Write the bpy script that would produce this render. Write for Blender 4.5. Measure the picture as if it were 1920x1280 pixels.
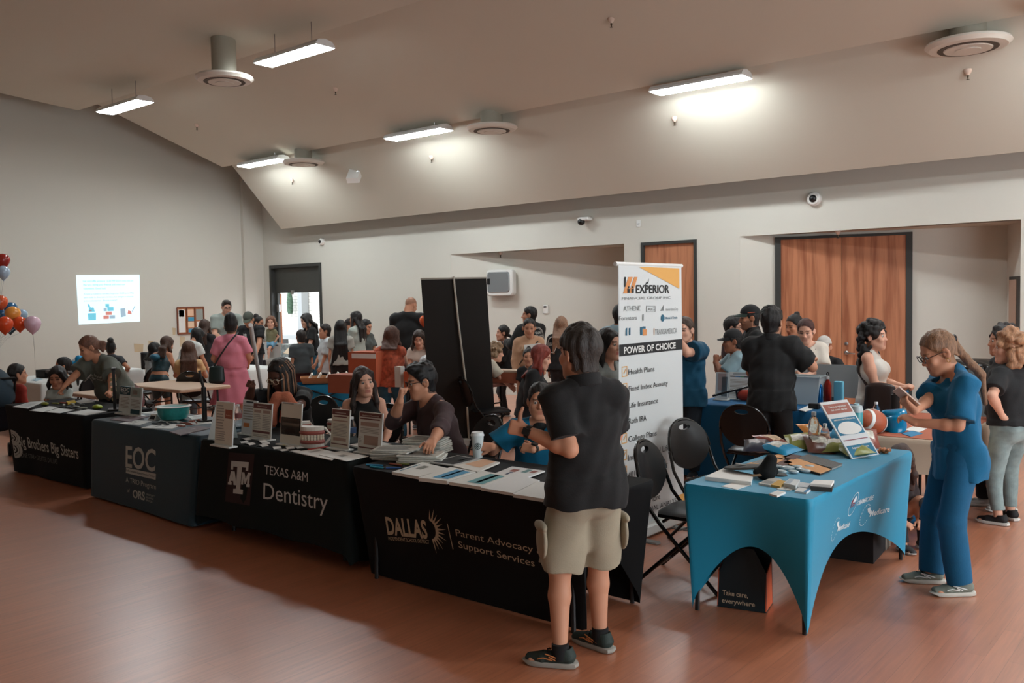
import bpy, math, random
import numpy as np
from mathutils import Vector, Matrix
random.seed(7)
S = bpy.context.scene
COL = S.collection
PI = math.pi
for _o in list(bpy.data.objects):
 bpy.data.objects.remove(_o)

# ------------------------------------------------------------------ camera
F_PX, YAW, PITCH, ROLL, CAM_H = 1675.79, math.radians(-39.6533), math.radians(-2.7591), math.radians(-1.0161), 1.8328
_f = np.array([math.sin(YAW)*math.cos(PITCH), math.cos(YAW)*math.cos(PITCH), math.sin(PITCH)])
_r0 = np.array([math.cos(YAW), -math.sin(YAW), 0.0]); _u0 = np.cross(_r0, _f)
CR = _r0*math.cos(ROLL) + _u0*math.sin(ROLL)
CU = -_r0*math.sin(ROLL) + _u0*math.cos(ROLL)
CF = _f
camd = bpy.data.cameras.new('camera'); cam = bpy.data.objects.new('camera', camd); COL.objects.link(cam)
camd.sensor_width = 36.0; camd.lens = 36.0*F_PX/1920.0; camd.clip_end = 200
cam.matrix_world = Matrix(((CR[0], CU[0], -CF[0], 0), (CR[1], CU[1], -CF[1], 0), (CR[2], CU[2], -CF[2], CAM_H), (0, 0, 0, 1)))
S.camera = cam

# ------------------------------------------------------------------ daylight, windows, exposure
W = bpy.data.worlds.new('World'); S.world = W; W.use_nodes = True
_bg = W.node_tree.nodes['Background']; _bg.inputs[0].default_value = (0.86, 0.93, 1.0, 1); _bg.inputs[1].default_value = 2.2
S.view_settings.view_transform = 'Standard'; S.view_settings.look = 'None'
S.view_settings.exposure = 0.85; S.view_settings.gamma = 1.0; S.view_settings.use_curve_mapping = False
LAMP_STRENGTH = 38.0          # ceiling luminaires
def window_light(name, loc, rot, sx, sy, power, col=(0.90, 0.96, 1.0)):
 d = bpy.data.lights.new(name, 'AREA'); d.shape = 'RECTANGLE'; d.size = sx; d.size_y = sy; d.energy = power; d.color = col
 o = bpy.data.objects.new(name, d); o.location = loc; o.rotation_euler = rot; COL.objects.link(o); return o
# daylight of the glazed side wall (right of the camera)
window_light('daylight', (5.55, 4.2, 1.75), (0, math.radians(90), 0), 2.6, 7.2, 170)

# ------------------------------------------------------------------ pixel helpers: a pixel of the photo as a ray from the camera's station point
def ray(px, py):
 return CF + CR*((px-960)/F_PX) - CU*((py-640)/F_PX)
def atz(px, py, z=0.0):
 d = ray(px, py); s = (z-CAM_H)/d[2]; return np.array([s*d[0], s*d[1], z])
def aty(px, py, Y):
 d = ray(px, py); s = Y/d[1]; return np.array([s*d[0], Y, CAM_H+s*d[2]])
def atx(px, py, X):
 d = ray(px, py); s = X/d[0]; return np.array([X, s*d[1], CAM_H+s*d[2]])
def atd(px, py, D):
 d = ray(px, py); s = D/math.hypot(d[0], d[1]); return np.array([s*d[0], s*d[1], CAM_H+s*d[2]])
# ------------------------------------------------------------------ materials
def srgb(r, g, b):
 f = lambda c: ((c/255.0)/12.92 if c/255.0 <= 0.04045 else ((c/255.0+0.055)/1.055)**2.4)
 return (f(r), f(g), f(b), 1.0)
MATS = {}
def mat(name, col, rough=0.6, metal=0.0, spec=0.5, noise=0.0, nscale=8.0, bump=0.0, bscale=60.0, emit=0.0, trans=0.0, ior=1.45, sheen=0.0, alpha=1.0, stretch=None):
 if name in MATS: return MATS[name]
 m = bpy.data.materials.new(name); m.use_nodes = True; nt = m.node_tree; b = nt.nodes['Principled BSDF']
 c = srgb(*col) if max(col) > 1.0 else (*col[:3], 1.0)
 b.inputs['Base Color'].default_value = c; b.inputs['Roughness'].default_value = rough; b.inputs['Metallic'].default_value = metal
 b.inputs['Specular IOR Level'].default_value = spec; b.inputs['IOR'].default_value = ior
 b.inputs['Transmission Weight'].default_value = trans; b.inputs['Alpha'].default_value = alpha
 if sheen: b.inputs['Sheen Weight'].default_value = sheen
 if emit: b.inputs['Emission Color'].default_value = c; b.inputs['Emission Strength'].default_value = emit
 if noise or bump:
  tc = nt.nodes.new('ShaderNodeTexCoord'); src = tc.outputs['Object']
  if stretch:
   mp = nt.nodes.new('ShaderNodeMapping'); mp.inputs['Scale'].default_value = stretch; nt.links.new(src, mp.inputs[0]); src = mp.outputs[0]
 if noise:
  n = nt.nodes.new('ShaderNodeTexNoise'); n.inputs['Scale'].default_value = nscale; n.inputs['Detail'].default_value = 5; nt.links.new(src, n.inputs[0])
  r = nt.nodes.new('ShaderNodeValToRGB'); r.color_ramp.elements[0].position = 0.3; r.color_ramp.elements[1].position = 0.7
  r.color_ramp.elements[0].color = tuple(x*(1-noise) for x in c[:3])+(1,); r.color_ramp.elements[1].color = tuple(min(1, x*(1+noise)) for x in c[:3])+(1,)
  nt.links.new(n.outputs[0], r.inputs[0]); nt.links.new(r.outputs[0], b.inputs['Base Color'])
 if bump:
  n2 = nt.nodes.new('ShaderNodeTexNoise'); n2.inputs['Scale'].default_value = bscale; n2.inputs['Detail'].default_value = 3; nt.links.new(src, n2.inputs[0])
  bp = nt.nodes.new('ShaderNodeBump'); bp.inputs['Strength'].default_value = bump; bp.inputs['Distance'].default_value = 0.01
  nt.links.new(n2.outputs[0], bp.inputs['Height']); nt.links.new(bp.outputs[0], b.inputs['Normal'])
 MATS[name] = m; return m
def attr_mat(name, rough=0.6, sheen=0.0, spec=0.4, bump=0.0, bscale=200.0, sss=0.0):
 if name in MATS: return MATS[name]
 m = mat(name, (0.5, 0.5, 0.5), rough=rough, spec=spec, sheen=sheen, bump=bump, bscale=bscale); nt = m.node_tree
 a = nt.nodes.new('ShaderNodeAttribute'); a.attribute_name = 'Col'; b = nt.nodes['Principled BSDF']
 nt.links.new(a.outputs['Color'], b.inputs['Base Color'])
 return m

# ------------------------------------------------------------------ objects
def tag(o, label=None, cat=None, group=None, kind=None):
 if label: o['label'] = label
 if cat: o['category'] = cat
 if group: o['group'] = group
 if kind: o['kind'] = kind
 return o
def empty(name, loc=(0, 0, 0), rz=0.0, label=None, cat=None, group=None):
 o = bpy.data.objects.new(name, None); o.empty_display_size = 0.1; o.location = loc; o.rotation_euler = (0, 0, rz); COL.objects.link(o)
 return tag(o, label, cat, group)
def link(name, me, m=None, parent=None, loc=None, rz=None):
 o = bpy.data.objects.new(name, me); COL.objects.link(o)
 if m is not None:
  for x in (m if isinstance(m, (list, tuple)) else [m]): me.materials.append(x)
 if parent is not None: o.parent = parent
 if loc is not None: o.location = loc
 if rz is not None: o.rotation_euler = (0, 0, rz)
 return o
def copy_tree(o, parent=None):
 c = o.copy(); COL.objects.link(c)
 if parent is not None: c.parent = parent
 for ch in list(o.children): copy_tree(ch, c)
 return c
def frame_to(d, up=(0, 0, 1)):
 z = np.array(d, float); z /= np.linalg.norm(z); u = np.array(up, float)
 if abs(z@u) > 0.98*np.linalg.norm(u): u = np.array([1.0, 0, 0]) if abs(z[0]) < 0.9 else np.array([0, 1.0, 0])
 x = np.cross(u, z); x /= np.linalg.norm(x); y = np.cross(z, x); return x, y, z
class MB:
 def __init__(s): s.v = []; s.f = []; s.m = []; s.mi = 0; s.T = None
 def add(s, vs, fs):
  b = len(s.v)
  if s.T is not None: vs = [tuple(s.T @ Vector(v)) for v in vs]
  s.v += [tuple(float(c) for c in v) for v in vs]; s.f += [tuple(i+b for i in f) for f in fs]; s.m += [s.mi]*len(fs); return s
 def box(s, x0, x1, y0, y1, z0, z1):
  return s.add([(x0, y0, z0), (x1, y0, z0), (x1, y1, z0), (x0, y1, z0), (x0, y0, z1), (x1, y0, z1), (x1, y1, z1), (x0, y1, z1)],
                     [(0, 3, 2, 1), (4, 5, 6, 7), (0, 1, 5, 4), (1, 2, 6, 5), (2, 3, 7, 6), (3, 0, 4, 7)])
 def rbox(s, x0, x1, y0, y1, z0, z1, r=0.01, n=3):      # box with rounded vertical edges and softened top/bottom
  pts = []
  for cx, cy, a0 in ((x1-r, y1-r, 0), (x0+r, y1-r, PI/2), (x0+r, y0+r, PI), (x1-r, y0+r, 1.5*PI)):
   for k in range(n+1):
    a = a0+k*PI/2/n; pts.append((cx, cy, math.cos(a), math.sin(a)))
  e = min(r, (z1-z0)*0.45)*0.5; rings = [(z0, r-e), (z0+e, r), (z1-e, r), (z1, r-e)]; vs = []; N = len(pts)
  for z, rr in rings:
   vs += [(cx+ca*rr, cy+sa*rr, z) for cx, cy, ca, sa in pts]
  fs = [(i*N+j, i*N+(j+1) % N, (i+1)*N+(j+1) % N, (i+1)*N+j) for i in range(3) for j in range(N)]
  fs.append(tuple(reversed(range(N)))); fs.append(tuple(range(3*N, 4*N))); return s.add(vs, fs)
 def obox(s, c, ax, hx, hy, hz):                      # oriented box; ax = three unit axes
  c = np.array(c, float); A = [np.array(a, float) for a in ax]; vs = []
  for k in (-1, 1):
   for i, j in ((-1, -1), (1, -1), (1, 1), (-1, 1)): vs.append(c+A[0]*hx*i+A[1]*hy*j+A[2]*hz*k)
  return s.add(vs, [(0, 3, 2, 1), (4, 5, 6, 7), (0, 1, 5, 4), (1, 2, 6, 5), (2, 3, 7, 6), (3, 0, 4, 7)])
 def bar(s, a, b, w, h=None, up=(0, 0, 1)):
  a = np.array(a, float); b = np.array(b, float); x, y, z = frame_to(b-a, up); L = np.linalg.norm(b-a)
  return s.obox((a+b)/2, (x, y, z), w/2, (h or w)/2, L/2)
 def tube(s, pts, r, n=8, caps=True, closed=False):
  P = [np.array(p, float) for p in pts]; R = list(r) if hasattr(r, '__len__') else [r]*len(P); K = len(P); vs = []; x = None
  for i in range(K):
   if closed: t = P[(i+1) % K]-P[i-1]
   else: t = P[min(i+1, K-1)]-P[max(i-1, 0)]
   t = t/(np.linalg.norm(t)+1e-12)
   if x is None: x, y, _ = frame_to(t)
   else:
    x = x-t*(x@t); x /= (np.linalg.norm(x)+1e-12); y = np.cross(t, x)
   y = np.cross(t, x)
   vs += [P[i]+(x*math.cos(2*PI*k/n)+y*math.sin(2*PI*k/n))*R[i] for k in range(n)]
  fs = []
  for i in range(K if closed else K-1):
   j = (i+1) % K
   fs += [(i*n+k, i*n+(k+1) % n, j*n+(k+1) % n, j*n+k) for k in range(n)]
  if caps and not closed: fs += [tuple(reversed(range(n))), tuple(range((K-1)*n, K*n))]
  return s.add(vs, fs)
 def lathe(s, prof, n=24, c=(0, 0, 0), ax=None):      # prof: list of (r, z)
  vs = []; X, Y, Z = ax if ax is not None else (np.array([1., 0, 0]), np.array([0, 1., 0]), np.array([0, 0, 1.])); c = np.array(c, float)
  for r, z in prof:
   vs += [c+(X*math.cos(2*PI*k/n)+Y*math.sin(2*PI*k/n))*r+Z*z for k in range(n)]
  fs = [(i*n+k, i*n+(k+1) % n, (i+1)*n+(k+1) % n, (i+1)*n+k) for i in range(len(prof)-1) for k in range(n)]
  fs += [tuple(reversed(range(n))), tuple(range((len(prof)-1)*n, len(prof)*n))]; return s.add(vs, fs)
 def ell(s, c, rx, ry, rz, n=14, m=9, ax=None):
  X, Y, Z = ax if ax is not None else (np.array([1., 0, 0]), np.array([0, 1., 0]), np.array([0, 0, 1.])); c = np.array(c, float); vs = [c-Z*rz]
  for i in range(1, m):
   a = -PI/2+PI*i/m
   vs += [c+X*rx*math.cos(a)*math.cos(2*PI*k/n)+Y*ry*math.cos(a)*math.sin(2*PI*k/n)+Z*rz*math.sin(a) for k in range(n)]
  vs.append(c+Z*rz); fs = [(0, 1+(k+1) % n, 1+k) for k in range(n)]
  for i in range(m-2): fs += [(1+i*n+k, 1+i*n+(k+1) % n, 1+(i+1)*n+(k+1) % n, 1+(i+1)*n+k) for k in range(n)]
  t = len(vs)-1; fs += [(t, 1+(m-2)*n+k, 1+(m-2)*n+(k+1) % n) for k in range(n)]; return s.add(vs, fs)
 def prism(s, poly, z0, z1):                          # polygon in XY extruded in Z
  n = len(poly); vs = [(x, y, z0) for x, y in poly]+[(x, y, z1) for x, y in poly]
  return s.add(vs, [tuple(reversed(range(n))), tuple(range(n, 2*n))]+[(i, (i+1) % n, n+(i+1) % n, n+i) for i in range(n)])
 def grid(s, fn, nu, nv):                              # surface fn(u,v)
  vs = [fn(i/nu, j/nv) for j in range(nv+1) for i in range(nu+1)]
  return s.add(vs, [(j*(nu+1)+i, j*(nu+1)+i+1, (j+1)*(nu+1)+i+1, (j+1)*(nu+1)+i) for j in range(nv) for i in range(nu)])
 def mesh(s, name, smooth=True, angle=35):
  me = bpy.data.meshes.new(name); me.from_pydata(s.v, [], s.f); me.update()
  if any(s.m): me.polygons.foreach_set('material_index', s.m)
  if smooth:
   me.polygons.foreach_set('use_smooth', [True]*len(s.f))
   try: me.set_sharp_from_angle(angle=math.radians(angle))
   except Exception: pass
  return me
 def build(s, name, m, parent=None, loc=None, rz=None, smooth=True, angle=35):
  return link(name, s.mesh(name, smooth, angle), m, parent, loc, rz)
_txt_cache = {}
def text_mesh(body, bold=0.0):
 k = (body, bold)
 if k not in _txt_cache:
  cu = bpy.data.curves.new('lettering', 'FONT'); cu.body = body; cu.size = 1.0; cu.offset = bold; cu.resolution_u = 3; cu.align_x = 'LEFT'
  o = bpy.data.objects.new('lettering', cu); COL.objects.link(o); bpy.context.view_layer.update()
  me = bpy.data.meshes.new_from_object(o.evaluated_get(bpy.context.evaluated_depsgraph_get())); bpy.data.objects.remove(o)
  n = len(me.vertices); a = np.zeros(n*3); me.vertices.foreach_get('co', a); a = a.reshape(-1, 3)
  fs = [tuple(p.vertices) for p in me.polygons]; bpy.data.meshes.remove(me); _txt_cache[k] = (a, fs)
 return _txt_cache[k]
def put_text(mb, body, org, xd, yd, width=None, height=None, bold=0.0, lift=0.0015, surf=None):
 """lettering printed on a plane: org = lower left, xd/yd = unit directions; height = cap height"""
 a, fs = text_mesh(body, bold)
 if not len(a): return mb
 lo = a.min(0); hi = a.max(0); cap = 0.73
 sy = (height/cap) if height else None
 sx = (width/(hi[0]-lo[0])) if width else sy
 if sy is None: sy = sx
 xd = np.array(xd, float); yd = np.array(yd, float); nd = np.cross(xd, yd); org = np.array(org, float)
 uv = np.stack([(a[:, 0]-lo[0])*sx, a[:, 1]*sy], 1)
 P = org+uv[:, :1]*xd+uv[:, 1:2]*yd+nd*lift
 if surf is not None: P = np.array([surf(p) for p in P])
 mb.add(P.tolist(), fs); return mb
def put_rect(mb, org, xd, yd, x0, x1, y0, y1, lift=0.001):
 org = np.array(org, float); xd = np.array(xd, float); yd = np.array(yd, float); n = np.cross(xd, yd)
 mb.add([org+xd*x+yd*y+n*lift for x, y in ((x0, y0), (x1, y0), (x1, y1), (x0, y1))], [(0, 1, 2, 3)]); return mb
def put_poly(mb, org, xd, yd, pts, lift=0.001):
 org = np.array(org, float); xd = np.array(xd, float); yd = np.array(yd, float); n = np.cross(xd, yd)
 mb.add([org+xd*x+yd*y+n*lift for x, y in pts], [tuple(range(len(pts)))]); return mb
def disc_pts(cx, cy, r, ry=None, n=24, a0=0, a1=2*PI):
 ry = ry or r; k = n if abs(a1-a0-2*PI) < 1e-6 else n+1
 return [(cx+r*math.cos(a0+(a1-a0)*i/n), cy+ry*math.sin(a0+(a1-a0)*i/n)) for i in range(k)]
def put_arc(mb, org, xd, yd, cx, cy, r0, r1, a0, a1, n=20, lift=0.001, sx=1.0):
 org = np.array(org, float); xd = np.array(xd, float); yd = np.array(yd, float); nn = np.cross(xd, yd); vs = []
 for i in range(n+1):
  a = a0+(a1-a0)*i/n
  for r in (r0, r1): vs.append(org+xd*(cx+sx*r*math.cos(a))+yd*(cy+r*math.sin(a))+nn*lift)
 mb.add(vs, [(2*i, 2*i+1, 2*i+3, 2*i+2) for i in range(n)]); return mb
# ------------------------------------------------------------------ room
M_WALL = mat('wall_paint', (202, 200, 190), rough=0.75, bump=0.03, bscale=220)
M_CEIL = mat('ceiling_paint', (198, 194, 180), rough=0.8, bump=0.02, bscale=200)
M_DARKFR = mat('dark_frame', (52, 54, 52), rough=0.5)
M_WHITE = mat('white_plastic', (222, 222, 218), rough=0.4)
M_STEEL = mat('brushed_steel', (165, 165, 165), rough=0.3, metal=1.0)
M_BLACK = mat('black_plastic', (16, 16, 17), rough=0.4)
M_PAPER = mat('white_paper', (226, 226, 222), rough=0.8)
def floor_mat():
 m = bpy.data.materials.new('plank_floor'); m.use_nodes = True; nt = m.node_tree; L = nt.links.new; b = nt.nodes['Principled BSDF']
 tc = nt.nodes.new('ShaderNodeTexCoord'); mp = nt.nodes.new('ShaderNodeMapping'); mp.inputs['Rotation'].default_value = (0, 0, PI/2); L(tc.outputs['Object'], mp.inputs[0])
 br = nt.nodes.new('ShaderNodeTexBrick'); br.offset = 0.37; br.inputs['Scale'].default_value = 1.0; br.inputs['Mortar Size'].default_value = 0.0015; br.inputs['Mortar Smooth'].default_value = 0.4
 br.inputs['Brick Width'].default_value = 1.22; br.inputs['Row Height'].default_value = 0.1; br.inputs['Bias'].default_value = 0.0
 br.inputs['Color1'].default_value = srgb(188, 118, 84); br.inputs['Color2'].default_value = srgb(198, 127, 92); br.inputs['Mortar'].default_value = srgb(162, 100, 70)
 L(mp.outputs[0], br.inputs[0])
 m2 = nt.nodes.new('ShaderNodeMapping'); m2.inputs['Scale'].default_value = (26, 1.3, 1); L(tc.outputs['Object'], m2.inputs[0])
 n = nt.nodes.new('ShaderNodeTexNoise'); n.inputs['Scale'].default_value = 1.6; n.inputs['Detail'].default_value = 7; n.inputs['Roughness'].default_value = 0.62; L(m2.outputs[0], n.inputs[0])
 r = nt.nodes.new('ShaderNodeValToRGB'); r.color_ramp.elements[0].position = 0.34; r.color_ramp.elements[0].color = (0.80, 0.74, 0.70, 1); r.color_ramp.elements[1].position = 0.66; r.color_ramp.elements[1].color = (1.12, 1.1, 1.08, 1)
 L(n.outputs[0], r.inputs[0]); mx = nt.nodes.new('ShaderNodeMix'); mx.data_type = 'RGBA'; mx.blend_type = 'MULTIPLY'; mx.inputs[0].default_value = 0.85
 L(br.outputs[0], mx.inputs[6]); L(r.outputs[0], mx.inputs[7]); L(mx.outputs[2], b.inputs['Base Color'])
 rr = nt.nodes.new('ShaderNodeMapRange'); rr.inputs[3].default_value = 0.24; rr.inputs[4].default_value = 0.36; L(n.outputs[0], rr.inputs[0]); L(rr.outputs[0], b.inputs['Roughness'])
 b.inputs['IOR'].default_value = 1.6; b.inputs['Coat Weight'].default_value = 1.0; b.inputs['Coat Roughness'].default_value = 0.40; b.inputs['Coat IOR'].default_value = 1.7
 bp = nt.nodes.new('ShaderNodeBump'); bp.inputs['Strength'].default_value = 0.08; bp.inputs['Distance'].default_value = 0.004; L(n.outputs[0], bp.inputs['Height']); L(bp.outputs[0], b.inputs['Normal'])
 return m
def wood_mat(name, c1, c2, sx=22.0, sz=1.1, rough=0.42):
 m = bpy.data.materials.new(name); m.use_nodes = True; nt = m.node_tree; L = nt.links.new; b = nt.nodes['Principled BSDF']
 tc = nt.nodes.new('ShaderNodeTexCoord'); mp = nt.nodes.new('ShaderNodeMapping'); mp.inputs['Scale'].default_value = (sx, sx, sz); L(tc.outputs['Object'], mp.inputs[0])
 n = nt.nodes.new('ShaderNodeTexNoise'); n.inputs['Scale'].default_value = 1.0; n.inputs['Detail'].default_value = 8; n.inputs['Distortion'].default_value = 0.9; L(mp.outputs[0], n.inputs[0])
 m2 = nt.nodes.new('ShaderNodeMapping'); m2.inputs['Scale'].default_value = (4.0, 4.0, 0.45); L(tc.outputs['Object'], m2.inputs[0])
 w = nt.nodes.new('ShaderNodeTexWave'); w.wave_type = 'RINGS'; w.inputs['Scale'].default_value = 1.3; w.inputs['Distortion'].default_value = 5.5; w.inputs['Detail'].default_value = 3; L(m2.outputs[0], w.inputs[0])
 ad = nt.nodes.new('ShaderNodeMath'); ad.operation = 'MULTIPLY_ADD'; ad.inputs[1].default_value = 0.35; L(w.outputs[1], ad.inputs[0]); L(n.outputs[0], ad.inputs[2])
 r = nt.nodes.new('ShaderNodeValToRGB'); r.color_ramp.elements[0].position = 0.38; r.color_ramp.elements[0].color = srgb(*c1); r.color_ramp.elements[1].position = 0.82; r.color_ramp.elements[1].color = srgb(*c2)
 L(ad.outputs[0], r.inputs[0]); L(r.outputs[0], b.inputs['Base Color']); b.inputs['Roughness'].default_value = rough
 return m
M_OAK = wood_mat('oak_veneer', (142, 84, 56), (182, 122, 88))
def unit3(v): return v/np.linalg.norm(v)
def struct(name, mb, m, parent=None, smooth=False):
 o = mb.build(name, m, parent, smooth=smooth)
 if parent is None: o['kind'] = 'structure'
 return o
RK = 1.109; XL, YB, XR, YF, ZT = -16.55*RK, 11.5*RK, 5.2, -6.0, 7.6
sz = lambda z: CAM_H+(z-CAM_H)*RK
struct('floor', MB().box(XL-0.3, XR+0.3, YF-0.3, YB+1.6, -0.12, 0), floor_mat())
# left wall with its shallow furring at the back corner
wl = MB().box(XL-0.2, XL, YF, YB+0.2, 0, ZT); struct('wall_left', wl, M_WALL)
_pY = atx(457, 600, XL)[1]
struct('trim_1', MB().box(XL, XL+0.10, _pY, YB, 0, ZT), M_WALL)
# back wall with openings
dL0, dL1 = aty(507, 520, YB)[0], aty(603, 520, YB)[0]
a10, a11 = aty(845, 478, YB)[0], aty(1170, 459, YB)[0]
dS0, dS1 = aty(1203, 500, YB)[0], aty(1307, 500, YB)[0]
a20, a21 = aty(1387, 447, YB)[0], aty(1914.5, 415, YB)[0]
ZD = sz(2.625)
wb = MB(); xs = [XL-0.2, dL0, dL1, a10, a11, dS0, dS1, a20, a21, XR+0.2]
for i in range(0, len(xs)-1, 2): wb.box(xs[i], xs[i+1], YB, YB+0.2, 0, ZD)
wb.box(XL-0.2, XR+0.2, YB, YB+0.2, ZD, ZT)
struct('wall_back', wb, M_WALL)
# wedge alcoves: angled wall, end wall, ceiling
def alcove(x0, x1, dp, xr, n):
 w = MB(); w.add([(x0, YB+0.005, 0), (xr, YB+dp, 0), (xr, YB+dp, ZD+0.05), (x0, YB+0.005, ZD+0.05), (x0, YB+0.25, 0), (xr, YB+dp+0.2, 0), (xr, YB+dp+0.2, ZD+0.05), (x0, YB+0.25, ZD+0.05)],
          [(0, 1, 2, 3), (5, 4, 7, 6), (0, 3, 7, 4), (1, 5, 6, 2), (3, 2, 6, 7), (0, 4, 5, 1)])
 struct('wall_alcove' if n == 1 else 'wall_recess', w, M_WALL)
 e = MB().add([(x1, YB+0.19, 0), (xr, YB+dp, 0), (xr+0.18, YB+dp+0.05, 0), (x1+0.2, YB+0.19, 0)]+[(x1, YB+0.19, ZD+0.05), (xr, YB+dp, ZD+0.05), (xr+0.18, YB+dp+0.05, ZD+0.05), (x1+0.2, YB+0.19, ZD+0.05)],
          [(0, 3, 2, 1), (4, 5, 6, 7), (0, 1, 5, 4), (1, 2, 6, 5), (2, 3, 7, 6), (3, 0, 4, 7)])
 struct('wall_alcove_end' if n == 1 else 'wall_recess_end', e, M_WALL)
 struct('ceiling_alcove' if n == 1 else 'ceiling_recess', MB().add([(x0, YB+0.1, ZD), (x1+0.1, YB+0.1, ZD), (xr+0.1, YB+dp+0.1, ZD), (x0, YB+0.1, ZD+0.06), (x1+0.1, YB+0.1, ZD+0.06), (xr+0.1, YB+dp+0.1, ZD+0.06)],
          [(0, 2, 1), (3, 4, 5), (0, 1, 4, 3), (1, 2, 5, 4), (2, 0, 3, 5)]), M_CEIL)
 d = np.array([xr-x0, dp, 0.0]); L = np.linalg.norm(d); return np.array([x0, YB+0.005, 0.0]), d/L, np.array([d[1], -d[0], 0.0])/L, L
A1 = alcove(a10, a11, 0.90, a11+0.02, 1)
A2 = alcove(a20, a21, 1.05, a21-0.35, 2)
def on_alcove(A, px, py):                               # ray onto an angled wall: distance along it, height
 o, u, n, L = A; d = ray(px, py); C = np.array([0, 0, CAM_H]); s = ((o-C)@n)/(d@n); p = C+d*s; return (p-o)@u, p[2]
# unseen walls closing the hall, the right one glazed
wr = MB().box(XR, XR+0.2, YF, 0.4, 0, ZT); wr.box(XR, XR+0.2, 8.0, YB+0.2, 0, ZT); wr.box(XR, XR+0.2, 0.4, 8.0, 0, 0.35); wr.box(XR, XR+0.2, 0.4, 8.0, 3.1, ZT)
struct('wall_right', wr, M_WALL)
wf = MB()
for k in range(6): wf.box(XR+0.04, XR+0.12, 0.4+k*1.5, 0.48+k*1.5, 0.35, 3.1)
wf.box(XR+0.04, XR+0.12, 0.4, 8.0, 0.35, 0.43); wf.box(XR+0.04, XR+0.12, 0.4, 8.0, 3.02, 3.1); struct('window_1', wf, M_DARKFR)
struct('wall_front', MB().box(XL-0.2, XR+0.2, YF-0.2, YF, 0, ZT), M_WALL)
struct('ceiling', MB().box(XL-0.3, XR+0.3, YF-0.3, YB+0.3, ZT, ZT+0.15), M_CEIL)
M_BASE = mat('baseboard', (66, 62, 58), rough=0.6)
for i in range(0, len(xs)-1, 2):
 pass
bb = MB()
for i in range(0, len(xs)-1, 2): bb.box(max(xs[i], XL), min(xs[i+1], XR), YB-0.012, YB, 0, 0.1)
struct('baseboard_back', bb, M_BASE); struct('baseboard_left', MB().box(XL, XL+0.012, YF, _pY, 0, 0.1), M_BASE)
# stepped ceiling panels: (y_front, z_front, y_back, z_back)
PAN = [(YF, sz(6.05), 7.08*RK, sz(5.11)), (6.85*RK, sz(5.46), 9.79*RK, sz(4.44)), (9.62*RK, sz(4.90), 11.10*RK, sz(3.325))]
XP0 = -15.24*RK
for i, (y0, z0, y1, z1) in enumerate(PAN):
 n = np.array([-(z1-z0), y1-y0]); n = n/np.linalg.norm(n)*0.12
 pr = [(y0, z0), (y1, z1), (y1+n[0]*0.2, z1+n[1]), (y0+n[0], z0+n[1])]
 b = MB(); b.add([(XP0, y, z) for y, z in pr]+[(XR, y, z) for y, z in pr], [(0, 1, 2, 3), (7, 6, 5, 4), (0, 4, 5, 1), (1, 5, 6, 2), (2, 6, 7, 3), (3, 7, 4, 0)])
 struct('ceiling_panel', b, M_CEIL)
def on_panel(i, px, py):
 y0, z0, y1, z1 = PAN[i]; d = ray(px, py); k = (z1-z0)/(y1-y0)
 s = (z0-k*y0-CAM_H)/(d[2]-k*d[1]); return np.array([s*d[0], s*d[1], CAM_H+s*d[2]])
def panel_z(i, y):
 y0, z0, y1, z1 = PAN[i]; return z0+(z1-z0)*(y-y0)/(y1-y0)

# ------------------------------------------------------------------ luminaires
M_LAMP = mat('lamp_diffuser', (240, 247, 250), emit=LAMP_STRENGTH)
M_LHOUS = mat('lamp_housing', (214, 216, 214), rough=0.4)
def luminaire(name_label, x, y, z, zt, rods=True):
 t = empty('ceiling_light', (x, y, z), 0, name_label, 'ceiling light', 'linear ceiling lights')
 L, w = 0.68, 0.155; h = MB()
 prof = [(-w, 0), (-w, 0.03), (-w*0.7, 0.075), (0, 0.095), (w*0.7, 0.075), (w, 0.03), (w, 0)]
 vs = [(sx*L, py, pz) for sx in (-1, 1) for py, pz in prof]; n = len(prof)
 h.add(vs, [tuple(range(n)), tuple(reversed(range(n, 2*n)))]+[(i, n+i, n+i+1, i+1) for i in range(n-1)]); h.build('housing', M_LHOUS, t, smooth=False)
 MB().box(-L+0.02, L-0.02, -w+0.02, w-0.02, -0.012, 0.004).build('diffuser', M_LAMP, t, smooth=False)
 for sx in (-0.4, 0.4): MB().tube([(sx, 0, 0.09), (sx, 0, zt-z)], 0.006, 6).build('hanger_rod', M_STEEL, t)
 return t
_fx = [(-8.97, 'linear ceiling light nearest the round vent at the upper left'), (-13.1, 'linear ceiling light at the far left by the left wall')]
for x, l in _fx: luminaire(l, x*RK, 6.78*RK, sz(4.80), panel_z(1, 6.95*RK))
for (px, py), l in (((493, 306), 'small far linear ceiling light beside a round vent above the exit door'), ((783, 252.5), 'linear ceiling light in the middle of the far row'), ((1311, 160), 'long linear ceiling light on the right over the wood doors')):
 p = atz(px, py, sz(4.34)); luminaire(l, p[0], p[1], sz(4.34), panel_z(1, min(p[1], 9.7*RK)))
for x in (-0.7, 3.3): luminaire('added linear light out of view over the near tables', x*RK, 6.78*RK, sz(4.80), panel_z(1, 6.95*RK))  # invented luminaires out of view, added to light the right side
for x in (-0.9, 3.2): luminaire('linear ceiling light over the back right corner', x*RK, 9.45*RK, sz(4.34), panel_z(1, 9.45*RK))
M_DISC = mat('vent_white', (205, 200, 190), rough=0.5); M_DUCT = mat('duct_metal', (150, 146, 132), rough=0.6); M_VDARK = mat('vent_slot', (74, 64, 54), rough=0.7)
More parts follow.
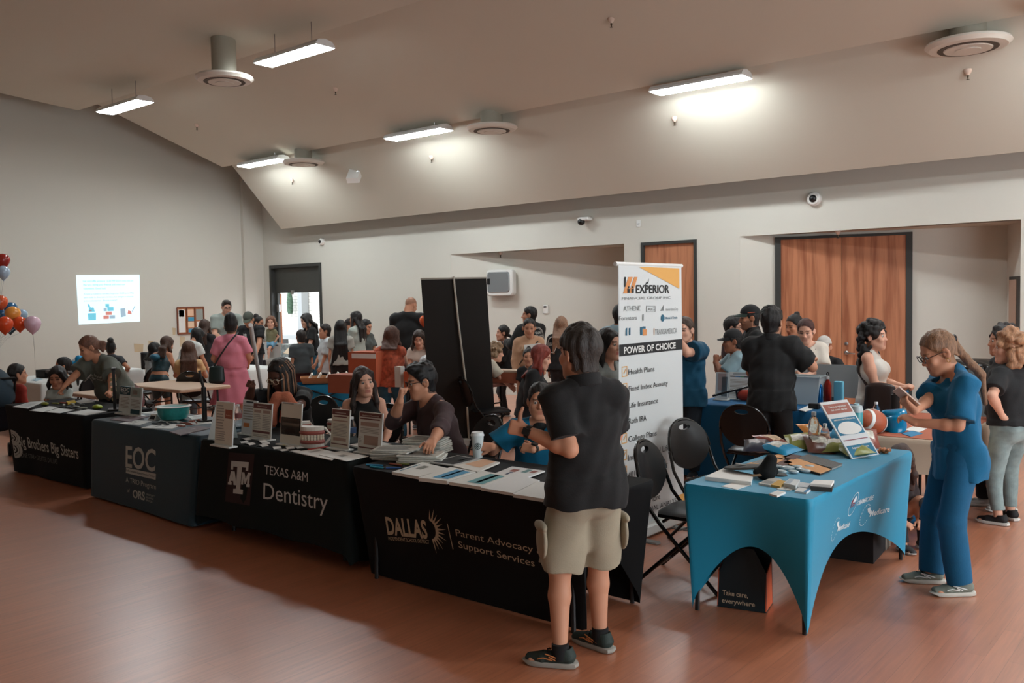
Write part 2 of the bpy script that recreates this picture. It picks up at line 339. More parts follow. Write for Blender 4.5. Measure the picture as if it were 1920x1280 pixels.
def vent(px, py, z, r, label):
 z = sz(z); r = r*RK; p = atz(px, py, z); t = empty('ceiling_vent', tuple(p), 0, label, 'ceiling vent', 'round ceiling vents')
 MB().lathe([(r*0.62, 0.0), (r*0.9, 0.012), (r, 0.05), (r*0.97, 0.075), (r*0.6, 0.10)], 40).build('outer_ring', M_DISC, t)
 MB().lathe([(r*0.05, -0.002), (r*0.70, -0.002), (r*0.72, 0.02)], 36).build('slot_plate', M_VDARK, t)
 for k, (ra, rb, zz) in enumerate(((0.44, 0.55, -0.012), (0.0, 0.30, -0.022))):
  MB().lathe([(r*max(ra, 0.01), zz), (r*rb, zz), (r*rb*1.04, zz+0.014), (r*max(ra, 0.01), zz+0.014)], 36).build('cone_ring', M_DISC, t)
 zt = max(panel_z(i, p[1]) for i in range(3) if PAN[i][0] <= p[1] <= PAN[i][2])
 MB().lathe([(r*0.42, 0.09), (r*0.42, zt-z+0.03)], 28).build('duct', M_DUCT, t)
vent(421, 154, 4.62, 0.36, 'round ceiling vent between two lights at the upper left')
vent(569, 309, 4.22, 0.36, 'small far round ceiling vent above the exit door')
vent(922, 246, 4.22, 0.37, 'round ceiling vent in the middle of the hall')
vent(1815, 92, 4.25, 0.40, 'large round ceiling vent at the upper right')
M_SPR = mat('sprinkler_cup', (206, 184, 168), rough=0.5); M_BRASS = mat('dark_brass', (70, 60, 46), rough=0.4, metal=0.8)
def sprinkler(p, n, label):
 t = empty('sprinkler', tuple(p), 0, label, 'sprinkler', 'ceiling sprinklers')
 MB().lathe([(0.012, -0.05), (0.03, -0.03), (0.045, 0.0), (0.045, 0.02)], 14).build('escutcheon', M_SPR, t)
 MB().lathe([(0.018, -0.10), (0.018, -0.095), (0.006, -0.09), (0.012, -0.06), (0.012, -0.04)], 10).build('spray_head', M_BRASS, t)
for i, px, py, l in ((0, 1146, 36, 'sprinkler high on the nearest ceiling slope'), (1, 629, 166, 'sprinkler below the brightest upper left light'), (1, 369, 234, 'sprinkler left of the far round vent'),
                     (2, 1815, 133, 'sprinkler just under the large round vent at right'), (2, 1265, 222, 'sprinkler under the long right ceiling light'), (2, 809, 294, 'sprinkler under the middle far light'), (2, 548, 337, 'smallest far sprinkler above the exit door')):
 if px == 1146: p = on_panel(1, px, py)
 elif px in (1815, 1265, 809, 548): p = on_panel(2, px, py)
 else: p = on_panel(1, px, py)
 sprinkler(p, 0, l)
_q = atz(970, 474, ZD); sprinkler((_q[0], YB+0.22, ZD), 0, 'sprinkler under the alcove ceiling above the wall air purifier')
_q = atz(1599, 437, ZD); sprinkler((_q[0], YB+0.16, ZD), 0, 'sprinkler over the wooden double doors')
# access point on the far slope
p = on_panel(2, 668, 322); t = empty('wall_speaker', (p[0], p[1]-0.05, p[2]-0.08), 0, 'white box speaker on a bracket under the far ceiling slope', 'speaker')
_ax = (np.array([0.86, 0.5, 0]), np.array([-0.36, 0.62, 0.70]), np.array([0.35, -0.6, 0.72]))
MB().obox((0, 0, 0), _ax, 0.12, 0.15, 0.06).build('cabinet', M_WHITE, t, smooth=False); MB().bar((0.03, 0.02, 0.03), (0.08, 0.1, 0.14), 0.05).build('bracket', M_STEEL, t, smooth=False)
def dome_cam(px, py, label, r=0.075):
 p = aty(px, py, YB); t = empty('security_camera', (p[0], YB, p[2]), 0, label, 'security camera')
 MB().lathe([(r, 0.0), (r, 0.05), (r*0.8, 0.075), (r*0.55, 0.08)], 24, ax=(np.array([1., 0, 0]), np.array([0, 0, 1.]), np.array([0, -1., 0]))).build('housing', M_WHITE, t)
 MB().ell((0.0, -0.075, 0), r*0.55, r*0.45, r*0.55, ax=None).build('lens_dome', M_BLACK, t)
dome_cam(605, 453, 'small white dome camera above the exit door'); dome_cam(1528, 373, 'white dome camera with black lens above the double doors', 0.10)
p = aty(1100, 413, YB); t = empty('security_camera', (p[0], YB, p[2]), 0, 'white dome camera on a bracket above the alcove', 'security camera')
MB().rbox(-0.09, 0.13, -0.16, 0.0, -0.01, 0.045, 0.02).build('bracket', M_WHITE, t); MB().ell((-0.03, -0.12, -0.03), 0.065, 0.065, 0.06).build('lens_dome', M_BLACK, t)
p = aty(1198, 419, YB); t = empty('wall_sensor', (p[0], YB, p[2]), 0, 'tiny white wall sensor plate beside the single wood door', 'sensor')
MB().rbox(-0.04, 0.04, -0.015, 0, -0.055, 0.055, 0.004).build('plate', M_WHITE, t); MB().box(-0.02, 0.02, -0.018, -0.012, -0.012, 0.0).build('slot', M_BLACK, t, smooth=False)

# ------------------------------------------------------------------ doors
# exit door on the left: dark frame, dark transom and side panel, opening to daylight
fr = MB(); fr.box(dL0, dL0+0.07, YB-0.03, YB+0.22, 0, ZD); fr.box(dL1-0.07, dL1, YB-0.03, YB+0.22, 0, ZD); fr.box(dL0+0.07, dL1-0.07, YB-0.03, YB+0.22, ZD-0.07, ZD)
tz = aty(560, 548, YB+0.1)[2]; sx = aty(523.5, 560, YB+0.12)[0]
door1 = struct('door_1', fr, M_DARKFR)
MB().box(dL0+0.07, dL1-0.07, YB+0.08, YB+0.14, tz, ZD-0.07).build('transom_panel', mat('transom_grey', (62, 64, 61), rough=0.5), door1, smooth=False)
MB().box(dL0+0.07, sx, YB+0.08, YB+0.14, 0, tz).build('side_panel', mat('transom_grey', (62, 64, 61)), door1, smooth=False)
_rd = unit3(np.array([sx, YB+0.12, 0])); _rn = np.array([_rd[1], -_rd[0], 0.0]); MB().obox(np.array([sx, YB+0.12, (tz)/2])+_rd*0.45+_rn*0.03, (_rd, _rn, np.array([0, 0, 1.0])), 0.44, 0.024, tz/2-0.02).build('open_leaf', M_OAK, door1, smooth=False)
for zz in (tz-0.36, tz-1.35): MB().box(sx-0.03, sx+0.07, YB+0.06, YB+0.105, zz-0.09, zz+0.09).build('hinge', M_STEEL, door1, smooth=False)
MB().box(sx+0.55, sx+0.66, YB+0.05, YB+0.12, tz-0.04, tz+0.05).build('door_closer', M_STEEL, door1, smooth=False)
# outside: paving, white brick wall with a window and a ledge
M_EXT = mat('outside_brick', (228, 224, 216), rough=0.9)
def brick_out():
 m = bpy.data.materials.new('white_brick'); m.use_nodes = True; nt = m.node_tree; b = nt.nodes['Principled BSDF']; tc = nt.nodes.new('ShaderNodeTexCoord'); mp = nt.nodes.new('ShaderNodeMapping')
 mp.inputs['Rotation'].default_value = (PI/2, 0, 0); nt.links.new(tc.outputs['Object'], mp.inputs[0]); br = nt.nodes.new('ShaderNodeTexBrick'); br.inputs['Scale'].default_value = 2.6
 br.inputs['Color1'].default_value = srgb(226, 222, 214); br.inputs['Color2'].default_value = srgb(214, 210, 203); br.inputs['Mortar'].default_value = srgb(182, 178, 172); nt.links.new(mp.outputs[0], br.inputs[0]); nt.links.new(br.outputs[0], b.inputs['Base Color']); b.inputs['Roughness'].default_value = 0.9; return m
struct('ground_outside', MB().box(-31, -6, YB+0.2, 26, -0.15, -0.02), mat('paving', (196, 192, 184), rough=0.9))
struct('wall_outside', MB().box(-33, -13, 18.6, 18.9, -0.1, 6.2), brick_out())
_o = [aty(548, 560, 18.5), aty(571, 560, 18.5)]
MB().box(_o[1][0]-0.12, _o[1][0]+0.1, 18.3, 18.58, -0.02, 6.0).build('downpipe', mat('ext_grey', (150, 152, 152)), None, smooth=False)
tag(bpy.data.objects['downpipe'], 'grey square downpipe on the white wall outside the exit door', 'downpipe')
p = _o[0]; t = empty('hanging_planter', (p[0], 18.4, p[2]-0.0), 0, 'small dark green hanging planter outside the exit door', 'planter')
MB().lathe([(0.06, -0.55), (0.10, -0.42), (0.11, -0.1), (0.05, 0.35)], 12).build('foliage', mat('ext_leaf', (70, 92, 74), rough=0.9, noise=0.5, nscale=20), t); MB().lathe([(0.05, -0.62), (0.09, -0.5)], 12).build('pot', M_WHITE, t); MB().bar((0, 0, 0.35), (0, 0.15, 0.6), 0.02).build('hook', M_BLACK, t)
lz = aty(560, 628, 18.0)[2]; t = empty('outdoor_bench', (_o[1][0]-0.5, 17.9, -0.02), 0, 'long grey bench outside beyond the open exit door', 'bench')
MB().box(-2.6, 2.6, -0.25, 0.25, lz-0.1, lz+0.02).build('seat', mat('ext_grey', (150, 152, 152)), t, smooth=False)
for x in (-2.2, 0, 2.2): MB().box(x-0.1, x+0.1, -0.2, 0.2, 0, lz-0.1).build('leg', mat('ext_grey2', (120, 120, 122)), t, smooth=False)
# single oak door
fr = MB(); fr.box(dS0, dS0+0.05, YB-0.02, YB+0.12, 0, ZD+0.0); fr.box(dS1-0.05, dS1, YB-0.02, YB+0.12, 0, ZD); fr.box(dS0+0.05, dS1-0.05, YB-0.02, YB+0.12, ZD-0.05, ZD)
door2 = struct('door_2', fr, M_DARKFR)
MB().box(dS0+0.05, dS1-0.05, YB+0.03, YB+0.075, 0.01, ZD-0.05).build('leaf', M_OAK, door2, smooth=False); MB().box(dS0+0.045, dS0+0.07, YB+0.005, YB+0.035, 2.15, 2.3).build('hinge', M_STEEL, door2, smooth=False)
MB().tube([(dS1-0.13, YB+0.03, 1.0), (dS1-0.13, YB-0.03, 1.0), (dS1-0.25, YB-0.03, 1.0)], 0.012, 8).build('lever_handle', M_STEEL, door2)
# oak double doors on the angled wall of the right recess
o_, u_, n_, L_ = A2; s0, z0 = on_alcove(A2, 1453.5, 470); s1, _ = on_alcove(A2, 1711, 470); zt = on_alcove(A2, 1580, 440)[1]; zt = min(zt, ZD-0.02)
Zv = np.array([0, 0, 1.0])
def onw(s, off, z): return o_+u_*s+n_*off+Zv*z
def wbox(mb, sa, sb, f0, f1, za, zb): return mb.obox(onw((sa+sb)/2, (f0+f1)/2, (za+zb)/2), (u_, n_, Zv), (sb-sa)/2, (f1-f0)/2, (zb-za)/2)
fr = MB(); fw = 0.085; wbox(fr, s0, s0+fw, -0.005, 0.045, 0, zt); wbox(fr, s1-fw, s1, -0.005, 0.045, 0, zt); wbox(fr, s0+fw, s1-fw, -0.005, 0.045, zt-0.04, zt)
door3 = struct('door_3', fr, M_DARKFR)
sm = on_alcove(A2, 1578.5, 560)[0]
wbox(MB(), s0+fw, sm-0.003, 0.0, 0.03, 0.01, zt-0.04).build('leaf', M_OAK, door3, smooth=False); wbox(MB(), sm+0.003, s1-fw, 0.0, 0.03, 0.01, zt-0.04).build('leaf', M_OAK, door3, smooth=False)
sh, zh = on_alcove(A2, 1587, 661)
MB().lathe([(0.032, 0.0), (0.032, 0.012), (0.014, 0.02)], 16, c=onw(sh, 0.03, zh), ax=(u_, Zv, n_)).tube([onw(sh, 0.04, zh), onw(sh, 0.075, zh), onw(sh+0.02, 0.08, zh), onw(sh+0.12, 0.08, zh-0.01)], 0.011, 8).build('lever_handle', M_STEEL, door3)
MB().lathe([(0.026, 0.0), (0.026, 0.012), (0.01, 0.016)], 16, c=onw(sh, 0.03, zh+0.135), ax=(u_, Zv, n_)).build('deadbolt', M_STEEL, door3)
# narrow door in the recess's end wall
e0 = np.array([a21, YB+0.19, 0]); e1 = np.array([a21-0.32, YB+0.95, 0]); eu = (e1-e0)/np.linalg.norm(e1-e0); en = np.array([-eu[1], eu[0], 0]); zE = aty(1900, 518, YB+0.5)[2]
if en[0] > 0: en = -en
def ebox(mb, a, b, f0, f1, za, zb): return mb.obox(e0+eu*(a+b)/2+en*(f0+f1)/2+Zv*(za+zb)/2, (eu, en, Zv), (b-a)/2, (f1-f0)/2, (zb-za)/2)
door4 = struct('door_4', ebox(MB(), 0.06, 0.70, -0.02, 0.012, 0, zE), M_DARKFR); ebox(MB(), 0.30, 0.66, 0.0, 0.022, 0.01, zE-0.04).build('leaf', mat('pale_leaf', (178, 148, 128), rough=0.5), door4, smooth=False)
# wall-mounted air purifier and thermostat in the left alcove
def alc_thing(A, px, py): s, z = on_alcove(A, px, py); return A[0]+A[1]*s+Zv*z, math.atan2(A[1][1], A[1][0])
p, a = alc_thing(A1, 945, 530); t = empty('air_purifier', tuple(p+A1[2]*0.001), a, 'silver and white square air purifier mounted on the alcove wall', 'air purifier')
k = (on_alcove(A1, 972, 530)[0]-on_alcove(A1, 922, 530)[0])/2; hz = (on_alcove(A1, 945, 506)[1]-on_alcove(A1, 945, 555)[1])/2
MB().obox((0, -0.09, 0), ((1, 0, 0), (0, 1, 0), (0, 0, 1)), k*0.85, 0.09, hz*0.85).build('wall_body', M_WHITE, t, smooth=False)
AXW = (np.array([1., 0, 0]), np.array([0, 0, 1.]), np.array([0, -1., 0]))
def rplate(w, h, r, d0, d1, n=6):
 mb = MB(); pts = []
 for cx, cy, a0 in ((w-r, h-r, 0), (-w+r, h-r, PI/2), (-w+r, -h+r, PI), (w-r, -h+r, 1.5*PI)):
  pts += [(cx+r*math.cos(a0+i*PI/2/n), cy+r*math.sin(a0+i*PI/2/n)) for i in range(n+1)]
 N = len(pts); vs = []
 for f, y in ((1, -d0), (1, -d1+0.02), (0.93, -d1)): vs += [(x*f, y, z*f) for x, z in pts]
 return mb.add(vs, [(i*N+j, i*N+(j+1) % N, (i+1)*N+(j+1) % N, (i+1)*N+j) for i in range(2) for j in range(N)]+[tuple(range(2*N, 3*N)), tuple(reversed(range(N)))])
rplate(k, hz, 0.07, 0.06, 0.19).build('shell', mat('purifier_white', (214, 214, 210), rough=0.35), t)
f = rplate(k*0.84, hz*0.78, 0.06, 0.185, 0.21); f.build('front_panel', mat('purifier_silver', (150, 156, 158), rough=0.3, metal=0.5), t, loc=(-0.02, 0, 0.01))
rplate(k*0.88, hz*0.82, 0.06, 0.18, 0.196).build('panel_rim', mat('purifier_rim', (46, 60, 62), rough=0.4), t, loc=(-0.02, 0, 0.01))
MB().box(-k*0.88, -k*0.66, -0.217, -0.2, -0.03, 0.08).build('control_panel', M_BLACK, t, smooth=False)
g = MB()
for i in range(7): g.box(-k*0.6+i*k*0.2, -k*0.6+i*k*0.2+0.03, -0.15, -0.06, -hz-0.004, -hz+0.012)
g.build('vent_grille', mat('purifier_rim', (46, 60, 62)), t, smooth=False)
p, a = alc_thing(A1, 1024, 579.5); t = empty('thermostat', tuple(p), a, 'small white thermostat on the alcove wall', 'thermostat')
MB().rbox(-0.05, 0.05, -0.03, 0, -0.08, 0.08, 0.008).build('case', M_WHITE, t); MB().box(-0.035, 0.02, -0.034, -0.029, 0.03, 0.06).build('display', M_BLACK, t, smooth=False)
# projected slide on the left wall (light thrown by a projector)
XS = XL+0.012; cs = [atx(px, py, XS) for px, py in ((148, 608.5), (262.5, 602.5), (261.5, 515), (142.5, 515.5))]
def emis(name, col, s):
 if name in MATS: return MATS[name]
 return mat(name, col, rough=0.9, emit=s)
sb = MB().add([tuple(c) for c in cs]+[tuple(c-np.array([0.008, 0, 0])) for c in cs], [(0, 1, 2, 3), (7, 6, 5, 4), (0, 4, 5, 1), (1, 5, 6, 2), (2, 6, 7, 3), (3, 7, 4, 0)])
scr = sb.build('projected_slide', emis('slide_white', (214, 232, 240), 0.42), None, smooth=False); tag(scr, 'bright projected slide with teal text on the left wall', 'projected slide')
def slide(u, v):                                       # u 0..1 left to right, v 0..1 bottom to top
 return (cs[0]*(1-u)+cs[1]*u)*(1-v)+(cs[3]*(1-u)+cs[2]*u)*v
def slide_txt(mb, body, u0, u1, v, hh):
 a_, f_ = text_mesh(body); lo, hi = a_.min(0), a_.max(0)
 mb.add([tuple(slide(u0+(x-lo[0])/(hi[0]-lo[0])*(u1-u0), v+y/0.73*hh)+np.array([0.003, 0, 0])) for x, y, _ in a_], f_)
def slide_poly(mb, pts): mb.add([tuple(slide(u, v)+np.array([0.003, 0, 0])) for u, v in pts], [tuple(range(len(pts)))])
tm = MB(); slide_txt(tm, 'last and raffle prizes at 12:30 PM! Don\'t miss out on', 0.10, 0.89, 0.86, 0.035); slide_txt(tm, 'the fun—bring your friends and meet our', 0.10, 0.76, 0.785, 0.035); slide_txt(tm, 'volunteers. Good luck!', 0.10, 0.45, 0.71, 0.035)
tm.build('headline', emis('slide_teal', (96, 176, 190), 0.35), scr, smooth=False)
tm = MB(); slide_txt(tm, '¡Únete a nuestros sorteos hoy a las 12:30 p.m.! Más', 0.10, 0.90, 0.60, 0.032); slide_txt(tm, 'para toda la diversión; invita a tus amigos y conoce', 0.10, 0.89, 0.53, 0.032); slide_txt(tm, 'a los voluntarios. ¡Buena suerte!', 0.10, 0.62, 0.46, 0.032)
tm.build('body_text', emis('slide_grey', (140, 160, 168), 0.3), scr, smooth=False)
g = MB(); slide_poly(g, [(0.15, 0.08), (0.27, 0.08), (0.275, 0.22), (0.145, 0.22)]); slide_poly(g, [(0.16, 0.25), (0.26, 0.25), (0.24, 0.34), (0.17, 0.33)]); slide_poly(g, [(0.16, 0.34), (0.20, 0.33), (0.17, 0.41), (0.15, 0.41)]); slide_poly(g, [(0.46, 0.25), (0.56, 0.25), (0.56, 0.33), (0.46, 0.33)]); slide_poly(g, [(0.43, 0.33), (0.49, 0.33), (0.49, 0.40), (0.43, 0.40)])
g.build('teal_drawing', emis('slide_teal2', (110, 190, 210), 0.35), scr, smooth=False)
g = MB(); slide_poly(g, [(0.39, 0.09), (0.48, 0.09), (0.48, 0.16), (0.39, 0.16)]); slide_poly(g, [(0.43, 0.17), (0.53, 0.17), (0.53, 0.24), (0.43, 0.24)]); slide_poly(g, [(0.79, 0.18), (0.86, 0.16), (0.85, 0.23), (0.80, 0.25)]); slide_poly(g, [(0.17, 0.26), (0.21, 0.26), (0.21, 0.29), (0.17, 0.29)]); g.build('red_drawing', emis('slide_red', (196, 128, 118), 0.33), scr, smooth=False)
g = MB(); slide_poly(g, [(0.49, 0.09), (0.58, 0.09), (0.58, 0.16), (0.49, 0.16)]); slide_poly(g, [(0.68, 0.11), (0.76, 0.13), (0.75, 0.30), (0.67, 0.29)]); slide_poly(g, [(0.86, 0.22), (0.87, 0.21), (0.92, 0.33), (0.91, 0.34)]); slide_poly(g, [(0.40, 0.25), (0.45, 0.25), (0.45, 0.32), (0.40, 0.32)]); g.build('grey_drawing', emis('slide_grey2', (150, 176, 192), 0.33), scr, smooth=False)
# worn paint patches on the left wall
pt = MB()
for (px0, py0, px1, py1) in ((252, 644, 268, 660), (279, 638, 286, 652), (324, 614, 329, 628), (338, 630, 346, 650)):
 c = [atx(px0, py1, XL+0.003), atx(px1, py1-1, XL+0.003), atx(px1+1, py0+1, XL+0.003), atx(px0-1, py0, XL+0.003)]
 pt.add([tuple(x) for x in c], [(0, 1, 2, 3)])
o = pt.build('bare_patches', mat('bare_plaster', (190, 172, 142), rough=0.9), bpy.data.objects['wall_left'], smooth=False)
# notice board
c = [atx(px, py, XL+0.02) for px, py in ((334, 626), (383, 624), (383, 575.5), (332.5, 576))]
y0, y1, z0, z1 = c[0][1], c[1][1], c[0][2], c[2][2]; t = empty('notice_board', (XL, (y0+y1)/2, (z0+z1)/2), 0, 'framed notice board with pinned flyers on the left wall', 'notice board'); hy, hz = (y1-y0)/2, (z1-z0)/2
f = MB()
for a, b in (((-hy, -hz), (hy, -hz)), ((hy, -hz), (hy, hz)), ((hy, hz), (-hy, hz)), ((-hy, hz), (-hy, -hz)), ((-hy*0.3, -hz), (-hy*0.3, hz)), ((hy*0.32, -hz), (hy*0.32, hz))): f.bar((0.02, a[0], a[1]), (0.02, b[0], b[1]), 0.025, 0.03)
f.build('frame', mat('board_frame', (128, 74, 50), rough=0.5), t, smooth=False); MB().box(0.002, 0.014, -hy, hy, -hz, hz).build('board_panel', mat('board_cork', (176, 112, 70), rough=0.9, noise=0.2, nscale=60), t, smooth=False)
for (a, b, q, r_, mm) in ((-0.92, -0.42, -0.9, 0.85, (222, 222, 218)), (-0.88, -0.5, 0.3, 0.8, (120, 124, 120)), (-0.22, 0.24, 0.35, 0.85, (228, 190, 160)), (-0.2, 0.25, -0.05, 0.25, (60, 150, 186)), (-0.22, 0.24, -0.55, -0.1, (230, 200, 170)), (-0.2, 0.25, -0.92, -0.62, (70, 150, 186)), (0.42, 0.95, 0.0, 0.85, (150, 156, 150)), (0.45, 0.95, -0.8, -0.1, (222, 222, 218))):
 MB().box(0.012, 0.018, a*hy, b*hy, q*hz, r_*hz).build('flyer', mat('flyer_%d_%d_%d' % mm, mm, rough=0.8), t, smooth=False)
# ------------------------------------------------------------------ soft-body modelling: smooth unions of limbs, surfaced by surface nets
def unit(v):
 v = np.array(v, float); return v/(np.linalg.norm(v)+1e-12)
class Blob:
 def __init__(s): s.ops = []; s.noise = []; s.lo = np.full(3, 1e9); s.hi = np.full(3, -1e9)
 def limb(s, a, b, ra, rb, x=None, k=0.02, op='u', flat=False):
  """tapered limb a->b; radii are numbers or (along x, across) pairs"""
  a = np.array(a, float); b = np.array(b, float); L = np.linalg.norm(b-a)
  if L < 1e-6: b = a+np.array([0, 0, 1e-4]); L = 1e-4
  z = (b-a)/L; xx = np.array(x if x is not None else ([1, 0, 0] if abs(z[0]) < 0.9 else [0, 1, 0]), float); xx = unit(xx-z*(xx@z)); yy = np.cross(z, xx)
  ra = ra if isinstance(ra, tuple) else (ra, ra); rb = rb if isinstance(rb, tuple) else (rb, rb)
  m = max(ra+rb); e = m if not flat else m
  lo = np.minimum(a, b)-e; hi = np.maximum(a, b)+e; s.ops.append(('L', op, k, lo, hi, (a, xx, yy, z, L, ra, rb, flat)))
  if op == 'u': s.lo = np.minimum(s.lo, lo); s.hi = np.maximum(s.hi, hi)
  return s
 def ell(s, c, r, R=None, k=0.02, op='u'):
  c = np.array(c, float); r = np.array(r, float)*np.ones(3); R = np.eye(3) if R is None else np.array(R, float)
  e = np.sqrt(((R*r[:, None])**2).sum(0)); lo, hi = c-e, c+e; s.ops.append(('E', op, k, lo, hi, (c, r, R)))
  if op == 'u': s.lo = np.minimum(s.lo, lo); s.hi = np.maximum(s.hi, hi)
  return s
 def plane(s, p, n, lo=None, hi=None):                # keep the side n points away from
  s.ops.append(('P', 'c', 0, lo, hi, (np.array(p, float), unit(n)))); return s
 def wrinkle(s, amp, freq, seed, st=(1, 1, 1)):
  r = np.random.RandomState(seed)
  for i in range(5):
   w = r.normal(size=3)*np.array(st); w = w/np.linalg.norm(w)*freq*(0.6+0.9*r.rand()); s.noise.append((w, r.rand()*6.28, amp*(0.5+0.5*r.rand())/2.2))
  return s
 def field(s, h):
  pad = 3*h; lo = s.lo-pad; n = np.ceil((s.hi+pad-lo)/h).astype(int)+1
  ax = [(lo[i]+h*np.arange(n[i])).astype(np.float32) for i in range(3)]; D = np.full(tuple(n), 0.25, np.float32)
  for typ, op, k, blo, bhi, q in s.ops:
   if blo is None: sl = [slice(0, n[i]) for i in range(3)]
   else:
    mg = k+2.5*h; i0 = np.clip(np.floor((blo-mg-lo)/h).astype(int), 0, n); i1 = np.clip(np.ceil((bhi+mg-lo)/h).astype(int)+1, 0, n)
    if (i1 <= i0).any(): continue
    sl = [slice(i0[i], i1[i]) for i in range(3)]
   X = ax[0][sl[0]][:, None, None]; Y = ax[1][sl[1]][None, :, None]; Z = ax[2][sl[2]][None, None, :]
   if typ == 'L':
    a, xx, yy, z, L, ra, rb, flat = q; px, py, pz = X-np.float32(a[0]), Y-np.float32(a[1]), Z-np.float32(a[2])
    f = np.float32; w = px*f(z[0])+py*f(z[1])+pz*f(z[2]); u = px*f(xx[0])+py*f(xx[1])+pz*f(xx[2]); v = px*f(yy[0])+py*f(yy[1])+pz*f(yy[2])
    t = np.clip(w/f(L), 0, 1); rx = f(ra[0])+f(rb[0]-ra[0])*t; ry = f(ra[1])+f(rb[1]-ra[1])*t; mn = np.minimum(rx, ry); e = w-t*f(L)
    if flat: d = np.maximum((np.sqrt((u/rx)**2+(v/ry)**2)-1)*mn, np.abs(w-f(L/2))-f(L/2))
    else: d = (np.sqrt((u/rx)**2+(v/ry)**2+(e/mn)**2)-1)*mn
   elif typ == 'E':
    c, r, R = q; f = np.float32; px, py, pz = X-f(c[0]), Y-f(c[1]), Z-f(c[2])
    g = [(px*f(R[i][0])+py*f(R[i][1])+pz*f(R[i][2]))/f(r[i]) for i in range(3)]; k0 = np.sqrt(g[0]**2+g[1]**2+g[2]**2)
    k1 = np.sqrt((g[0]/f(r[0]))**2+(g[1]/f(r[1]))**2+(g[2]/f(r[2]))**2)+1e-9; d = k0*(k0-1)/k1
   else:
    p, nn = q; d = (X-p[0])*nn[0]+(Y-p[1])*nn[1]+(Z-p[2])*nn[2]
   B = D[tuple(sl)]
   if op == 'u':
    if k > 0: hh = np.maximum(k-np.abs(B-d), 0)/k; B = np.minimum(B, d)-hh*hh*k*0.25
    else: B = np.minimum(B, d)
   elif op == 's':
    d = -d
    if k > 0: hh = np.maximum(k-np.abs(B-d), 0)/k; B = np.maximum(B, d)+hh*hh*k*0.25
    else: B = np.maximum(B, d)
   else: B = np.maximum(B, d)
   D[tuple(sl)] = B
  for w, ph, am in s.noise:
   D += np.float32(am)*np.sin(ax[0][:, None, None]*np.float32(w[0])+ax[1][None, :, None]*np.float32(w[1])+ax[2][None, None, :]*np.float32(w[2])+np.float32(ph))
  return D, lo
 def surface(s, h, name='surface'):
  D, lo = s.field(h)
  V, Q = nets(D, lo, h); return V, Q
def nets(D, lo, h):
 I = D < 0; n = D.shape
 c = [I[i:n[0]-1+i, j:n[1]-1+j, k:n[2]-1+k] for i in (0, 1) for j in (0, 1) for k in (0, 1)]
 al = c[0].copy(); an = c[0].copy()
 for x in c[1:]: al &= x; an |= x
 M = an & ~al; idx = np.full(M.shape, -1, np.int32); P = np.argwhere(M); idx[M] = np.arange(len(P), dtype=np.int32)
 val = {}
 for i in (0, 1):
  for j in (0, 1):
   for k in (0, 1): val[(i, j, k)] = D[P[:, 0]+i, P[:, 1]+j, P[:, 2]+k]
 acc = np.zeros((len(P), 3)); cnt = np.zeros(len(P))
 for a in val:
  for d in range(3):
   if a[d] == 0:
    b = tuple(1 if q == d else a[q] for q in range(3)); va, vb = val[a], val[b]; m = (va < 0) != (vb < 0); t = np.where(m, va/(va-vb+1e-20), 0)
    pt = np.zeros((len(P), 3)); pt[:] = a; pt[:, d] += t; acc[m] += pt[m]; cnt[m] += 1
 V = lo+(P+acc/cnt[:, None])*h; F = []
 for d in range(3):
  o1, o2 = (d+1) % 3, (d+2) % 3
  A = [slice(1, n[q]-1) for q in range(3)]; B = list(A); A[d] = slice(0, n[d]-1); B[d] = slice(1, n[d])
  ia, ib = I[tuple(A)], I[tuple(B)]; E = np.argwhere(ia != ib); off = np.array([1, 1, 1]); off[d] = 0; sgn = ia[tuple(E.T)]; E = E+off
  def g(u, v):
   q = E.copy(); q[:, o1] -= u; q[:, o2] -= v; return idx[q[:, 0], q[:, 1], q[:, 2]]
  q = np.stack([g(1, 1), g(0, 1), g(0, 0), g(1, 0)], 1); q[~sgn] = q[~sgn][:, ::-1]; F.append(q)
 return V, np.concatenate(F)
def relax(V, Q, it=1, lam=0.5):
 e = np.concatenate([Q[:, [0, 1]], Q[:, [1, 2]], Q[:, [2, 3]], Q[:, [3, 0]]]); n = len(V); deg = np.bincount(e.ravel(), minlength=n).astype(float)
 for _ in range(it):
  s = np.stack([np.bincount(e[:, 0], V[e[:, 1], i], n)+np.bincount(e[:, 1], V[e[:, 0], i], n) for i in range(3)], 1)/np.maximum(deg, 1)[:, None]; V = V+(s-V)*lam
 return V
def np_mesh(name, V, Q, col=None):
 me = bpy.data.meshes.new(name); nv, nf = len(V), len(Q); k = Q.shape[1]
 me.vertices.add(nv); me.vertices.foreach_set('co', V.astype(np.float32).ravel()); me.loops.add(nf*k); me.loops.foreach_set('vertex_index', Q.astype(np.int32).ravel())
 me.polygons.add(nf); me.polygons.foreach_set('loop_start', np.arange(0, nf*k, k, dtype=np.int32)); me.polygons.foreach_set('use_smooth', np.ones(nf, bool)); me.update(calc_edges=True)
 if col is not None:
  a = me.color_attributes.new('Col', 'FLOAT_COLOR', 'POINT'); a.data.foreach_set('color', np.concatenate([col, np.ones((nv, 1))], 1).astype(np.float32).ravel())
 return me
def blob_obj(name, bl, h, m, parent=None, it=1, col=None):
 V, Q = bl.surface(h)
 if it: V = relax(V, Q, it)
 c = col(V) if col is not None else None
 return link(name, np_mesh(name, V, Q, c), m, parent)

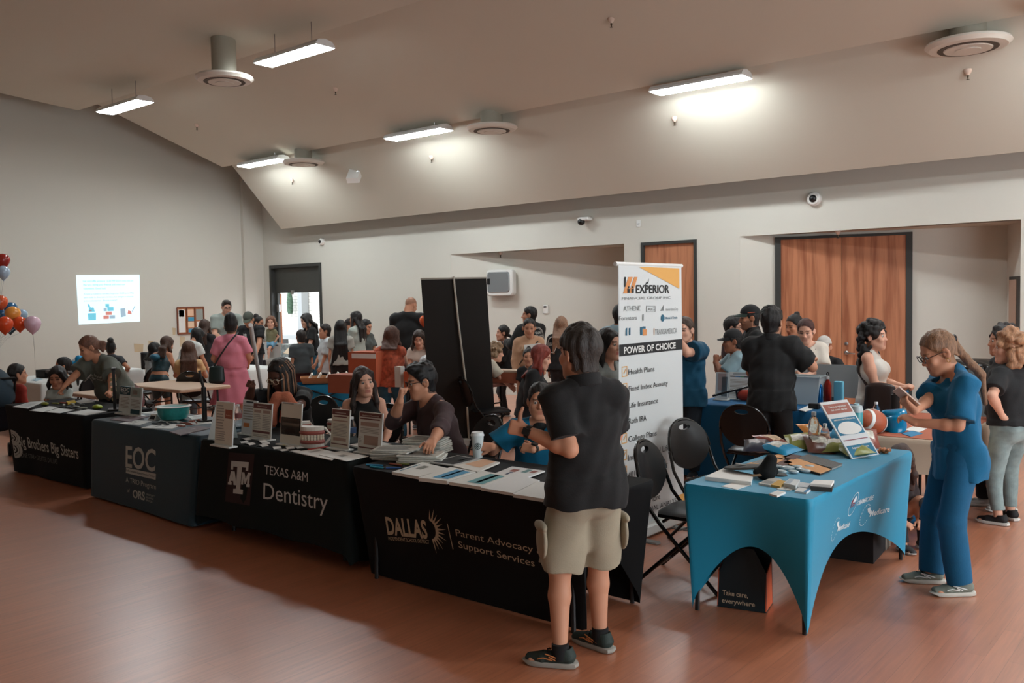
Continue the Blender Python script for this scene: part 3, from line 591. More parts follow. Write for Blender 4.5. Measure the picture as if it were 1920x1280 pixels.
# ------------------------------------------------------------------ people
M_SKIN = attr_mat('skin', rough=0.55, spec=0.35)
_b = M_SKIN.node_tree.nodes['Principled BSDF']; _b.inputs['Subsurface Weight'].default_value = 0.0
M_EYE = attr_mat('eyes', rough=0.15, spec=0.5)
def lin(c): return np.array(srgb(*c)[:3])
def cloth(col, kind='cotton'):
 nm = '%s_%d_%d_%d' % (kind, *col)
 if kind == 'shiny': return mat(nm, col, rough=0.45, bump=0.1, bscale=40)
 if kind == 'denim': return mat(nm, col, rough=0.85, noise=0.22, nscale=14, bump=0.15, bscale=160)
 return mat(nm, col, rough=0.85, bump=0.12, bscale=140, noise=0.06, nscale=9, sheen=0.05)
def hairm(col): return mat('hair_%d_%d_%d' % tuple(col), col, rough=0.42, spec=0.45, noise=0.45, nscale=30, bump=0.5, bscale=55, stretch=(6, 6, 0.8))
SKIN = dict(light=(214, 164, 140), tan=(192, 138, 110), mid=(174, 118, 90), brown=(150, 98, 74), dark=(92, 58, 45))
def rot_x(a): c, s = math.cos(a), math.sin(a); return np.array([[1, 0, 0], [0, c, -s], [0, s, c]])
def rot_y(a): c, s = math.cos(a), math.sin(a); return np.array([[c, 0, s], [0, 1, 0], [-s, 0, c]])
def rot_z(a): c, s = math.cos(a), math.sin(a); return np.array([[c, -s, 0], [s, c, 0], [0, 0, 1]])
def two_bone(S, T, l1, l2, hint):
 S = np.array(S, float); T = np.array(T, float); d = T-S; L = np.linalg.norm(d); mx = (l1+l2)*0.995
 if L > mx: T = S+d/L*mx; d = T-S; L = mx
 L = max(L, abs(l1-l2)+0.02); u = unit(d); a = (l1*l1-l2*l2+L*L)/(2*L); hgt = math.sqrt(max(l1*l1-a*a, 0)); h = np.array(hint, float); h = unit(h-u*(h@u)); return S+u*a+h*hgt, T
class Fig: pass
def skeleton(H, p):
 k = Fig(); f = p.get('sex', 'm') == 'f'; k.f = f; hh = 0.235*(0.60+0.40*min(1.0, H/1.7)); k.hs = hh/0.235*p.get('head', 1.05); k.sb = sb = (H-hh)/1.515; k.H = H
 R = math.radians; lean = R(p.get('lean', 0)); sl = R(p.get('side', 0)); tw = R(p.get('twist', 0)); k.g = p.get('g', 1.0)
 sit = p.get('sit'); zp = (sit+0.095*sb) if sit is not None else 0.93*sb-p.get('crouch', 0)
 Rz = rot_z(tw)
 def dirn(fr): return Rz@rot_y(sl*fr)@rot_x(-lean*fr)
 yb = -0.16*math.sin(lean)*sb if sit is None else 0.0
 k.pel = np.array([0, yb, zp]); A0, A1_, A2_ = rot_y(sl*0.3)@rot_x(-lean*0.45), dirn(0.8), dirn(1.0)
 k.A0 = A0; k.ch = A2_
 k.waist = k.pel+A0@np.array([0, 0, 0.14])*sb; k.chest = k.waist+A1_@np.array([0, 0.005, 0.18])*sb; k.neck = k.chest+A2_@np.array([0, -0.015, 0.205])*sb
 sw = (0.158 if f else 0.182)*sb*p.get('shoulders', 1.0); k.sh = {}
 for s, nm in ((-1, 'l'), (1, 'r')): k.sh[nm] = k.neck+A2_@np.array([s*sw, 0.0, (-0.055+p.get('shrug', 0))*sb])
 hy, hp, hr = R(p.get('hy', 0)), R(p.get('hp', 0)), R(p.get('hroll', 0)); k.hd = rot_z(hy)@rot_y(hr)@rot_x(-hp)
 nd = unit(A2_@np.array([0, 0.12, 1.0])+np.array([0, 0.1*math.sin(hp), 0.9])); k.hc = k.neck+nd*0.032*sb+k.hd@np.array([0, 0.028, 0.118])*k.hs
 k.top = k.hc+k.hd@np.array([0, -0.01, 0.128])*k.hs
 wd = (0.088 if not f else 0.092)*sb; k.hip = {}; k.kn = {}; k.an = {}; k.ft = {}
 for s, nm in ((-1, 'l'), (1, 'r')):
  hip = k.pel+A0@np.array([s*wd, 0, -0.03*sb]); k.hip[nm] = hip; ft = p.get('f'+nm)
  if sit is not None: ft = ft or (s*0.13, 0.40, 8 if s > 0 else -8); kd = (s*0.15, 1, 0.8)
  else: ft = ft or (s*0.105, 0.0, 10 if s > 0 else -10); kd = (s*0.12, 1, 0)
  k.ft[nm] = ft; fd = rot_z(-R(ft[2]))@np.array([0, 1, 0.]); ank = np.array([ft[0]*sb, ft[1]*sb, 0.075*sb+(ft[3] if len(ft) > 3 else 0)]); kdd = p.get('k'+nm, kd)
  k.kn[nm], k.an[nm] = two_bone(hip, ank, 0.425*sb, 0.415*sb, kdd)
 return k
def palm(bl, w, hd, nrm, sb, side, curl, thumb, kk=0.008):
 """hand at wrist w, fingers along hd, back of hand along nrm; side +1 right / -1 left; curl = one number or four; thumb: 'side','up','in'"""
 y = unit(hd); z = unit(np.array(nrm, float)-y*(np.array(nrm, float)@y)); x = np.cross(y, z)*(-side)   # x towards the thumb
 s = sb; T = lambda a, b, c: w+x*a*s+y*b*s+z*c*s
 cu = curl if hasattr(curl, '__len__') else [curl]*4
 for i, xr in enumerate((0.028, 0.009, -0.010, -0.028)):
  bl.limb(T(xr*0.45, 0.0, 0), T(xr, 0.085, 0), 0.019*s, 0.0125*s, k=0.012)
  ln = (0.072, 0.080, 0.074, 0.058)[i]*s; a = 0.0; p0 = T(xr, 0.088, 0)
  for j, (fr, base) in enumerate(((0.44, 12), (0.31, 16), (0.25, 12))):
   a += math.radians(base+cu[i]*(78, 84, 52)[j]); d = y*math.cos(a)-z*math.sin(a)+x*(xr*0.9 if cu[i] < 0.5 else 0); d = unit(d); p1 = p0+d*ln*fr
   bl.limb(p0, p1, (0.0095-0.0009*j)*s, (0.0088-0.001*j)*s, k=0.003); p0 = p1
 b = T(0.020, 0.022, -0.006); th = {'side': ((0.047, 0.052, -0.014), (0.058, 0.078, -0.018), (0.062, 0.103, -0.022)), 'up': ((0.045, 0.050, 0.004), (0.080, 0.056, 0.006), (0.112, 0.052, 0.006)), 'in': ((0.042, 0.052, -0.024), (0.036, 0.078, -0.04), (0.020, 0.098, -0.046))}[thumb]
 q = b
 for j, tt in enumerate(th): t = T(*tt); bl.limb(q, t, (0.0165, 0.0125, 0.0105)[j]*s, (0.0125, 0.0108, 0.0085)[j]*s, k=0.008 if j == 0 else 0.003); q = t
 return x, y, z
HANDS = dict(down=((0.225, 0.03, 0.80), 0.25), front=((0.11, 0.30, 1.05), 0.45), hold=((0.07, 0.33, 1.12), 0.55), phone=((0.05, 0.30, 1.16), 0.6), hip=((0.19, 0.02, 1.0), 0.3), lap=((0.10, 0.26, 0.70), 0.3), table=((0.18, 0.36, 0.82), 0.25))
LOG = []
def person(px, py, D, face, label, H=None, vox=None, **p):
 """px,py: crown in the photo; D: plan distance; face: heading in degrees, 0 towards the camera, 90 towards image right, 180 away"""
 top = atd(px, py, D); phi = math.radians(face)
 to_cam = -top[:2]/np.linalg.norm(top[:2]); ang = math.atan2(to_cam[1], to_cam[0])+phi     # heading
 rz = ang-PI/2
 if H is None:
  lo, hi = 0.55, 2.3
  for _ in range(30):
   H = (lo+hi)/2; kz = skeleton(H, p).top[2]+0.012
   if kz < top[2]: lo = H
   else: hi = H
 k = skeleton(H, p); Rw = rot_z(rz); base = np.array([top[0], top[1], 0])-np.array([*(Rw@k.top)[:2], 0]); base[2] = p.get('lift', 0.0)
 LOG.append((label, round(H, 2), np.round(base, 2).tolist()))
 def loc(wpt): return Rw.T@(np.array(wpt, float)-base)                                   # world -> figure
 h = vox or min(0.011, max(0.0045, D*0.00085)); sb, hs, g, f = k.sb, k.hs, k.g, k.f
 t = empty('person', tuple(base), rz, label, 'person', p.get('group'))
 skin = lin(SKIN[p.get('skin', 'tan')]); near = D < 9.0
 B = Blob(); ch, A0 = k.ch, k.A0
 C = lambda x, y, z: k.chest+ch@np.array([x, y, z])*sb
 cxd, pxd = ch[:, 0], A0[:, 0]
 hw = 0.165 if not f else 0.164
 # trunk
 B.limb(k.pel-A0[:, 2]*0.04*sb, k.pel+A0[:, 2]*0.03*sb, (hw*sb*(0.6+0.4*g), 0.115*sb*g), (hw*sb*(0.62+0.38*g), 0.115*sb*g), x=pxd, k=0.03)
 B.limb(k.pel+A0[:, 2]*0.03*sb, k.waist, (hw*0.96*sb*g, 0.11*sb*g), ((0.145 if not f else 0.132)*sb*g, 0.10*sb*g), x=pxd, k=0.05)
 B.limb(k.waist, k.chest, ((0.145 if not f else 0.132)*sb*g, 0.102*sb*g), (0.162*sb*(0.5+0.5*g), 0.115*sb*(0.5+0.5*g)), x=cxd, k=0.05)
 B.limb(k.chest, C(0, -0.01, 0.13), (0.162*sb*(0.5+0.5*g), 0.112*sb*(0.5+0.5*g)), ((0.15 if not f else 0.13)*sb, 0.08*sb), x=cxd, k=0.05)
 if g > 1.08: B.ell(k.waist+ch@np.array([0, 0.045*g, -0.01])*sb, np.array([0.125*g, 0.095*g, 0.14])*sb, ch.T, k=0.06)
 if f and not p.get('kid'):
  for s in (-1, 1): B.ell(C(s*0.07, 0.085*(0.6+0.4*g), 0.03), np.array([0.06, 0.055, 0.06])*sb*(0.7+0.3*g), ch.T, k=0.04)
 for s, nm in ((-1, 'l'), (1, 'r')):
  B.limb(k.neck+ch@np.array([s*0.03, -0.01, 0.0])*sb, k.sh[nm]+ch@np.array([0, -0.005, 0.005])*sb, 0.05*sb, 0.048*sb, k=0.04)
  B.ell(k.pel+A0@np.array([s*0.07, -0.042*g, -0.05])*sb, np.array([0.080, 0.060, 0.088])*sb*(0.5+0.5*g), A0.T, k=0.05)
 nk = (0.060 if not f else 0.049)*sb*(0.75+0.25*g)*p.get('neckw', 1.0)
 B.limb(k.neck-ch[:, 2]*0.02*sb, k.hc+k.hd@np.array([0, -0.028, -0.055])*hs, nk*1.12, nk, k=0.03)
 # legs
 ra = 0.5+0.5*g
 for nm in 'lr':
  hip, kn, an = k.hip[nm], k.kn[nm], k.an[nm]
  B.limb(hip, kn, (0.085 if not f else 0.09)*sb*ra, 0.056*sb*ra, k=0.035); m = kn+(an-kn)*0.32; sd = unit(np.cross(unit(an-kn), k.A0[:, 0]))
  B.limb(kn, m-sd*0.012*sb, 0.054*sb*ra, 0.057*sb*ra, k=0.025); B.limb(m-sd*0.012*sb, an, 0.055*sb*ra, 0.037*sb, k=0.02)
  fd = rot_z(-math.radians(k.ft[nm][2]))@np.array([0, 1, 0.]); B.limb(an+np.array([0, 0, -0.03])*sb-fd*0.03*sb, an+fd*0.15*sb+np.array([0, 0, -0.045])*sb, (0.033*sb, 0.036*sb), (0.038*sb, 0.022*sb), x=np.cross(fd, [0, 0, 1]), k=0.02)
 # arms and hands
 k.el = {}; k.wr = {}; k.hx = {}; au = (0.054 if not f else 0.047)*sb*ra; af = (0.042 if not f else 0.037)*sb*ra; aw = (0.028 if not f else 0.025)*sb
 for s, nm in ((-1, 'l'), (1, 'r')):
  spec = p.get('h'+nm, 'down'); o = {}
  if isinstance(spec, dict): o = spec; spec = o['at']
  cu = o.get('curl', None)
  if isinstance(spec, str): q, c0 = HANDS[spec]; tgt = np.array([s*q[0], q[1], q[2]])*sb; cu = c0 if cu is None else cu
  elif spec[0] == 'w': tgt = loc(spec[1:])
  else: tgt = np.array(spec, float)*sb
  cu = 0.35 if cu is None else cu
  if sit_off(p) and isinstance(spec, str): tgt = tgt+np.array([0, 0, 0])
  el, wr = two_bone(k.sh[nm], tgt, 0.285*sb, 0.255*sb, o.get('elbow', (s*0.55, -0.55, -0.65))); k.el[nm], k.wr[nm] = el, wr
  B.limb(k.sh[nm], k.sh[nm]+(el-k.sh[nm])*0.45, au*1.05, au*0.98, k=0.03); B.limb(k.sh[nm]+(el-k.sh[nm])*0.45, el, au*0.98, af, k=0.02)
  q = el+(wr-el)*0.28; B.limb(el, q, af, af*1.06, k=0.015); B.limb(q, wr, af*1.06, aw, k=0.015)
  hd = o.get('dir'); fa = unit(wr-el)
  hd = fa if hd is None else unit(Rw.T@np.array(hd[1:]) if hd[0] == 'w' else hd)
  nr = o.get('back')
  if nr is None: nr = np.array([s*1.0, 0.15, 0.1]) if abs(fa[2]) > 0.6 else np.array([s*0.35, 0, 1.0])
  elif nr[0] == 'w': nr = Rw.T@np.array(nr[1:])
  k.hx[nm] = palm(B, wr, hd, nr, sb*(1.0 if not f else 0.92), s, cu, o.get('thumb', 'side'))
 # head
 Hd = lambda x, y, z: k.hc+k.hd@np.array([x, y, z])*hs
 RT = k.hd.T; jw = p.get('jaw', 1.0)*(1.0 if not f else 0.93); kidf = 1.0
 B.ell(Hd(0, -0.016, 0.032), np.array([0.074, 0.094, 0.090])*hs, RT, k=0.02); B.ell(Hd(0, 0.026, -0.042), np.array([0.058*jw, 0.064, 0.076])*hs, RT, k=0.03)
 B.ell(Hd(0, 0.066, -0.100), np.array([0.024*jw, 0.02, 0.018])*hs, RT, k=0.03*hs)
 for s in (-1, 1):
  B.limb(Hd(s*0.05*jw, -0.005, -0.055), Hd(s*0.022*jw, 0.058, -0.096), 0.017*hs, 0.016*hs, k=0.03)
  B.ell(Hd(s*0.040, 0.060, -0.026), np.array([0.022, 0.02, 0.022])*hs, RT, k=0.02)
  B.ell(Hd(s*0.078, -0.016, -0.008), np.array([0.0095, 0.021, 0.033])*hs, (k.hd@rot_z(s*0.5)).T, k=0.006)
  B.ell(Hd(s*0.086, -0.008, -0.004), np.array([0.007, 0.010, 0.017])*hs, (k.hd@rot_z(s*0.5)).T, k=0.004, op='s')
 bw = 0.072 if not f else 0.067; B.limb(Hd(-0.034, bw, 0.022), Hd(0.034, bw, 0.022), 0.012*hs, 0.012*hs, k=0.02)
 if D < 15:
  nf = 1.0 if not f else 0.94; B.limb(Hd(0, 0.081*nf, 0.010), Hd(0, 0.104*nf, -0.030), 0.0075*hs*nf, 0.011*hs*nf, k=0.012)
  for s in (-1, 1): B.ell(Hd(s*0.012, 0.094, -0.033), 0.0085*hs, k=0.008)
  for s in (-1, 1):
   B.ell(Hd(s*0.031, 0.091, 0.002), np.array([0.0165, 0.016, 0.0085])*hs, RT, k=0.010, op='s')
  op = p.get('mouth', 0)
  B.limb(Hd(-0.019, 0.079, -0.0605), Hd(0.019, 0.079, -0.0605), 0.0075*hs, 0.0075*hs, k=0.01); B.limb(Hd(-0.016, 0.078, -0.071), Hd(0.016, 0.078, -0.071), 0.008*hs, 0.008*hs, k=0.01)
  B.limb(Hd(-0.022, 0.089, -0.066), Hd(0.022, 0.089, -0.066), 0.0022*hs, 0.0022*hs, k=0.004, op='s')
 hc = lin(p.get('hair', ((30, 24, 22), 'short'))[0]); beard = p.get('beard', 0)
 lipc = lin(p.get('lips', tuple(int(c*0.86) for c in SKIN[p.get('skin', 'tan')])))*np.array([1.0, 0.72, 0.74])
 def colr(V):
  c = np.tile(skin, (len(V), 1)); q = (V-k.hc)@k.hd/hs; x, y, z = np.abs(q[:, 0]), q[:, 1], q[:, 2]; hd_ = (np.abs(q).max(1) < 0.16)
  def mix(m, cc, w): c[m] = c[m]*(1-w)+cc*w
  w = np.clip(1-((x/0.03)**2+((z+0.028)/0.03)**2), 0, 1)*(y > 0.03)*hd_; c[:] = c*(1-0.25*w[:, None])+(skin*np.array([1.12, 0.82, 0.80]))*0.25*w[:, None]
  if beard: m = hd_ & (y > -0.01) & (z < -0.035-0.02*(x > 0.03)+0.03*(x > 0.055)) & ~((x < 0.02) & (z > -0.075) & (z < -0.056)); mix(m, hc, beard)
  m = hd_ & (x < 0.0235) & (z < -0.0535) & (z > -0.0785) & (y > 0.06); mix(m, lipc, 0.75)
  bz = 0.0235+0.10*(0.022-np.abs(x-0.026))*0.5; m = hd_ & (x > 0.011) & (x < 0.05) & (np.abs(z-bz) < (0.0055 if not f else 0.0040)+0.0012*(h > 0.006)) & (y > 0.045); mix(m, hc*0.9, 0.8)
  if not near:
   m = hd_ & (np.abs(x-0.031) < 0.016) & (np.abs(z-0.002) < 0.007) & (y > 0.05); mix(m, np.array([0.03, 0.02, 0.018]), 0.78)
  if not near: pass
  hst = (p.get('hair') or (0, 'bald'))[1]
  if hst in ('short', 'fade', 'messy', 'pony', 'bun', 'updo', 'braids'):
   q_ = 0.86*(y-0.070)-0.51*(z-0.078); ear = (x > 0.066) & (np.abs(y+0.010) < 0.024) & (z < 0.022); m = hd_ & (q_ < 0) & (z > -0.098+0.30*(y+0.08)) & ~ear & (y < 0.095); mix(m, hc, 0.85)
  if p.get('scalp') is not None: m = hd_ & (z > 0.045-0.9*np.maximum(0, -y-0.02)+0.5*np.maximum(0, y-0.04)); mix(m, hc, p['scalp'])
  return c
 body = blob_obj('body', B, h, M_SKIN, t, it=1, col=colr)
 if near and p.get('eyes', True):
  gz = p.get('gaze', (0, 0))
  for s in (-1, 1):
   fwd = k.hd@unit((math.sin(math.radians(gz[0])), math.cos(math.radians(gz[0])), -math.sin(math.radians(gz[1])))); ax = frame_to(fwd, k.hd[:, 2]); r = 0.0128*hs; vs = []; cs = []; n = 16
   for a_, cc in ((0.02, 0), (0.2, 0), (0.23, 1), (0.5, 1), (0.55, 2), (0.9, 2), (1.3, 2)):
    for i in range(n): vs.append(Hd(s*0.031, 0.0715, 0.002)+ax[2]*r*math.cos(a_)+(ax[0]*math.cos(2*PI*i/n)+ax[1]*math.sin(2*PI*i/n))*r*math.sin(a_)); cs.append((np.array([0.006]*3), np.array([0.045, 0.024, 0.015]), np.array([0.5, 0.48, 0.45]))[cc])
   q = np.array([(j*n+i, j*n+(i+1) % n, (j+1)*n+(i+1) % n, (j+1)*n+i) for j in range(6) for i in range(n)]); link('eye', np_mesh('eye', np.array(vs), q, np.array(cs)), M_EYE, t)
 # clothes
 tp = p.get('top')
 if tp:
  ls = tp.get('loose', 0.012); G = Blob(); sl = tp.get('sl', 0.55); hem = tp.get('hem', -0.02); e = ls
  G.limb(k.chest, C(0, -0.008, 0.135), ((0.162*(0.5+0.5*g))*sb+e, 0.113*sb*(0.5+0.5*g)+e), ((0.152 if not f else 0.13)*sb+e*0.5, 0.084*sb+e*0.5), x=cxd, k=0.05)
  G.limb(k.waist, k.chest, ((0.148 if not f else 0.136)*sb*g+e*1.3, 0.105*sb*g+e*1.3), (0.163*sb*(0.5+0.5*g)+e, 0.116*sb*(0.5+0.5*g)+e), x=cxd, k=0.05)
  if g > 1.08: G.ell(k.waist+ch@np.array([0, 0.045*g, -0.01])*sb, np.array([0.125*g, 0.095*g, 0.14])*sb+e, ch.T, k=0.06)
  if f and not p.get('kid'):
   for s in (-1, 1): G.ell(C(s*0.07, 0.085*(0.6+0.4*g), 0.03), np.array([0.06, 0.055, 0.06])*sb*(0.7+0.3*g)+e*0.8, ch.T, k=0.05)
  wp = k.pel+A0[:, 2]*0.03*sb
  G.limb(wp, k.waist, (hw*0.98*sb*g+e*1.2, 0.118*sb*g+e*1.2), ((0.148 if not f else 0.136)*sb*g+e*1.3, 0.105*sb*g+e*1.3), x=pxd, k=0.05)
  if hem < 0.03:
   hz = wp+A0[:, 2]*(hem-0.03)*sb; fl = tp.get('flare', 0.0); pl = (p.get('bottom') or {}).get('loose', 0.01)+0.012
   G.limb(hz-A0[:, 2]*0.06*sb, wp, (hw*sb*g+e*1.3+fl+pl*0.6, 0.130*sb*g+e*1.2+fl+pl*0.5), (hw*0.98*sb*g+e*1.2, 0.12*sb*g+e*1.2), x=pxd, k=0.04, flat=True)
   for s in (-1, 1): G.ell(k.pel+A0@np.array([s*0.065, -0.036*g, -0.05])*sb, np.array([0.084, 0.068, 0.10])*sb*(0.5+0.5*g)+e*0.5+pl, A0.T, k=0.06)
  else: hz = k.pel+A0[:, 2]*hem*sb
  G.plane(hz, -A0[:, 2], None, None)
  for s, nm in ((-1, 'l'), (1, 'r')):
   G.limb(k.neck+ch@np.array([s*0.035, -0.012, -0.004])*sb, k.sh[nm]+ch@np.array([-s*(0.03 if sl == 0 else 0), -0.005, 0.004])*sb, 0.05*sb+e*0.6, (0.047 if sl else 0.030)*sb+e*0.5, k=0.04)
   S_, E_, W_ = k.sh[nm], k.el[nm], k.wr[nm]; fl = tp.get('cuff', 0.012)
   if 0 < sl <= 1: G.limb(S_-(E_-S_)*0.02, S_+(E_-S_)*sl, au*1.08+e, au+e+fl, k=0.03, flat=True); G.ell(S_, au*1.06+e, k=0.03)
   elif sl > 1:
    G.limb(S_, E_, au*1.05+e, af+e*1.1, k=0.03); en = E_+(W_-E_)*min(1.0, sl-1.0); G.limb(E_, en, af+e*1.2, (aw if sl > 1.9 else af*0.95)+e*0.9, k=0.02, flat=True); G.ell(E_, af+e*1.15, k=0.01)
  G.wrinkle(tp.get('wr', 0.006), 26, int(px*7+py) % 1000, (1.2, 1.2, 0.6)); G.wrinkle(tp.get('wr', 0.006)*0.5, 62, int(px*3+py) % 997, (1, 1, 0.7))
  nkt = tp.get('neck', 'crew'); nr_ = nk+{'crew': 0.012, 'v': 0.014, 'polo': 0.008, 'scoop': 0.045, 'tank': 0.03}.get(nkt, 0.012)*sb
  up = unit(k.hc-k.neck)
  G.limb(k.neck+ch@np.array([0, 0.012, -0.005])*sb, k.hc, nr_, nr_*1.05, k=0.008, op='s');
  if nkt in ('scoop', 'tank'): G.limb(k.neck+ch@np.array([0, 0.06, -0.02])*sb, k.neck+ch@np.array([0, 0.13, 0.05])*sb, 0.05*sb, 0.09*sb, k=0.01, op='s')
  if nkt == 'v': G.limb(k.neck+ch@np.array([0, 0.09, -0.11])*sb, k.neck+ch@np.array([0, 0.10, 0.06])*sb, 0.012*sb, 0.075*sb, k=0.005, op='s')
  if sl == 0:
   for s, nm in ((-1, 'l'), (1, 'r')): G.limb(k.sh[nm]+ch@np.array([s*0.018, 0, 0.03])*sb, k.sh[nm]+ch@np.array([s*0.055, 0, -0.09])*sb, 0.05*sb, 0.05*sb, k=0.008, op='s')
  m = tp['m'] if 'm' in tp else cloth(tp['c'])
  o = blob_obj(tp.get('name', 'shirt'), G, h*1.05, m, t, it=1); k.shirt = o
  if nkt == 'polo':
   Cb = Blob(); Cb.limb(k.neck+ch@np.array([0, 0.0, -0.005])*sb, k.neck+up*0.062*sb-ch[:, 1]*0.006, nk*1.30+0.008, nk*1.16+0.006, k=0.0, flat=True); Cb.limb(k.neck-ch[:, 2]*0.03, k.hc, nk*1.02, nk*1.02, k=0.002, op='s'); Cb.limb(k.neck+ch@np.array([0, 0.10, 0.0])*sb, k.neck+ch@np.array([0, 0.10, 0.1])*sb, 0.03*sb, 0.06*sb, k=0.004, op='s')
   blob_obj('collar', Cb, min(h, 0.006), m, t, it=1)
 bt = p.get('bottom')
 if bt:
  G = Blob(); ls = bt.get('loose', 0.015); lw = min(ls, 0.015); kd = bt.get('kind', 'trousers'); m = bt['m'] if 'm' in bt else cloth(bt['c'], bt.get('fab', 'cotton')); L = bt.get('len', 1.0 if kd == 'trousers' else 0.5)
  G.limb(k.pel-A0[:, 2]*0.03*sb, k.pel+A0[:, 2]*bt.get('rise', 0.07)*sb, (hw*sb*(0.62+0.38*g)+lw, 0.12*sb*g+lw), (hw*0.98*sb*g+lw*0.7, 0.113*sb*g+lw*0.7), x=pxd, k=0.03, flat=True)
  for s, nm in ((-1, 'l'), (1, 'r')): G.ell(k.pel+A0@np.array([s*0.07, -0.048*g, -0.05])*sb, np.array([0.086, 0.074, 0.097])*sb*(0.5+0.5*g)+lw*0.7, A0.T, k=0.05)
  if kd in ('trousers', 'shorts'):
   for nm in 'lr':
    hip, kn, an = k.hip[nm], k.kn[nm], k.an[nm]; rt = (0.086 if not f else 0.091)*sb*ra+lw; rk = 0.058*sb*ra+ls*bt.get('knee', 1.0); rn = bt.get('ankle', 0.042*sb+ls)
    if kd == 'shorts':
     if L <= 1.0: en = hip+(kn-hip)*L; G.limb(hip, en, rt, rk+ls*0.8+(1-L)*0.03, k=0.04, flat=True)
     else: en = kn+(an-kn)*(L-1); G.limb(hip, kn, rt, rk+ls*0.6, k=0.04); G.limb(kn, en, rk+ls*0.6, rk+ls*0.9, k=0.02, flat=True)
     G.ell(hip, rt, k=0.03)
    else:
     G.limb(hip, kn, rt, rk, k=0.04); G.limb(kn, kn+(an-kn)*(0.93*L if L < 1 else 0.97), rk, rn, k=0.02, flat=True); G.ell(kn, rk, k=0.02)
  else:                                             # skirt
   rx, ry = hw*sb*g+ls, 0.12*sb*g+ls; bot = k.pel+A0[:, 2]*-0.03*sb+(np.array([0, 0, -1.0])*L*0.9*sb if p.get('sit') is None else np.array([0, 0.5*L, -0.3*L])*sb)
   G.limb(bot, k.pel+A0[:, 2]*0.0, (rx+bt.get('flare', 0.05), ry+bt.get('flare', 0.05)), (rx, ry), x=pxd, k=0.03, flat=True)
  G.wrinkle(bt.get('wr', 0.005), 30, int(px*5+py) % 991, (1.2, 1.2, 0.4)); G.plane(k.pel+A0[:, 2]*bt.get('rise', 0.07)*sb, A0[:, 2], k.pel-0.35*sb, k.pel+0.35*sb)
  k.trs = blob_obj(bt.get('name', kd), G, h*1.05, m, t, it=1)
 sc = p.get('shoes')
 if sc:
  for s, nm in ((-1, 'l'), (1, 'r')):
   an = k.an[nm]; fd = rot_z(-math.radians(k.ft[nm][2]))@np.array([0, 1, 0.]); rd = np.cross(fd, [0, 0, 1]); z0 = an[2]-0.075*sb; P0 = np.array([an[0], an[1], z0]); T = lambda a, b, c: P0+rd*a*sb+fd*b*sb+np.array([0, 0, c])*sb
   U = Blob(); hv = max(0.004, h*0.8); U.limb(T(0, -0.045, 0.05), T(0, 0.09, 0.042), (0.042*sb, 0.036*sb), (0.047*sb, 0.030*sb), x=rd, k=0.01); U.limb(T(0, 0.09, 0.042), T(s*-0.008, 0.165, 0.034), (0.047*sb, 0.03*sb), (0.036*sb, 0.022*sb), x=rd, k=0.01); U.limb(T(0, -0.03, 0.05), T(0, -0.022, 0.098), (0.041*sb, 0.05*sb), (0.041*sb, 0.046*sb), x=rd, k=0.02, flat=True)
   U.limb(T(0, -0.02, 0.075), T(0, -0.02, 0.13), (0.032*sb, 0.036*sb), (0.036*sb, 0.04*sb), x=rd, k=0.004, op='s'); U.plane(T(0, 0, 0.018), (0, 0, -1))
   sh = blob_obj('shoe', U, hv, sc['m'] if 'm' in sc else mat('shoe_%d_%d_%d' % sc['c'], sc['c'], rough=0.7, bump=0.15, bscale=180), t, it=1)
   mb = MB(); pts = [(0.034, -0.085), (0.044, -0.05), (0.043, 0.0), (0.047, 0.07), (0.048, 0.11), (0.040, 0.16), (0.018, 0.198), (-0.012, 0.20), (-0.04, 0.165), (-0.05, 0.11), (-0.046, 0.06), (-0.043, 0.0), (-0.044, -0.05), (-0.034, -0.085), (0, -0.098)]
   for zz, sc_ in ((0.003, 0.94), (0.012, 1.02), (0.026, 1.0), (0.03, 0.93)): mb.v += [tuple(T(a*sc_*1.0, b*sc_+0.0, zz+(0.012 if b > 0.17 and zz < 0.02 else 0))) for a, b in pts]
   n = len(pts); mb.f = [(i*n+j, i*n+(j+1) % n, (i+1)*n+(j+1) % n, (i+1)*n+j) for i in range(3) for j in range(n)]+[tuple(reversed(range(n))), tuple(range(3*n, 4*n))]; mb.f = [tuple(reversed(q)) for q in mb.f]; mb.m = [0]*len(mb.f)
   so = mb.build('sole', mat('sole_%d_%d_%d' % sc.get('sole', (200, 200, 196)), sc.get('sole', (200, 200, 196)), rough=0.6), sh); k.shoe = sh
   if sc.get('extra'): sc['extra'](sh, T, s, sb)
 k.t, k.h, k.base, k.Rw, k.Hd, k.loc, k.C = t, h, base, Rw, Hd, loc, C
 do_hair(k, p)
 if p.get('glasses'):
  gm = MB()
  for s in (-1, 1):
   pts = [Hd(s*0.032+0.025*math.copysign(abs(math.cos(a))**0.7, math.cos(a)), 0.100-0.10*abs(s*0.032+0.025*math.cos(a))**1.4, 0.0+0.019*math.copysign(abs(math.sin(a))**0.7, math.sin(a))) for a in np.linspace(0, 2*PI, 17)[:-1]]
   gm.tube(pts, 0.0026*hs*p.get('rim', 1.0), 5, closed=True); gm.tube([Hd(s*0.057, 0.094, 0.006), Hd(s*0.078, 0.06, 0.008), Hd(s*0.082, -0.005, 0.006), Hd(s*0.08, -0.02, -0.008)], 0.0024*hs*p.get('rim', 1.0), 5)
  gm.tube([Hd(-0.009, 0.099, 0.004), Hd(0, 0.103, 0.007), Hd(0.009, 0.099, 0.004)], 0.0022*hs, 5)
  gm.build('glasses', mat('glasses_%d_%d_%d' % p['glasses'], p['glasses'], rough=0.3), t)
 cp = p.get('cap')
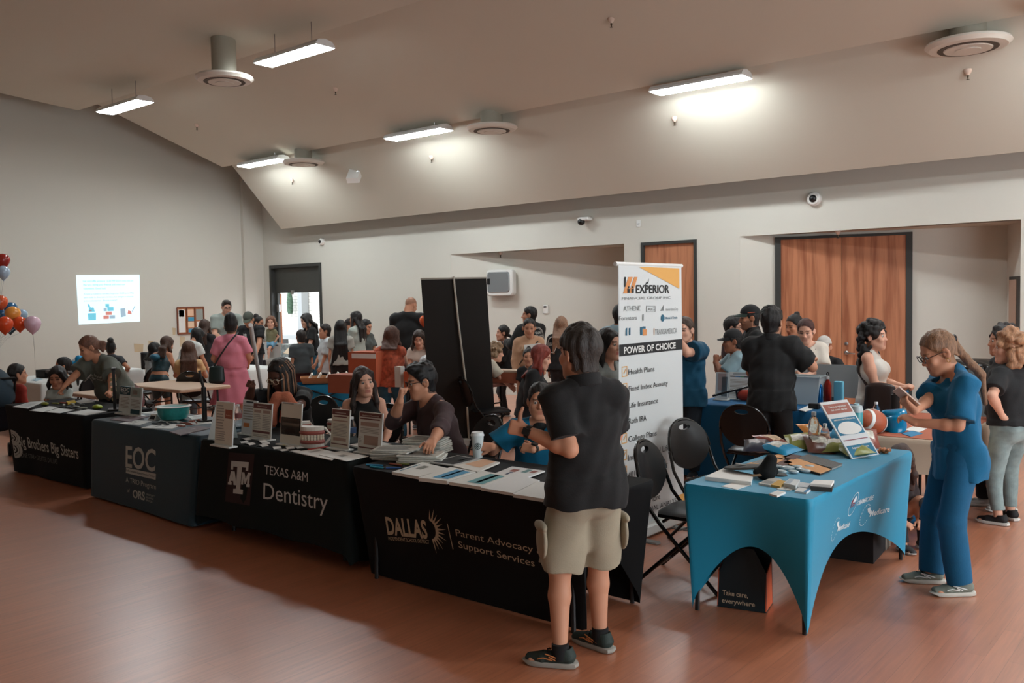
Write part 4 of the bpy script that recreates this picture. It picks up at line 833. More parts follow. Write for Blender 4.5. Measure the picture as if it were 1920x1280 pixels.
 if cp:
  cm = cloth(cp['c']); Cc = Blob(); Cc.ell(Hd(0, -0.014, 0.042), np.array([0.084, 0.104, 0.096])*hs, RT, k=0.0); Cc.plane(Hd(0, 0, 0.040), k.hd@np.array([0, 0.14, -1.0])); Cc.ell(Hd(0, -0.014, 0.03), np.array([0.077, 0.097, 0.089])*hs, RT, k=0.0, op='s')
  co = blob_obj('cap', Cc, min(h, 0.006), cm, t, it=1)
  bm = MB(); rows = []
  for a in np.linspace(-1.15, 1.15, 13): rows.append((a, Hd(0.078*math.sin(a), -0.014+0.098*math.cos(a), 0.048), Hd(0.080*math.sin(a)*0.95, -0.014+0.098*math.cos(a)+cp.get('brim', 0.072)*math.cos(a*1.25)**0.8 if abs(a) < 1.2 else 0, 0.036-0.022*abs(math.sin(a)))))
  n = len(rows); up = k.hd[:, 2]*0.003
  vs = [r[1]+up for r in rows]+[r[2]+up for r in rows]+[r[1]-up for r in rows]+[r[2]-up for r in rows]
  bm.add(vs, [(i, i+1, n+i+1, n+i) for i in range(n-1)]+[(2*n+i+1, 2*n+i, 3*n+i, 3*n+i+1) for i in range(n-1)]+[(n+i, n+i+1, 3*n+i+1, 3*n+i) for i in range(n-1)]); bm.build('brim', cloth(cp.get('bc', cp['c'])), co)
 return k
def sit_off(p): return p.get('sit') is not None
def do_hair(k, p):
 hr = p.get('hair')
 if not hr: return
 colr, st = hr[0], hr[1]; o = hr[2] if len(hr) > 2 else {}
 if st == 'bald': return
 Hd, hs, RT, hd = k.Hd, k.hs, k.hd.T, k.hd; h = min(k.h, 0.008); m = hairm(colr); G = Blob(); cap = bool(p.get('cap')); v = o.get('vol', 0.004 if st in ('pony', 'bun', 'updo') else 0.006 if st in ('short', 'fade', 'messy') else 0.009)
 if st in ('short', 'fade', 'messy', 'pony', 'bun', 'updo'): v = min(v, 0.012)
 sd = int(abs(k.base[0]*100+k.base[1]*37)) % 1000; rnd = random.Random(sd)
 G.ell(Hd(0, -0.018, 0.034), np.array([0.076+v, 0.094+v, 0.090+v*(0.2 if cap else 1.0)])*hs, RT, k=0.0)
 down = np.array([0, 0, -1.0]); back = unit(hd@np.array([0, -1, 0.0]))
 cut = []
 if st in ('short', 'fade', 'messy'):
  if st == 'messy':
   for i in range(26):
    a, b = rnd.uniform(0, 2*PI), rnd.uniform(0.2, 1.3); q = (0.08*math.cos(a)*math.cos(b), -0.02+0.098*math.sin(a)*math.cos(b), 0.035+0.096*math.sin(b)); G.ell(Hd(*q), 0.018*hs, k=0.012)
  if o.get('quiff'): G.ell(Hd(0, 0.045, 0.105), np.array([0.06, 0.045, 0.028])*hs, RT, k=0.02)
 face = np.array([0.062, 0.075, 0.098]); tight = st in ('short', 'fade', 'messy', 'pony', 'bun', 'updo', 'braids')
 if tight: G.limb(Hd(0, -0.040, 0.0), Hd(0, -0.040, -0.075), (0.062*hs+v, 0.056*hs+v), (0.055*hs+v*0.5, 0.048*hs+v*0.5), x=hd[:, 0], k=0.02)
 if st in ('long', 'half', 'bob'):
  L = o.get('len', 0.42); w = o.get('w', 0.085)*hs; fwd = o.get('front', 0.0)
  for x in (-1, -0.5, 0, 0.5, 1):
   a = Hd(x*0.066, -0.055+0.02*abs(x), 0.0); bk = k.ch[:, 1]*-1
   mid = a+down*L*0.45+back*0.02; en = a+down*L+bk*o.get('out', 0.01)+k.ch[:, 0]*x*o.get('spread', 0.02)
   # keep the fall outside the back
   for q in (mid, en):
    d = (q-k.chest)@k.ch; lim = -(0.115*(0.5+0.5*k.g)*k.sb+0.018)
    if d[2] < 0.25*k.sb and d[1] > lim and not o.get('loosefall'): q += k.ch[:, 1]*(lim-d[1])
   G.limb(a, mid, (0.034*hs, 0.030*hs), (0.036*hs, 0.024*hs), x=hd[:, 0], k=0.025); G.limb(mid, en, (0.036*hs, 0.024*hs), (0.022*hs, 0.014*hs), x=hd[:, 0], k=0.025)
  for s in (-1, 1):
   G.limb(Hd(s*0.055, 0.045, 0.07), Hd(s*0.078, 0.01, -0.03), 0.02*hs, 0.018*hs, k=0.02);
   fl = o.get('side', L*0.55); a = Hd(s*0.078, 0.005, -0.03); en = a+down*fl+k.ch[:, 0]*s*0.02+k.ch[:, 1]*fwd
   G.limb(a, (a+en)/2+k.ch[:, 0]*s*0.01, 0.022*hs, 0.022*hs, k=0.02); G.limb((a+en)/2+k.ch[:, 0]*s*0.01, en, 0.022*hs, 0.012*hs, k=0.02)
 if st in ('pony', 'bun', 'updo'):
  if st == 'bun': G.ell(Hd(0, -0.075+o.get('y', 0), 0.115+o.get('z', 0)), o.get('r', 0.042)*hs, k=0.01)
  elif st == 'updo': G.ell(Hd(0, -0.06, 0.10), np.array([0.07, 0.07, 0.075])*hs, RT, k=0.02)
  else:
   zt = o.get('z', 0.0); a = Hd(0, -0.105, zt); L = o.get('len', 0.3); G.ell(Hd(0, -0.112, zt), 0.02*hs, k=0.012); sw = k.ch[:, 0]*o.get('sway', 0)
   q1 = a+back*0.05+down*L*0.25; q2 = a+back*0.03+down*L*0.6+sw*0.5; q3 = a+back*0.0+down*L+sw; rr = o.get('r', 0.024)*hs
   for q in (q2, q3):
    d = (q-k.chest)@k.ch; lim = -(0.115*(0.5+0.5*k.g)*k.sb+0.085)
    if d[2] < 0.22*k.sb and d[1] > lim: q += k.ch[:, 1]*(lim-d[1])
   G.limb(a, q1, rr*0.8, rr, k=0.01); G.limb(q1, q2, rr, rr*1.0, k=0.01); G.limb(q2, q3, rr*1.0, rr*0.6, k=0.01)
 if st == 'curly':
  L = o.get('len', 0.3)
  for i in range(o.get('n', 120)):
   a, tt = rnd.uniform(0, 2*PI), rnd.random(); b = math.asin(rnd.uniform(-0.1, 1)); q = Hd(0.095*math.cos(a)*math.cos(b), -0.025+0.105*math.sin(a)*math.cos(b), 0.03+0.105*math.sin(b))
   if ((q-k.hc)@hd)[1] > 0.06*hs and ((q-k.hc)@hd)[2] < 0.07*hs: continue
   if tt > 0.4: a2 = rnd.uniform(-2.2, 2.2); q = Hd(0.09*math.sin(a2), -0.03-0.085*math.cos(a2), 0.0)+down*rnd.random()*L*hs+back*0.012
   G.ell(q, rnd.uniform(0.016, 0.03)*hs, k=0.008)
 if st == 'braids':
  pass
 # hairline: carve the face out, cut along the nape
 G.ell(Hd(0, 0.088, -0.036), face*hs, RT, k=0.004, op='s');
 ln = o.get('line', 0.068); G.ell(Hd(0, 0.108, 0.015), np.array([o.get('fw', 0.068), 0.056, ln-0.006])*hs, RT, k=0.006, op='s')
 if st in ('short', 'fade', 'messy', 'pony', 'bun', 'updo', 'braids'):
  dn = o.get('nape', -0.088 if st in ('short', 'fade', 'messy') else -0.075)
  if st in ('pony',): pass
  else:
   G.plane(Hd(0, -0.08, dn), hd@np.array([0, 0.30, -1.0]))
  if st in ('pony', 'bun', 'updo', 'braids'): G.ops.insert(len(G.ops), ('P', 'c', 0, k.hc-0.16*hs, k.hc+0.16*hs, (Hd(0, 0.066, 0.080), unit(hd@np.array([0, 0.867, -0.498])))))
  else: G.ops.insert(len(G.ops), ('P', 'c', 0, None, None, (Hd(0, 0.071, 0.076), unit(hd@np.array([0, 0.85, -0.53])))))
  if st in ('short', 'fade', 'messy'):
   for s in (-1, 1): G.ell(Hd(s*0.084, -0.010, -0.014), np.array([0.026, 0.027, 0.040])*hs, RT, k=0.006, op='s'); G.ell(Hd(s*0.070, 0.034, -0.085), np.array([0.050, 0.072, 0.066])*hs, RT, k=0.006, op='s')
  if st in ('short', 'fade', 'messy') or st in ('bun', 'updo', 'braids', 'pony'):
   for s in (-1, 1): G.ell(Hd(s*0.085, 0.004, -0.04), np.array([0.03, 0.024, 0.05])*hs, RT, k=0.006, op='s')
   for s in (-1, 1): G.ell(Hd(s*0.07, 0.062, -0.03), np.array([0.04, 0.05, 0.075])*hs, RT, k=0.006, op='s')
   if st == 'pony': G.ell(Hd(0, -0.03, -0.10), np.array([0.10, 0.062, 0.07])*hs, RT, k=0.01, op='s')
 G.wrinkle(o.get('wr', 0.003 if tight and st not in ('pony', 'bun', 'updo') else 0.0022), 150, sd, (1.6, 1.6, 0.15)); G.wrinkle(o.get('wr', 0.0022), 60, sd+1, (1.5, 1.5, 0.2))
 if cap: G.plane(Hd(0, 0, 0.045), hd@np.array([0, 0.0, 1.0]))
 k.hair = blob_obj('hair', G, h, m, k.t, it=1)
 if st == 'braids':
  n = o.get('n', 26); mt = [hairm(colr), hairm(o.get('tip', (150, 104, 70)))]
  for i in range(n):
   a = -2.4+4.8*i/(n-1)+rnd.uniform(-0.06, 0.06); L = o.get('len', 0.34)*rnd.uniform(0.8, 1.1); r0 = Hd(0.02*math.sin(a), -0.02, 0.127); sx, cy = math.sin(a), math.cos(a)
   r1 = Hd(0.07*sx, -0.02-0.08*cy, 0.095); r2 = Hd(0.092*sx, -0.022-0.105*cy, 0.02); r3 = r2+down*L*0.5+back*0.01*cy+hd[:, 0]*0.02*sx; r4 = r2+down*L+hd[:, 0]*0.03*sx+back*rnd.uniform(-0.02, 0.03)
   MB().tube([r0, r1, r2, (r2+r3)/2, r3, r4], [0.007*hs, 0.0085*hs, 0.009*hs, 0.009*hs, 0.008*hs, 0.004*hs], 7).build('braid', mt[i % 2] if rnd.random() < 0.8 else mt[0], k.hair)
# ------------------------------------------------------------------ covered tables
M_TBLTOP = mat('table_top', (176, 164, 146), rough=0.5); M_TBLLEG = mat('table_leg', (40, 38, 38), rough=0.45, metal=0.4)
def folding_table(x0, x1, y0, y1, z, label, top=None, legs=True, group=None, rz=0.0, ix=0.15, iy=0.10):
 t = empty('folding_table', ((x0+x1)/2, (y0+y1)/2, 0), rz, label, 'table', group); hx, hy = (x1-x0)/2, (y1-y0)/2
 MB().rbox(-hx, hx, -hy, hy, z-0.045, z, 0.03).build('tabletop', top or M_TBLTOP, t)
 for sx in (-1, 1):
  for sy in (-1, 1): MB().tube([(sx*(hx-ix-0.01), sy*(hy-iy-0.01), z-0.04), (sx*(hx-ix), sy*(hy-iy), 0)], 0.014, 8).build('leg', M_TBLLEG, t)
  if hx > 0.6: MB().tube([(sx*(hx-ix), -hy+iy, 0.46), (sx*(hx-ix), hy-iy, 0.46)], 0.011, 6).build('stretcher', M_TBLLEG, t)
  if hx > 0.6: MB().tube([(sx*(hx-ix), 0, 0.46), (sx*(hx-0.60), 0, z-0.045)], 0.009, 6).build('brace', M_TBLLEG, t)
 return t
class Cover:
 """fitted or draped table cover; sides: 0 front (-y), 1 right (+x), 2 back (+y), 3 left (-x)"""
 def __init__(s, x0, x1, y0, y1, zt, zb, inset, fold=0.0, freq=5.0, r=0.035, ph=0.0):
  s.c = (x0, x1, y0, y1); s.zt, s.zb, s.inset, s.fold, s.freq, s.r, s.ph = zt, zb, inset, fold, freq, r, ph
  s.len = (x1-x0, y1-y0, x1-x0, y1-y0)
 def pt(s, sd, u, t):
  x0, x1, y0, y1 = s.c; r = s.r
  if sd == 0: p, n, tg = np.array([x0+(x1-x0)*u, y0, 0.]), np.array([0, -1., 0]), np.array([1., 0, 0])
  elif sd == 1: p, n, tg = np.array([x1, y0+(y1-y0)*u, 0.]), np.array([1., 0, 0]), np.array([0, 1., 0])
  elif sd == 2: p, n, tg = np.array([x1-(x1-x0)*u, y1, 0.]), np.array([0, 1., 0]), np.array([-1., 0, 0])
  else: p, n, tg = np.array([x0, y1-(y1-y0)*u, 0.]), np.array([-1., 0, 0]), np.array([0, -1., 0])
  zb = s.zb(sd, u); z = s.zt*(1-t)+zb*t; q = s.inset(sd, u)*(t**0.8)
  L = s.len[sd]; du = min(u, 1-u)*L; rr = max(0, r-du)/r; aa = rr*PI/4; cr = r*(1-math.cos(aa)); tsh = (r*math.sin(aa)-r*rr)*(1 if u > 0.5 else -1)      # rounded corner
  w = s.fold*t**1.3*math.sin(u*L*s.freq+s.ph+sd*1.7+1.1*math.sin(u*L*2.3+s.ph))
  e = 0.012*max(0, 1-t/0.03)                        # softened top edge
  p = p-n*(q+cr+e)+n*w+tg*(tsh-(e if u > 0.5 else -e)*rr); i0 = s.inset((sd-1) % 4, 1.0)*(t**0.8); i1 = s.inset((sd+1) % 4, 0.0)*(t**0.8)
  p = p+tg*(i0*(1-u)-i1*u); p[2] = z; return p
 def build(s, name, m, parent=None, nu=48, nv=16, smooth=True):
  V = []; N = 0
  ts = [0, 0.012, 0.03]+[0.03+0.97*(j+1)/nv for j in range(nv)]
  cols = [(sd, i/nu) for sd in range(4) for i in range(nu)]; N = len(cols)
  for t in ts: V += [s.pt(sd, u, t) for sd, u in cols]
  F = [(j*N+(i+1) % N, j*N+i, (j+1)*N+i, (j+1)*N+(i+1) % N) for j in range(len(ts)-1) for i in range(N)]
  F.append(tuple(range(N)))
  mb = MB(); mb.add(V, F); o = mb.build(name, m, parent, smooth=smooth, angle=60); return o
 def uv(s, sd, px, py):                                # pixel -> (distance along the side, height) on the hanging face
  x0, x1, y0, y1 = s.c; best = None
  if sd == 0: p = aty(px, py, y0+s.inset(0, 0.5)*0.5); return p[0]-x0, p[2]
  p = atx(px, py, x1-s.inset(1, 0.5)*0.5); return p[1]-y0, p[2]
 def on(s, sd, a, z, lift=0.0022):
  u = min(max(a/s.len[sd], 0.0), 1.0); zb = s.zb(sd, u); t = min(max((s.zt-z)/(s.zt-zb), 0.0), 1.0); n = (np.array([0, -1., 0]), np.array([1., 0, 0]))[sd]; return s.pt(sd, u, t)+n*lift
 def text(s, mb, sd, body, lb, rb, top, bold=0.0, sub=True):
  a0, z0 = s.uv(sd, *lb); a1, z1 = s.uv(sd, *rb); _, zt = s.uv(sd, *top); A, f = text_mesh(body, bold); lo, hi = A.min(0), A.max(0); k = (a1-a0)/(hi[0]-lo[0]); ky = (zt-z0)/0.73
  mb.add([tuple(s.on(sd, a0+(x-lo[0])*k, z0+(z1-z0)*(x-lo[0])/(hi[0]-lo[0])+y*ky)) for x, y, _ in A], f); return mb
 def poly(s, mb, sd, pix, lift=0.0022):
  mb.add([tuple(s.on(sd, *s.uv(sd, *q), lift)) for q in pix], [tuple(reversed(range(len(pix))))]); return mb
 def arc(s, mb, sd, c, rx, ry, w, a0, a1, n=18, lift=0.0022):
  ca, cz = s.uv(sd, *c); vs = []
  for i in range(n+1):
   a = a0+(a1-a0)*i/n
   for kk in (1-w, 1): vs.append(tuple(s.on(sd, ca+rx*kk*math.cos(a), cz+ry*kk*math.sin(a), lift)))
  mb.add(vs, [(2*i, 2*i+1, 2*i+3, 2*i+2) for i in range(n)]); return mb
M_BLK = mat('black_cloth', (20, 22, 23), rough=0.85, spec=0.25, bump=0.05, bscale=300); M_PRT = mat('print_grey', (176, 178, 172), rough=0.8); M_PRTC = mat('print_cream', (186, 168, 142), rough=0.8); M_PRTW = mat('print_white', (190, 190, 186), rough=0.8)
ZT = 0.748; TBL = {}
# big brothers table ---------------------------------------------------------
folding_table(-10.72, -8.90, 4.06, 4.76, 0.738, 'folding table under the black cover at the far left of the row', group='tables under the cloths of the row')
cv = Cover(-10.76, -8.86, 4.03, 4.79, ZT, lambda sd, u: 0.015, lambda sd, u: (0.05, 0.10, 0.05, 0.20)[sd]*(0.6+0.4*math.sin(PI*u)), 0.012, 7.0); TBL['B'] = cv
o = cv.build('tablecloth', M_BLK); tag(o, 'black table cover printed Big Brothers Big Sisters at far left', 'table cover', 'printed covers of the front row')
m = cv.text(MB(), 0, 'Big Brothers Big Sisters', (31, 834), (150, 861), (31, 814), bold=0.012); m.build('lettering', M_PRT, o, smooth=False)
m = cv.text(MB(), 0, 'LONE STAR • GREATER DALLAS', (32.5, 855), (106.5, 870), (32.5, 846)); m.build('small_lettering', mat('print_dim', (104, 106, 102), rough=0.8), o, smooth=False)
m = MB()
for (c, lo_) in (((21.5, 819), 0), ((22.5, 840), 1)):
 for k, rr in enumerate((1.0, 0.66, 0.32)): cv.arc(m, 0, c, (0.19, 0.21)[lo_]*rr, (0.085, 0.098)[lo_]*rr, 0.30 if rr > 0.5 else 0.6, -PI*0.5, PI*0.5+0.2)
cv.poly(m, 0, [(19, 806), (20.3, 806), (24, 855), (22.5, 855)])
m.build('emblem', M_PRT, o, smooth=False)
# EOC table ------------------------------------------------------------------
folding_table(-8.50, -6.72, 4.00, 4.70, 0.738, 'folding table under the teal-black EOC cover', group='tables under the cloths of the row')
def teal_drape():
 m = bpy.data.materials.new('teal_satin_lit_top'); m.use_nodes = True; nt = m.node_tree; b = nt.nodes['Principled BSDF']; L = nt.links.new
 g = nt.nodes.new('ShaderNodeNewGeometry'); sp = nt.nodes.new('ShaderNodeSeparateXYZ'); L(g.outputs['Position'], sp.inputs[0]); mr = nt.nodes.new('ShaderNodeMapRange'); mr.inputs[1].default_value = 0.742; mr.inputs[2].default_value = 0.7475; L(sp.outputs['Z'], mr.inputs[0])  # by height: top coloured brighter as if lit, hanging sides as if shaded
 mx = nt.nodes.new('ShaderNodeMix'); mx.data_type = 'RGBA'; mx.inputs[6].default_value = srgb(14, 34, 44); mx.inputs[7].default_value = srgb(20, 70, 92); L(mr.outputs[0], mx.inputs[0]); L(mx.outputs[2], b.inputs['Base Color']); b.inputs['Roughness'].default_value = 0.5; return m
M_TSAT = mat('deep_teal_satin', (8, 46, 60), rough=0.5, bump=0.04, bscale=200)
cv = Cover(-8.55, -6.66, 3.97, 4.74, ZT, lambda sd, u: 0.02, lambda sd, u: (-0.10, -0.05, 0.02, -0.0)[sd]*(0.3+0.7*u if sd == 0 else 1)-0.0, 0.010, 4.5, ph=1.3); TBL['E'] = cv
o = cv.build('tablecloth', M_TSAT); tag(o, 'deep teal satin table cover printed EOC and ORS', 'table cover', 'printed covers of the front row')
m = cv.text(MB(), 0, 'EOC', (234, 874), (291, 882.5), (232, 834), bold=0.018); m.build('lettering', M_PRT, o, smooth=False)
m = cv.poly(MB(), 0, [(235, 876), (293, 887), (293, 898), (235, 886)]); bar = m.build('name_bar', M_PRT, o, smooth=False)
m = cv.text(MB(), 0, 'Educational Opportunity Center', (236.5, 882.5), (291.5, 894), (236.5, 878.5)); m.build('bar_lettering', mat('print_dark', (40, 44, 46), rough=0.8), o, smooth=False).location = (0, -0.002, 0)
m = cv.text(MB(), 0, 'A TRIO Program', (235.5, 902.5), (294.5, 915.5), (235.5, 893)); cv.text(m, 0, 'of', (239, 921), (243.5, 922), (239, 914)); cv.text(m, 0, 'ORS', (250, 931), (274, 936), (250, 916), bold=0.03)
for k, w in enumerate(('OPPORTUNITY', 'RESOURCE', 'SERVICES')): cv.text(m, 0, w, (275.5, 926.5+k*5.2), (293-k*2, 930+k*5.2), (275.5, 923+k*5.2))
m.build('program_lettering', M_PRT, o, smooth=False)
# A&M table ------------------------------------------------------------------
folding_table(-6.46, -4.78, 3.95, 4.63, 0.738, 'folding table under the black A&M dentistry cloth, its leg showing', group='tables under the cloths of the row')
cv = Cover(-6.52, -4.70, 3.90, 4.66, ZT, lambda sd, u: (0.13 if sd == 0 else 0.05)+0.012*math.sin(u*17), lambda sd, u: -0.04, 0.016, 9.0, ph=0.4); TBL['A'] = cv
o = cv.build('tablecloth', mat('black_green_cloth', (19, 24, 23), rough=0.85, spec=0.25, bump=0.05, bscale=300)); tag(o, 'black draped table cloth printed Texas A&M Dentistry', 'table cover', 'printed covers of the front row')
m = cv.poly(MB(), 0, [(427, 848), (451, 850), (475, 852), (474.5, 900), (474, 947), (449, 943), (425, 940), (426, 894)]); m.build('maroon_panel', mat('maroon_cloth', (46, 26, 26), rough=0.85), o, smooth=False)
def emb(x, y): return (433.2+33*x, 864+60*y+2.5*x)
m = MB()
for pl in ([(0, 0), (1, 0), (1, 0.27), (0.86, 0.27), (0.86, 0.17), (0.63, 0.17), (0.63, 0.85), (0.80, 0.86), (0.80, 1.0), (0.22, 1.0), (0.22, 0.86), (0.37, 0.85), (0.37, 0.17), (0.14, 0.17), (0.14, 0.27), (0, 0.27)],
           [(0.02, 0.32), (0.24, 0.32), (0.36, 0.64), (0.36, 0.74), (0.22, 0.74), (0.19, 0.62), (0.05, 0.62), (0.04, 0.66), (0.10, 0.66), (0.10, 0.74), (-0.12, 0.74), (-0.12, 0.66), (-0.08, 0.66)],
           [(0.66, 0.32), (0.80, 0.32), (0.90, 0.52), (1.0, 0.32), (1.16, 0.32), (1.16, 0.40), (1.12, 0.40), (1.12, 0.68), (1.16, 0.68), (1.16, 0.76), (0.96, 0.76), (0.96, 0.68), (1.0, 0.68), (1.0, 0.5), (0.92, 0.68), (0.86, 0.68), (0.78, 0.5), (0.78, 0.70), (0.66, 0.70)]):
 cv.poly(m, 0, [emb(*q) for q in pl], 0.004)
m.build('emblem', M_PRTW, o, smooth=False)
m = cv.text(MB(), 0, 'TEXAS A&M', (495.5, 888), (575, 903), (495.5, 871)); cv.text(m, 0, 'Dentistry', (496, 934), (614, 956.5), (496, 903)); m.build('lettering', M_PRTW, o, smooth=False)
# Dallas table ---------------------------------------------------------------
folding_table(-4.50, -2.76, 3.86, 4.54, 0.738, 'folding table under the black Dallas school district cover', group='tables under the cloths of the row', ix=0.07, iy=0.04)
cv = Cover(-4.56, -2.70, 3.80, 4.58, ZT, lambda sd, u: 0.012 if sd != 1 else 0.02+0.45*math.sin(PI*u), lambda sd, u: (0.13, 0.06+0.16*math.sin(PI*u), 0.08, 0.02)[sd]); TBL['D'] = cv
o = cv.build('tablecloth', mat('stretch_black', (14, 14, 15), rough=0.8, spec=0.3)); tag(o, 'black stretch table cover printed Dallas Independent School District', 'table cover', 'printed covers of the front row')
m = cv.text(MB(), 0, 'DALLAS', (722, 1001.5), (801, 1010), (722, 967.5), bold=0.03); cv.text(m, 0, 'INDEPENDENT SCHOOL DISTRICT', (722.5, 1013), (802.5, 1020.5), (722.5, 1006)); m.build('lettering', M_PRTC, o, smooth=False)
m = MB(); ca, cz = cv.uv(0, 808, 993)
for k in range(12):
 a = -1.35+2.75*k/11; r0, r1 = 0.070, (0.135 if k % 2 else 0.155); w_ = 0.105
 pts = [(r0*math.cos(a-w_), r0*math.sin(a-w_)), (r1*math.cos(a), r1*math.sin(a)), (r0*math.cos(a+w_), r0*math.sin(a+w_))]
 m.add([tuple(cv.on(0, ca-0.005+x*0.95, cz+y)) for x, y in pts], [(0, 1, 2)])
vs = []
for k in range(13):
 a = -1.45+2.9*k/12
 for r in (0.045, 0.074): vs.append(tuple(cv.on(0, ca-0.005+r*math.cos(a)*(1 if r > 0.05 else 1.1), cz+r*math.sin(a)*(1.0 if r > 0.05 else 1.35))))
m.add(vs, [(2*i, 2*i+1, 2*i+3, 2*i+2) for i in range(12)]); m.build('starburst', M_PRTC, o, smooth=False)
m = cv.poly(MB(), 0, [(841.5, 981), (843, 981), (849, 1031), (847.5, 1031)]); cv.text(m, 0, 'Parent Advocacy &', (857, 1004.5), (1027, 1042), (857, 991)); cv.text(m, 0, 'Support Services', (860, 1027.5), (1007, 1065), (860, 1014)); m.build('service_lettering', M_PRTC, o, smooth=False)
# teal stretch table ---------------------------------------------------------
TX0, TX1, TY0, TY1 = -2.53, -1.76, 4.56, 6.40
folding_table(TX0+0.04, TX1-0.04, TY0+0.04, TY1-0.04, 0.738, 'folding table stretched under the bright teal cover', group='tables under the cloths of the row', ix=0.025, iy=0.025)
def _tzb(sd, u):
 if sd in (1, 3): return 0.008+0.33*math.sin(PI*min(1, max(0, u)))**0.75
 return 0.008+0.40*math.sin(PI*u)**0.8
cv = Cover(TX0, TX1, TY0, TY1, ZT, _tzb, lambda sd, u: 0.035+0.10*math.sin(PI*u)); TBL['T'] = cv
M_TEAL = mat('teal_stretch', (0, 134, 170), rough=0.55, sheen=0.15, bump=0.03, bscale=400)
o = cv.build('tablecloth', M_TEAL, nu=60, nv=20); tag(o, 'bright teal stretch table cover with white health insurance logos', 'table cover')
M_LOGO = mat('print_pale', (214, 226, 230), rough=0.7)
m = cv.text(MB(), 1, 'OBAMACARE', (1609.5, 948), (1638.5, 936), (1609.5, 938), bold=0.015); cv.text(m, 1, 'Medicaid', (1576, 998), (1606, 990), (1576, 985.5), bold=0.02); cv.text(m, 1, 'Medicare', (1640, 969), (1667, 957.5), (1640, 957), bold=0.02); m.build('lettering', M_LOGO, o, smooth=False)
m = MB(); cv.arc(m, 1, (1600.5, 945), 0.075, 0.075, 0.07, 0, 2*PI, 30); cv.arc(m, 1, (1601.5, 941), 0.030, 0.038, 1.0, 0, PI, 14)
for c in ((1567.5, 993), (1632, 966)):
 for k in range(16): a = 0.9+4.6*k/15; cv.arc(m, 1, c, 0.072, 0.072, 0.09, a, a+0.17, 2)
 for k in range(3): cv.arc(m, 1, (c[0]+4, c[1]+2-k*3), 0.05, 0.035, 0.35, 0.3+k*0.3, 1.7+k*0.2, 8)
m.build('logo_rings', M_LOGO, o, smooth=False)
m = MB()
for k in range(4): cv.arc(m, 1, (1600.0, 965-k*0.5), 0.085-k*0.004, 0.105-k*0.018, 0.10, PI*0.32, PI*0.68, 10)
m.build('logo_stripes', mat('logo_red', (150, 70, 80), rough=0.7), o, smooth=False)
# background tables ----------------------------------------------------------
M_WCL = mat('white_tablecloth', (208, 210, 206), rough=0.85, bump=0.05, bscale=60)
def cloth_table(x0, x1, y0, y1, label, clab, m, zb=0.06, fold=0.02, z=0.745):
 folding_table(x0+0.03, x1-0.03, y0+0.03, y1-0.03, z-0.008, label)
 cv = Cover(x0, x1, y0, y1, z, lambda sd, u: zb, lambda sd, u: -0.05, fold, 11.0, ph=x0); o = cv.build('tablecloth', m, nu=32, nv=8); tag(o, clab, 'tablecloth'); return cv
cloth_table(-15.9, -13.0, 10.55, 11.3, 'long table under the white cloth in front of the exit door', 'long white tablecloth in front of the exit door', M_WCL, zb=0.12)
cloth_table(-14.9, -13.2, 5.45, 6.2, 'children\'s table under a white cloth at the far left', 'white tablecloth of the children\'s table at far left', M_WCL, zb=0.1)
cloth_table(-16.6, -14.6, 7.0, 7.75, 'table under the white cloth near the left wall', 'white tablecloth by the left wall behind the black chairs', M_WCL)
cloth_table(-14.3, -12.6, 8.45, 9.2, 'table under the white cloth below the notice board', 'white tablecloth where girls lean below the notice board', M_WCL)
M_BRN = mat('brown_table', (118, 74, 62), rough=0.5); M_TAN = mat('tan_table_top', (186, 158, 134), rough=0.45)
t = folding_table(-12.05, -10.55, 6.05, 6.8, 0.74, 'tan topped folding table with dark metal legs behind the black chairs', top=M_TAN)
t = folding_table(-12.0, -10.95, 5.28, 5.75, 0.70, 'pale tan table beside the seated little girl', top=M_TAN)
t = folding_table(-9.0, -7.5, 8.35, 9.1, 0.74, 'brown table holding orange boxes before the patterned blouse', top=M_BRN)
t = folding_table(-7.0, -5.6, 8.55, 9.3, 0.74, 'dark table behind the black banner with a cardboard box', top=mat('dark_table', (60, 46, 44), rough=0.5))
cloth_table(-5.5, -4.7, 8.2, 9.0, 'table under the white cloth beside the red-haired woman', 'white tablecloth beside the red-haired woman', M_WCL)
M_BLUECL = mat('royal_blue_cloth', (0, 86, 132), rough=0.75, bump=0.05, bscale=80)
cvb = cloth_table(-4.40, -2.60, 8.05, 8.8, 'table under the royal blue cloth near the double doors', 'royal blue tablecloth near the wooden double doors', M_BLUECL, zb=0.02)
cvo = cloth_table(-2.42, -1.66, 6.92, 8.45, 'table under the orange cloth beyond the teal table', 'cream tablecloth with an orange top beyond the teal table', mat('cream_cloth', (186, 166, 146), rough=0.85), zb=0.50)
o = MB().rbox(-2.40, -1.68, 6.94, 8.43, 0.7465, 0.750, 0.04).build('table_runner', mat('orange_cloth', (176, 100, 74), rough=0.85), None); tag(o, 'orange cloth spread over the cream tablecloth', 'tablecloth')
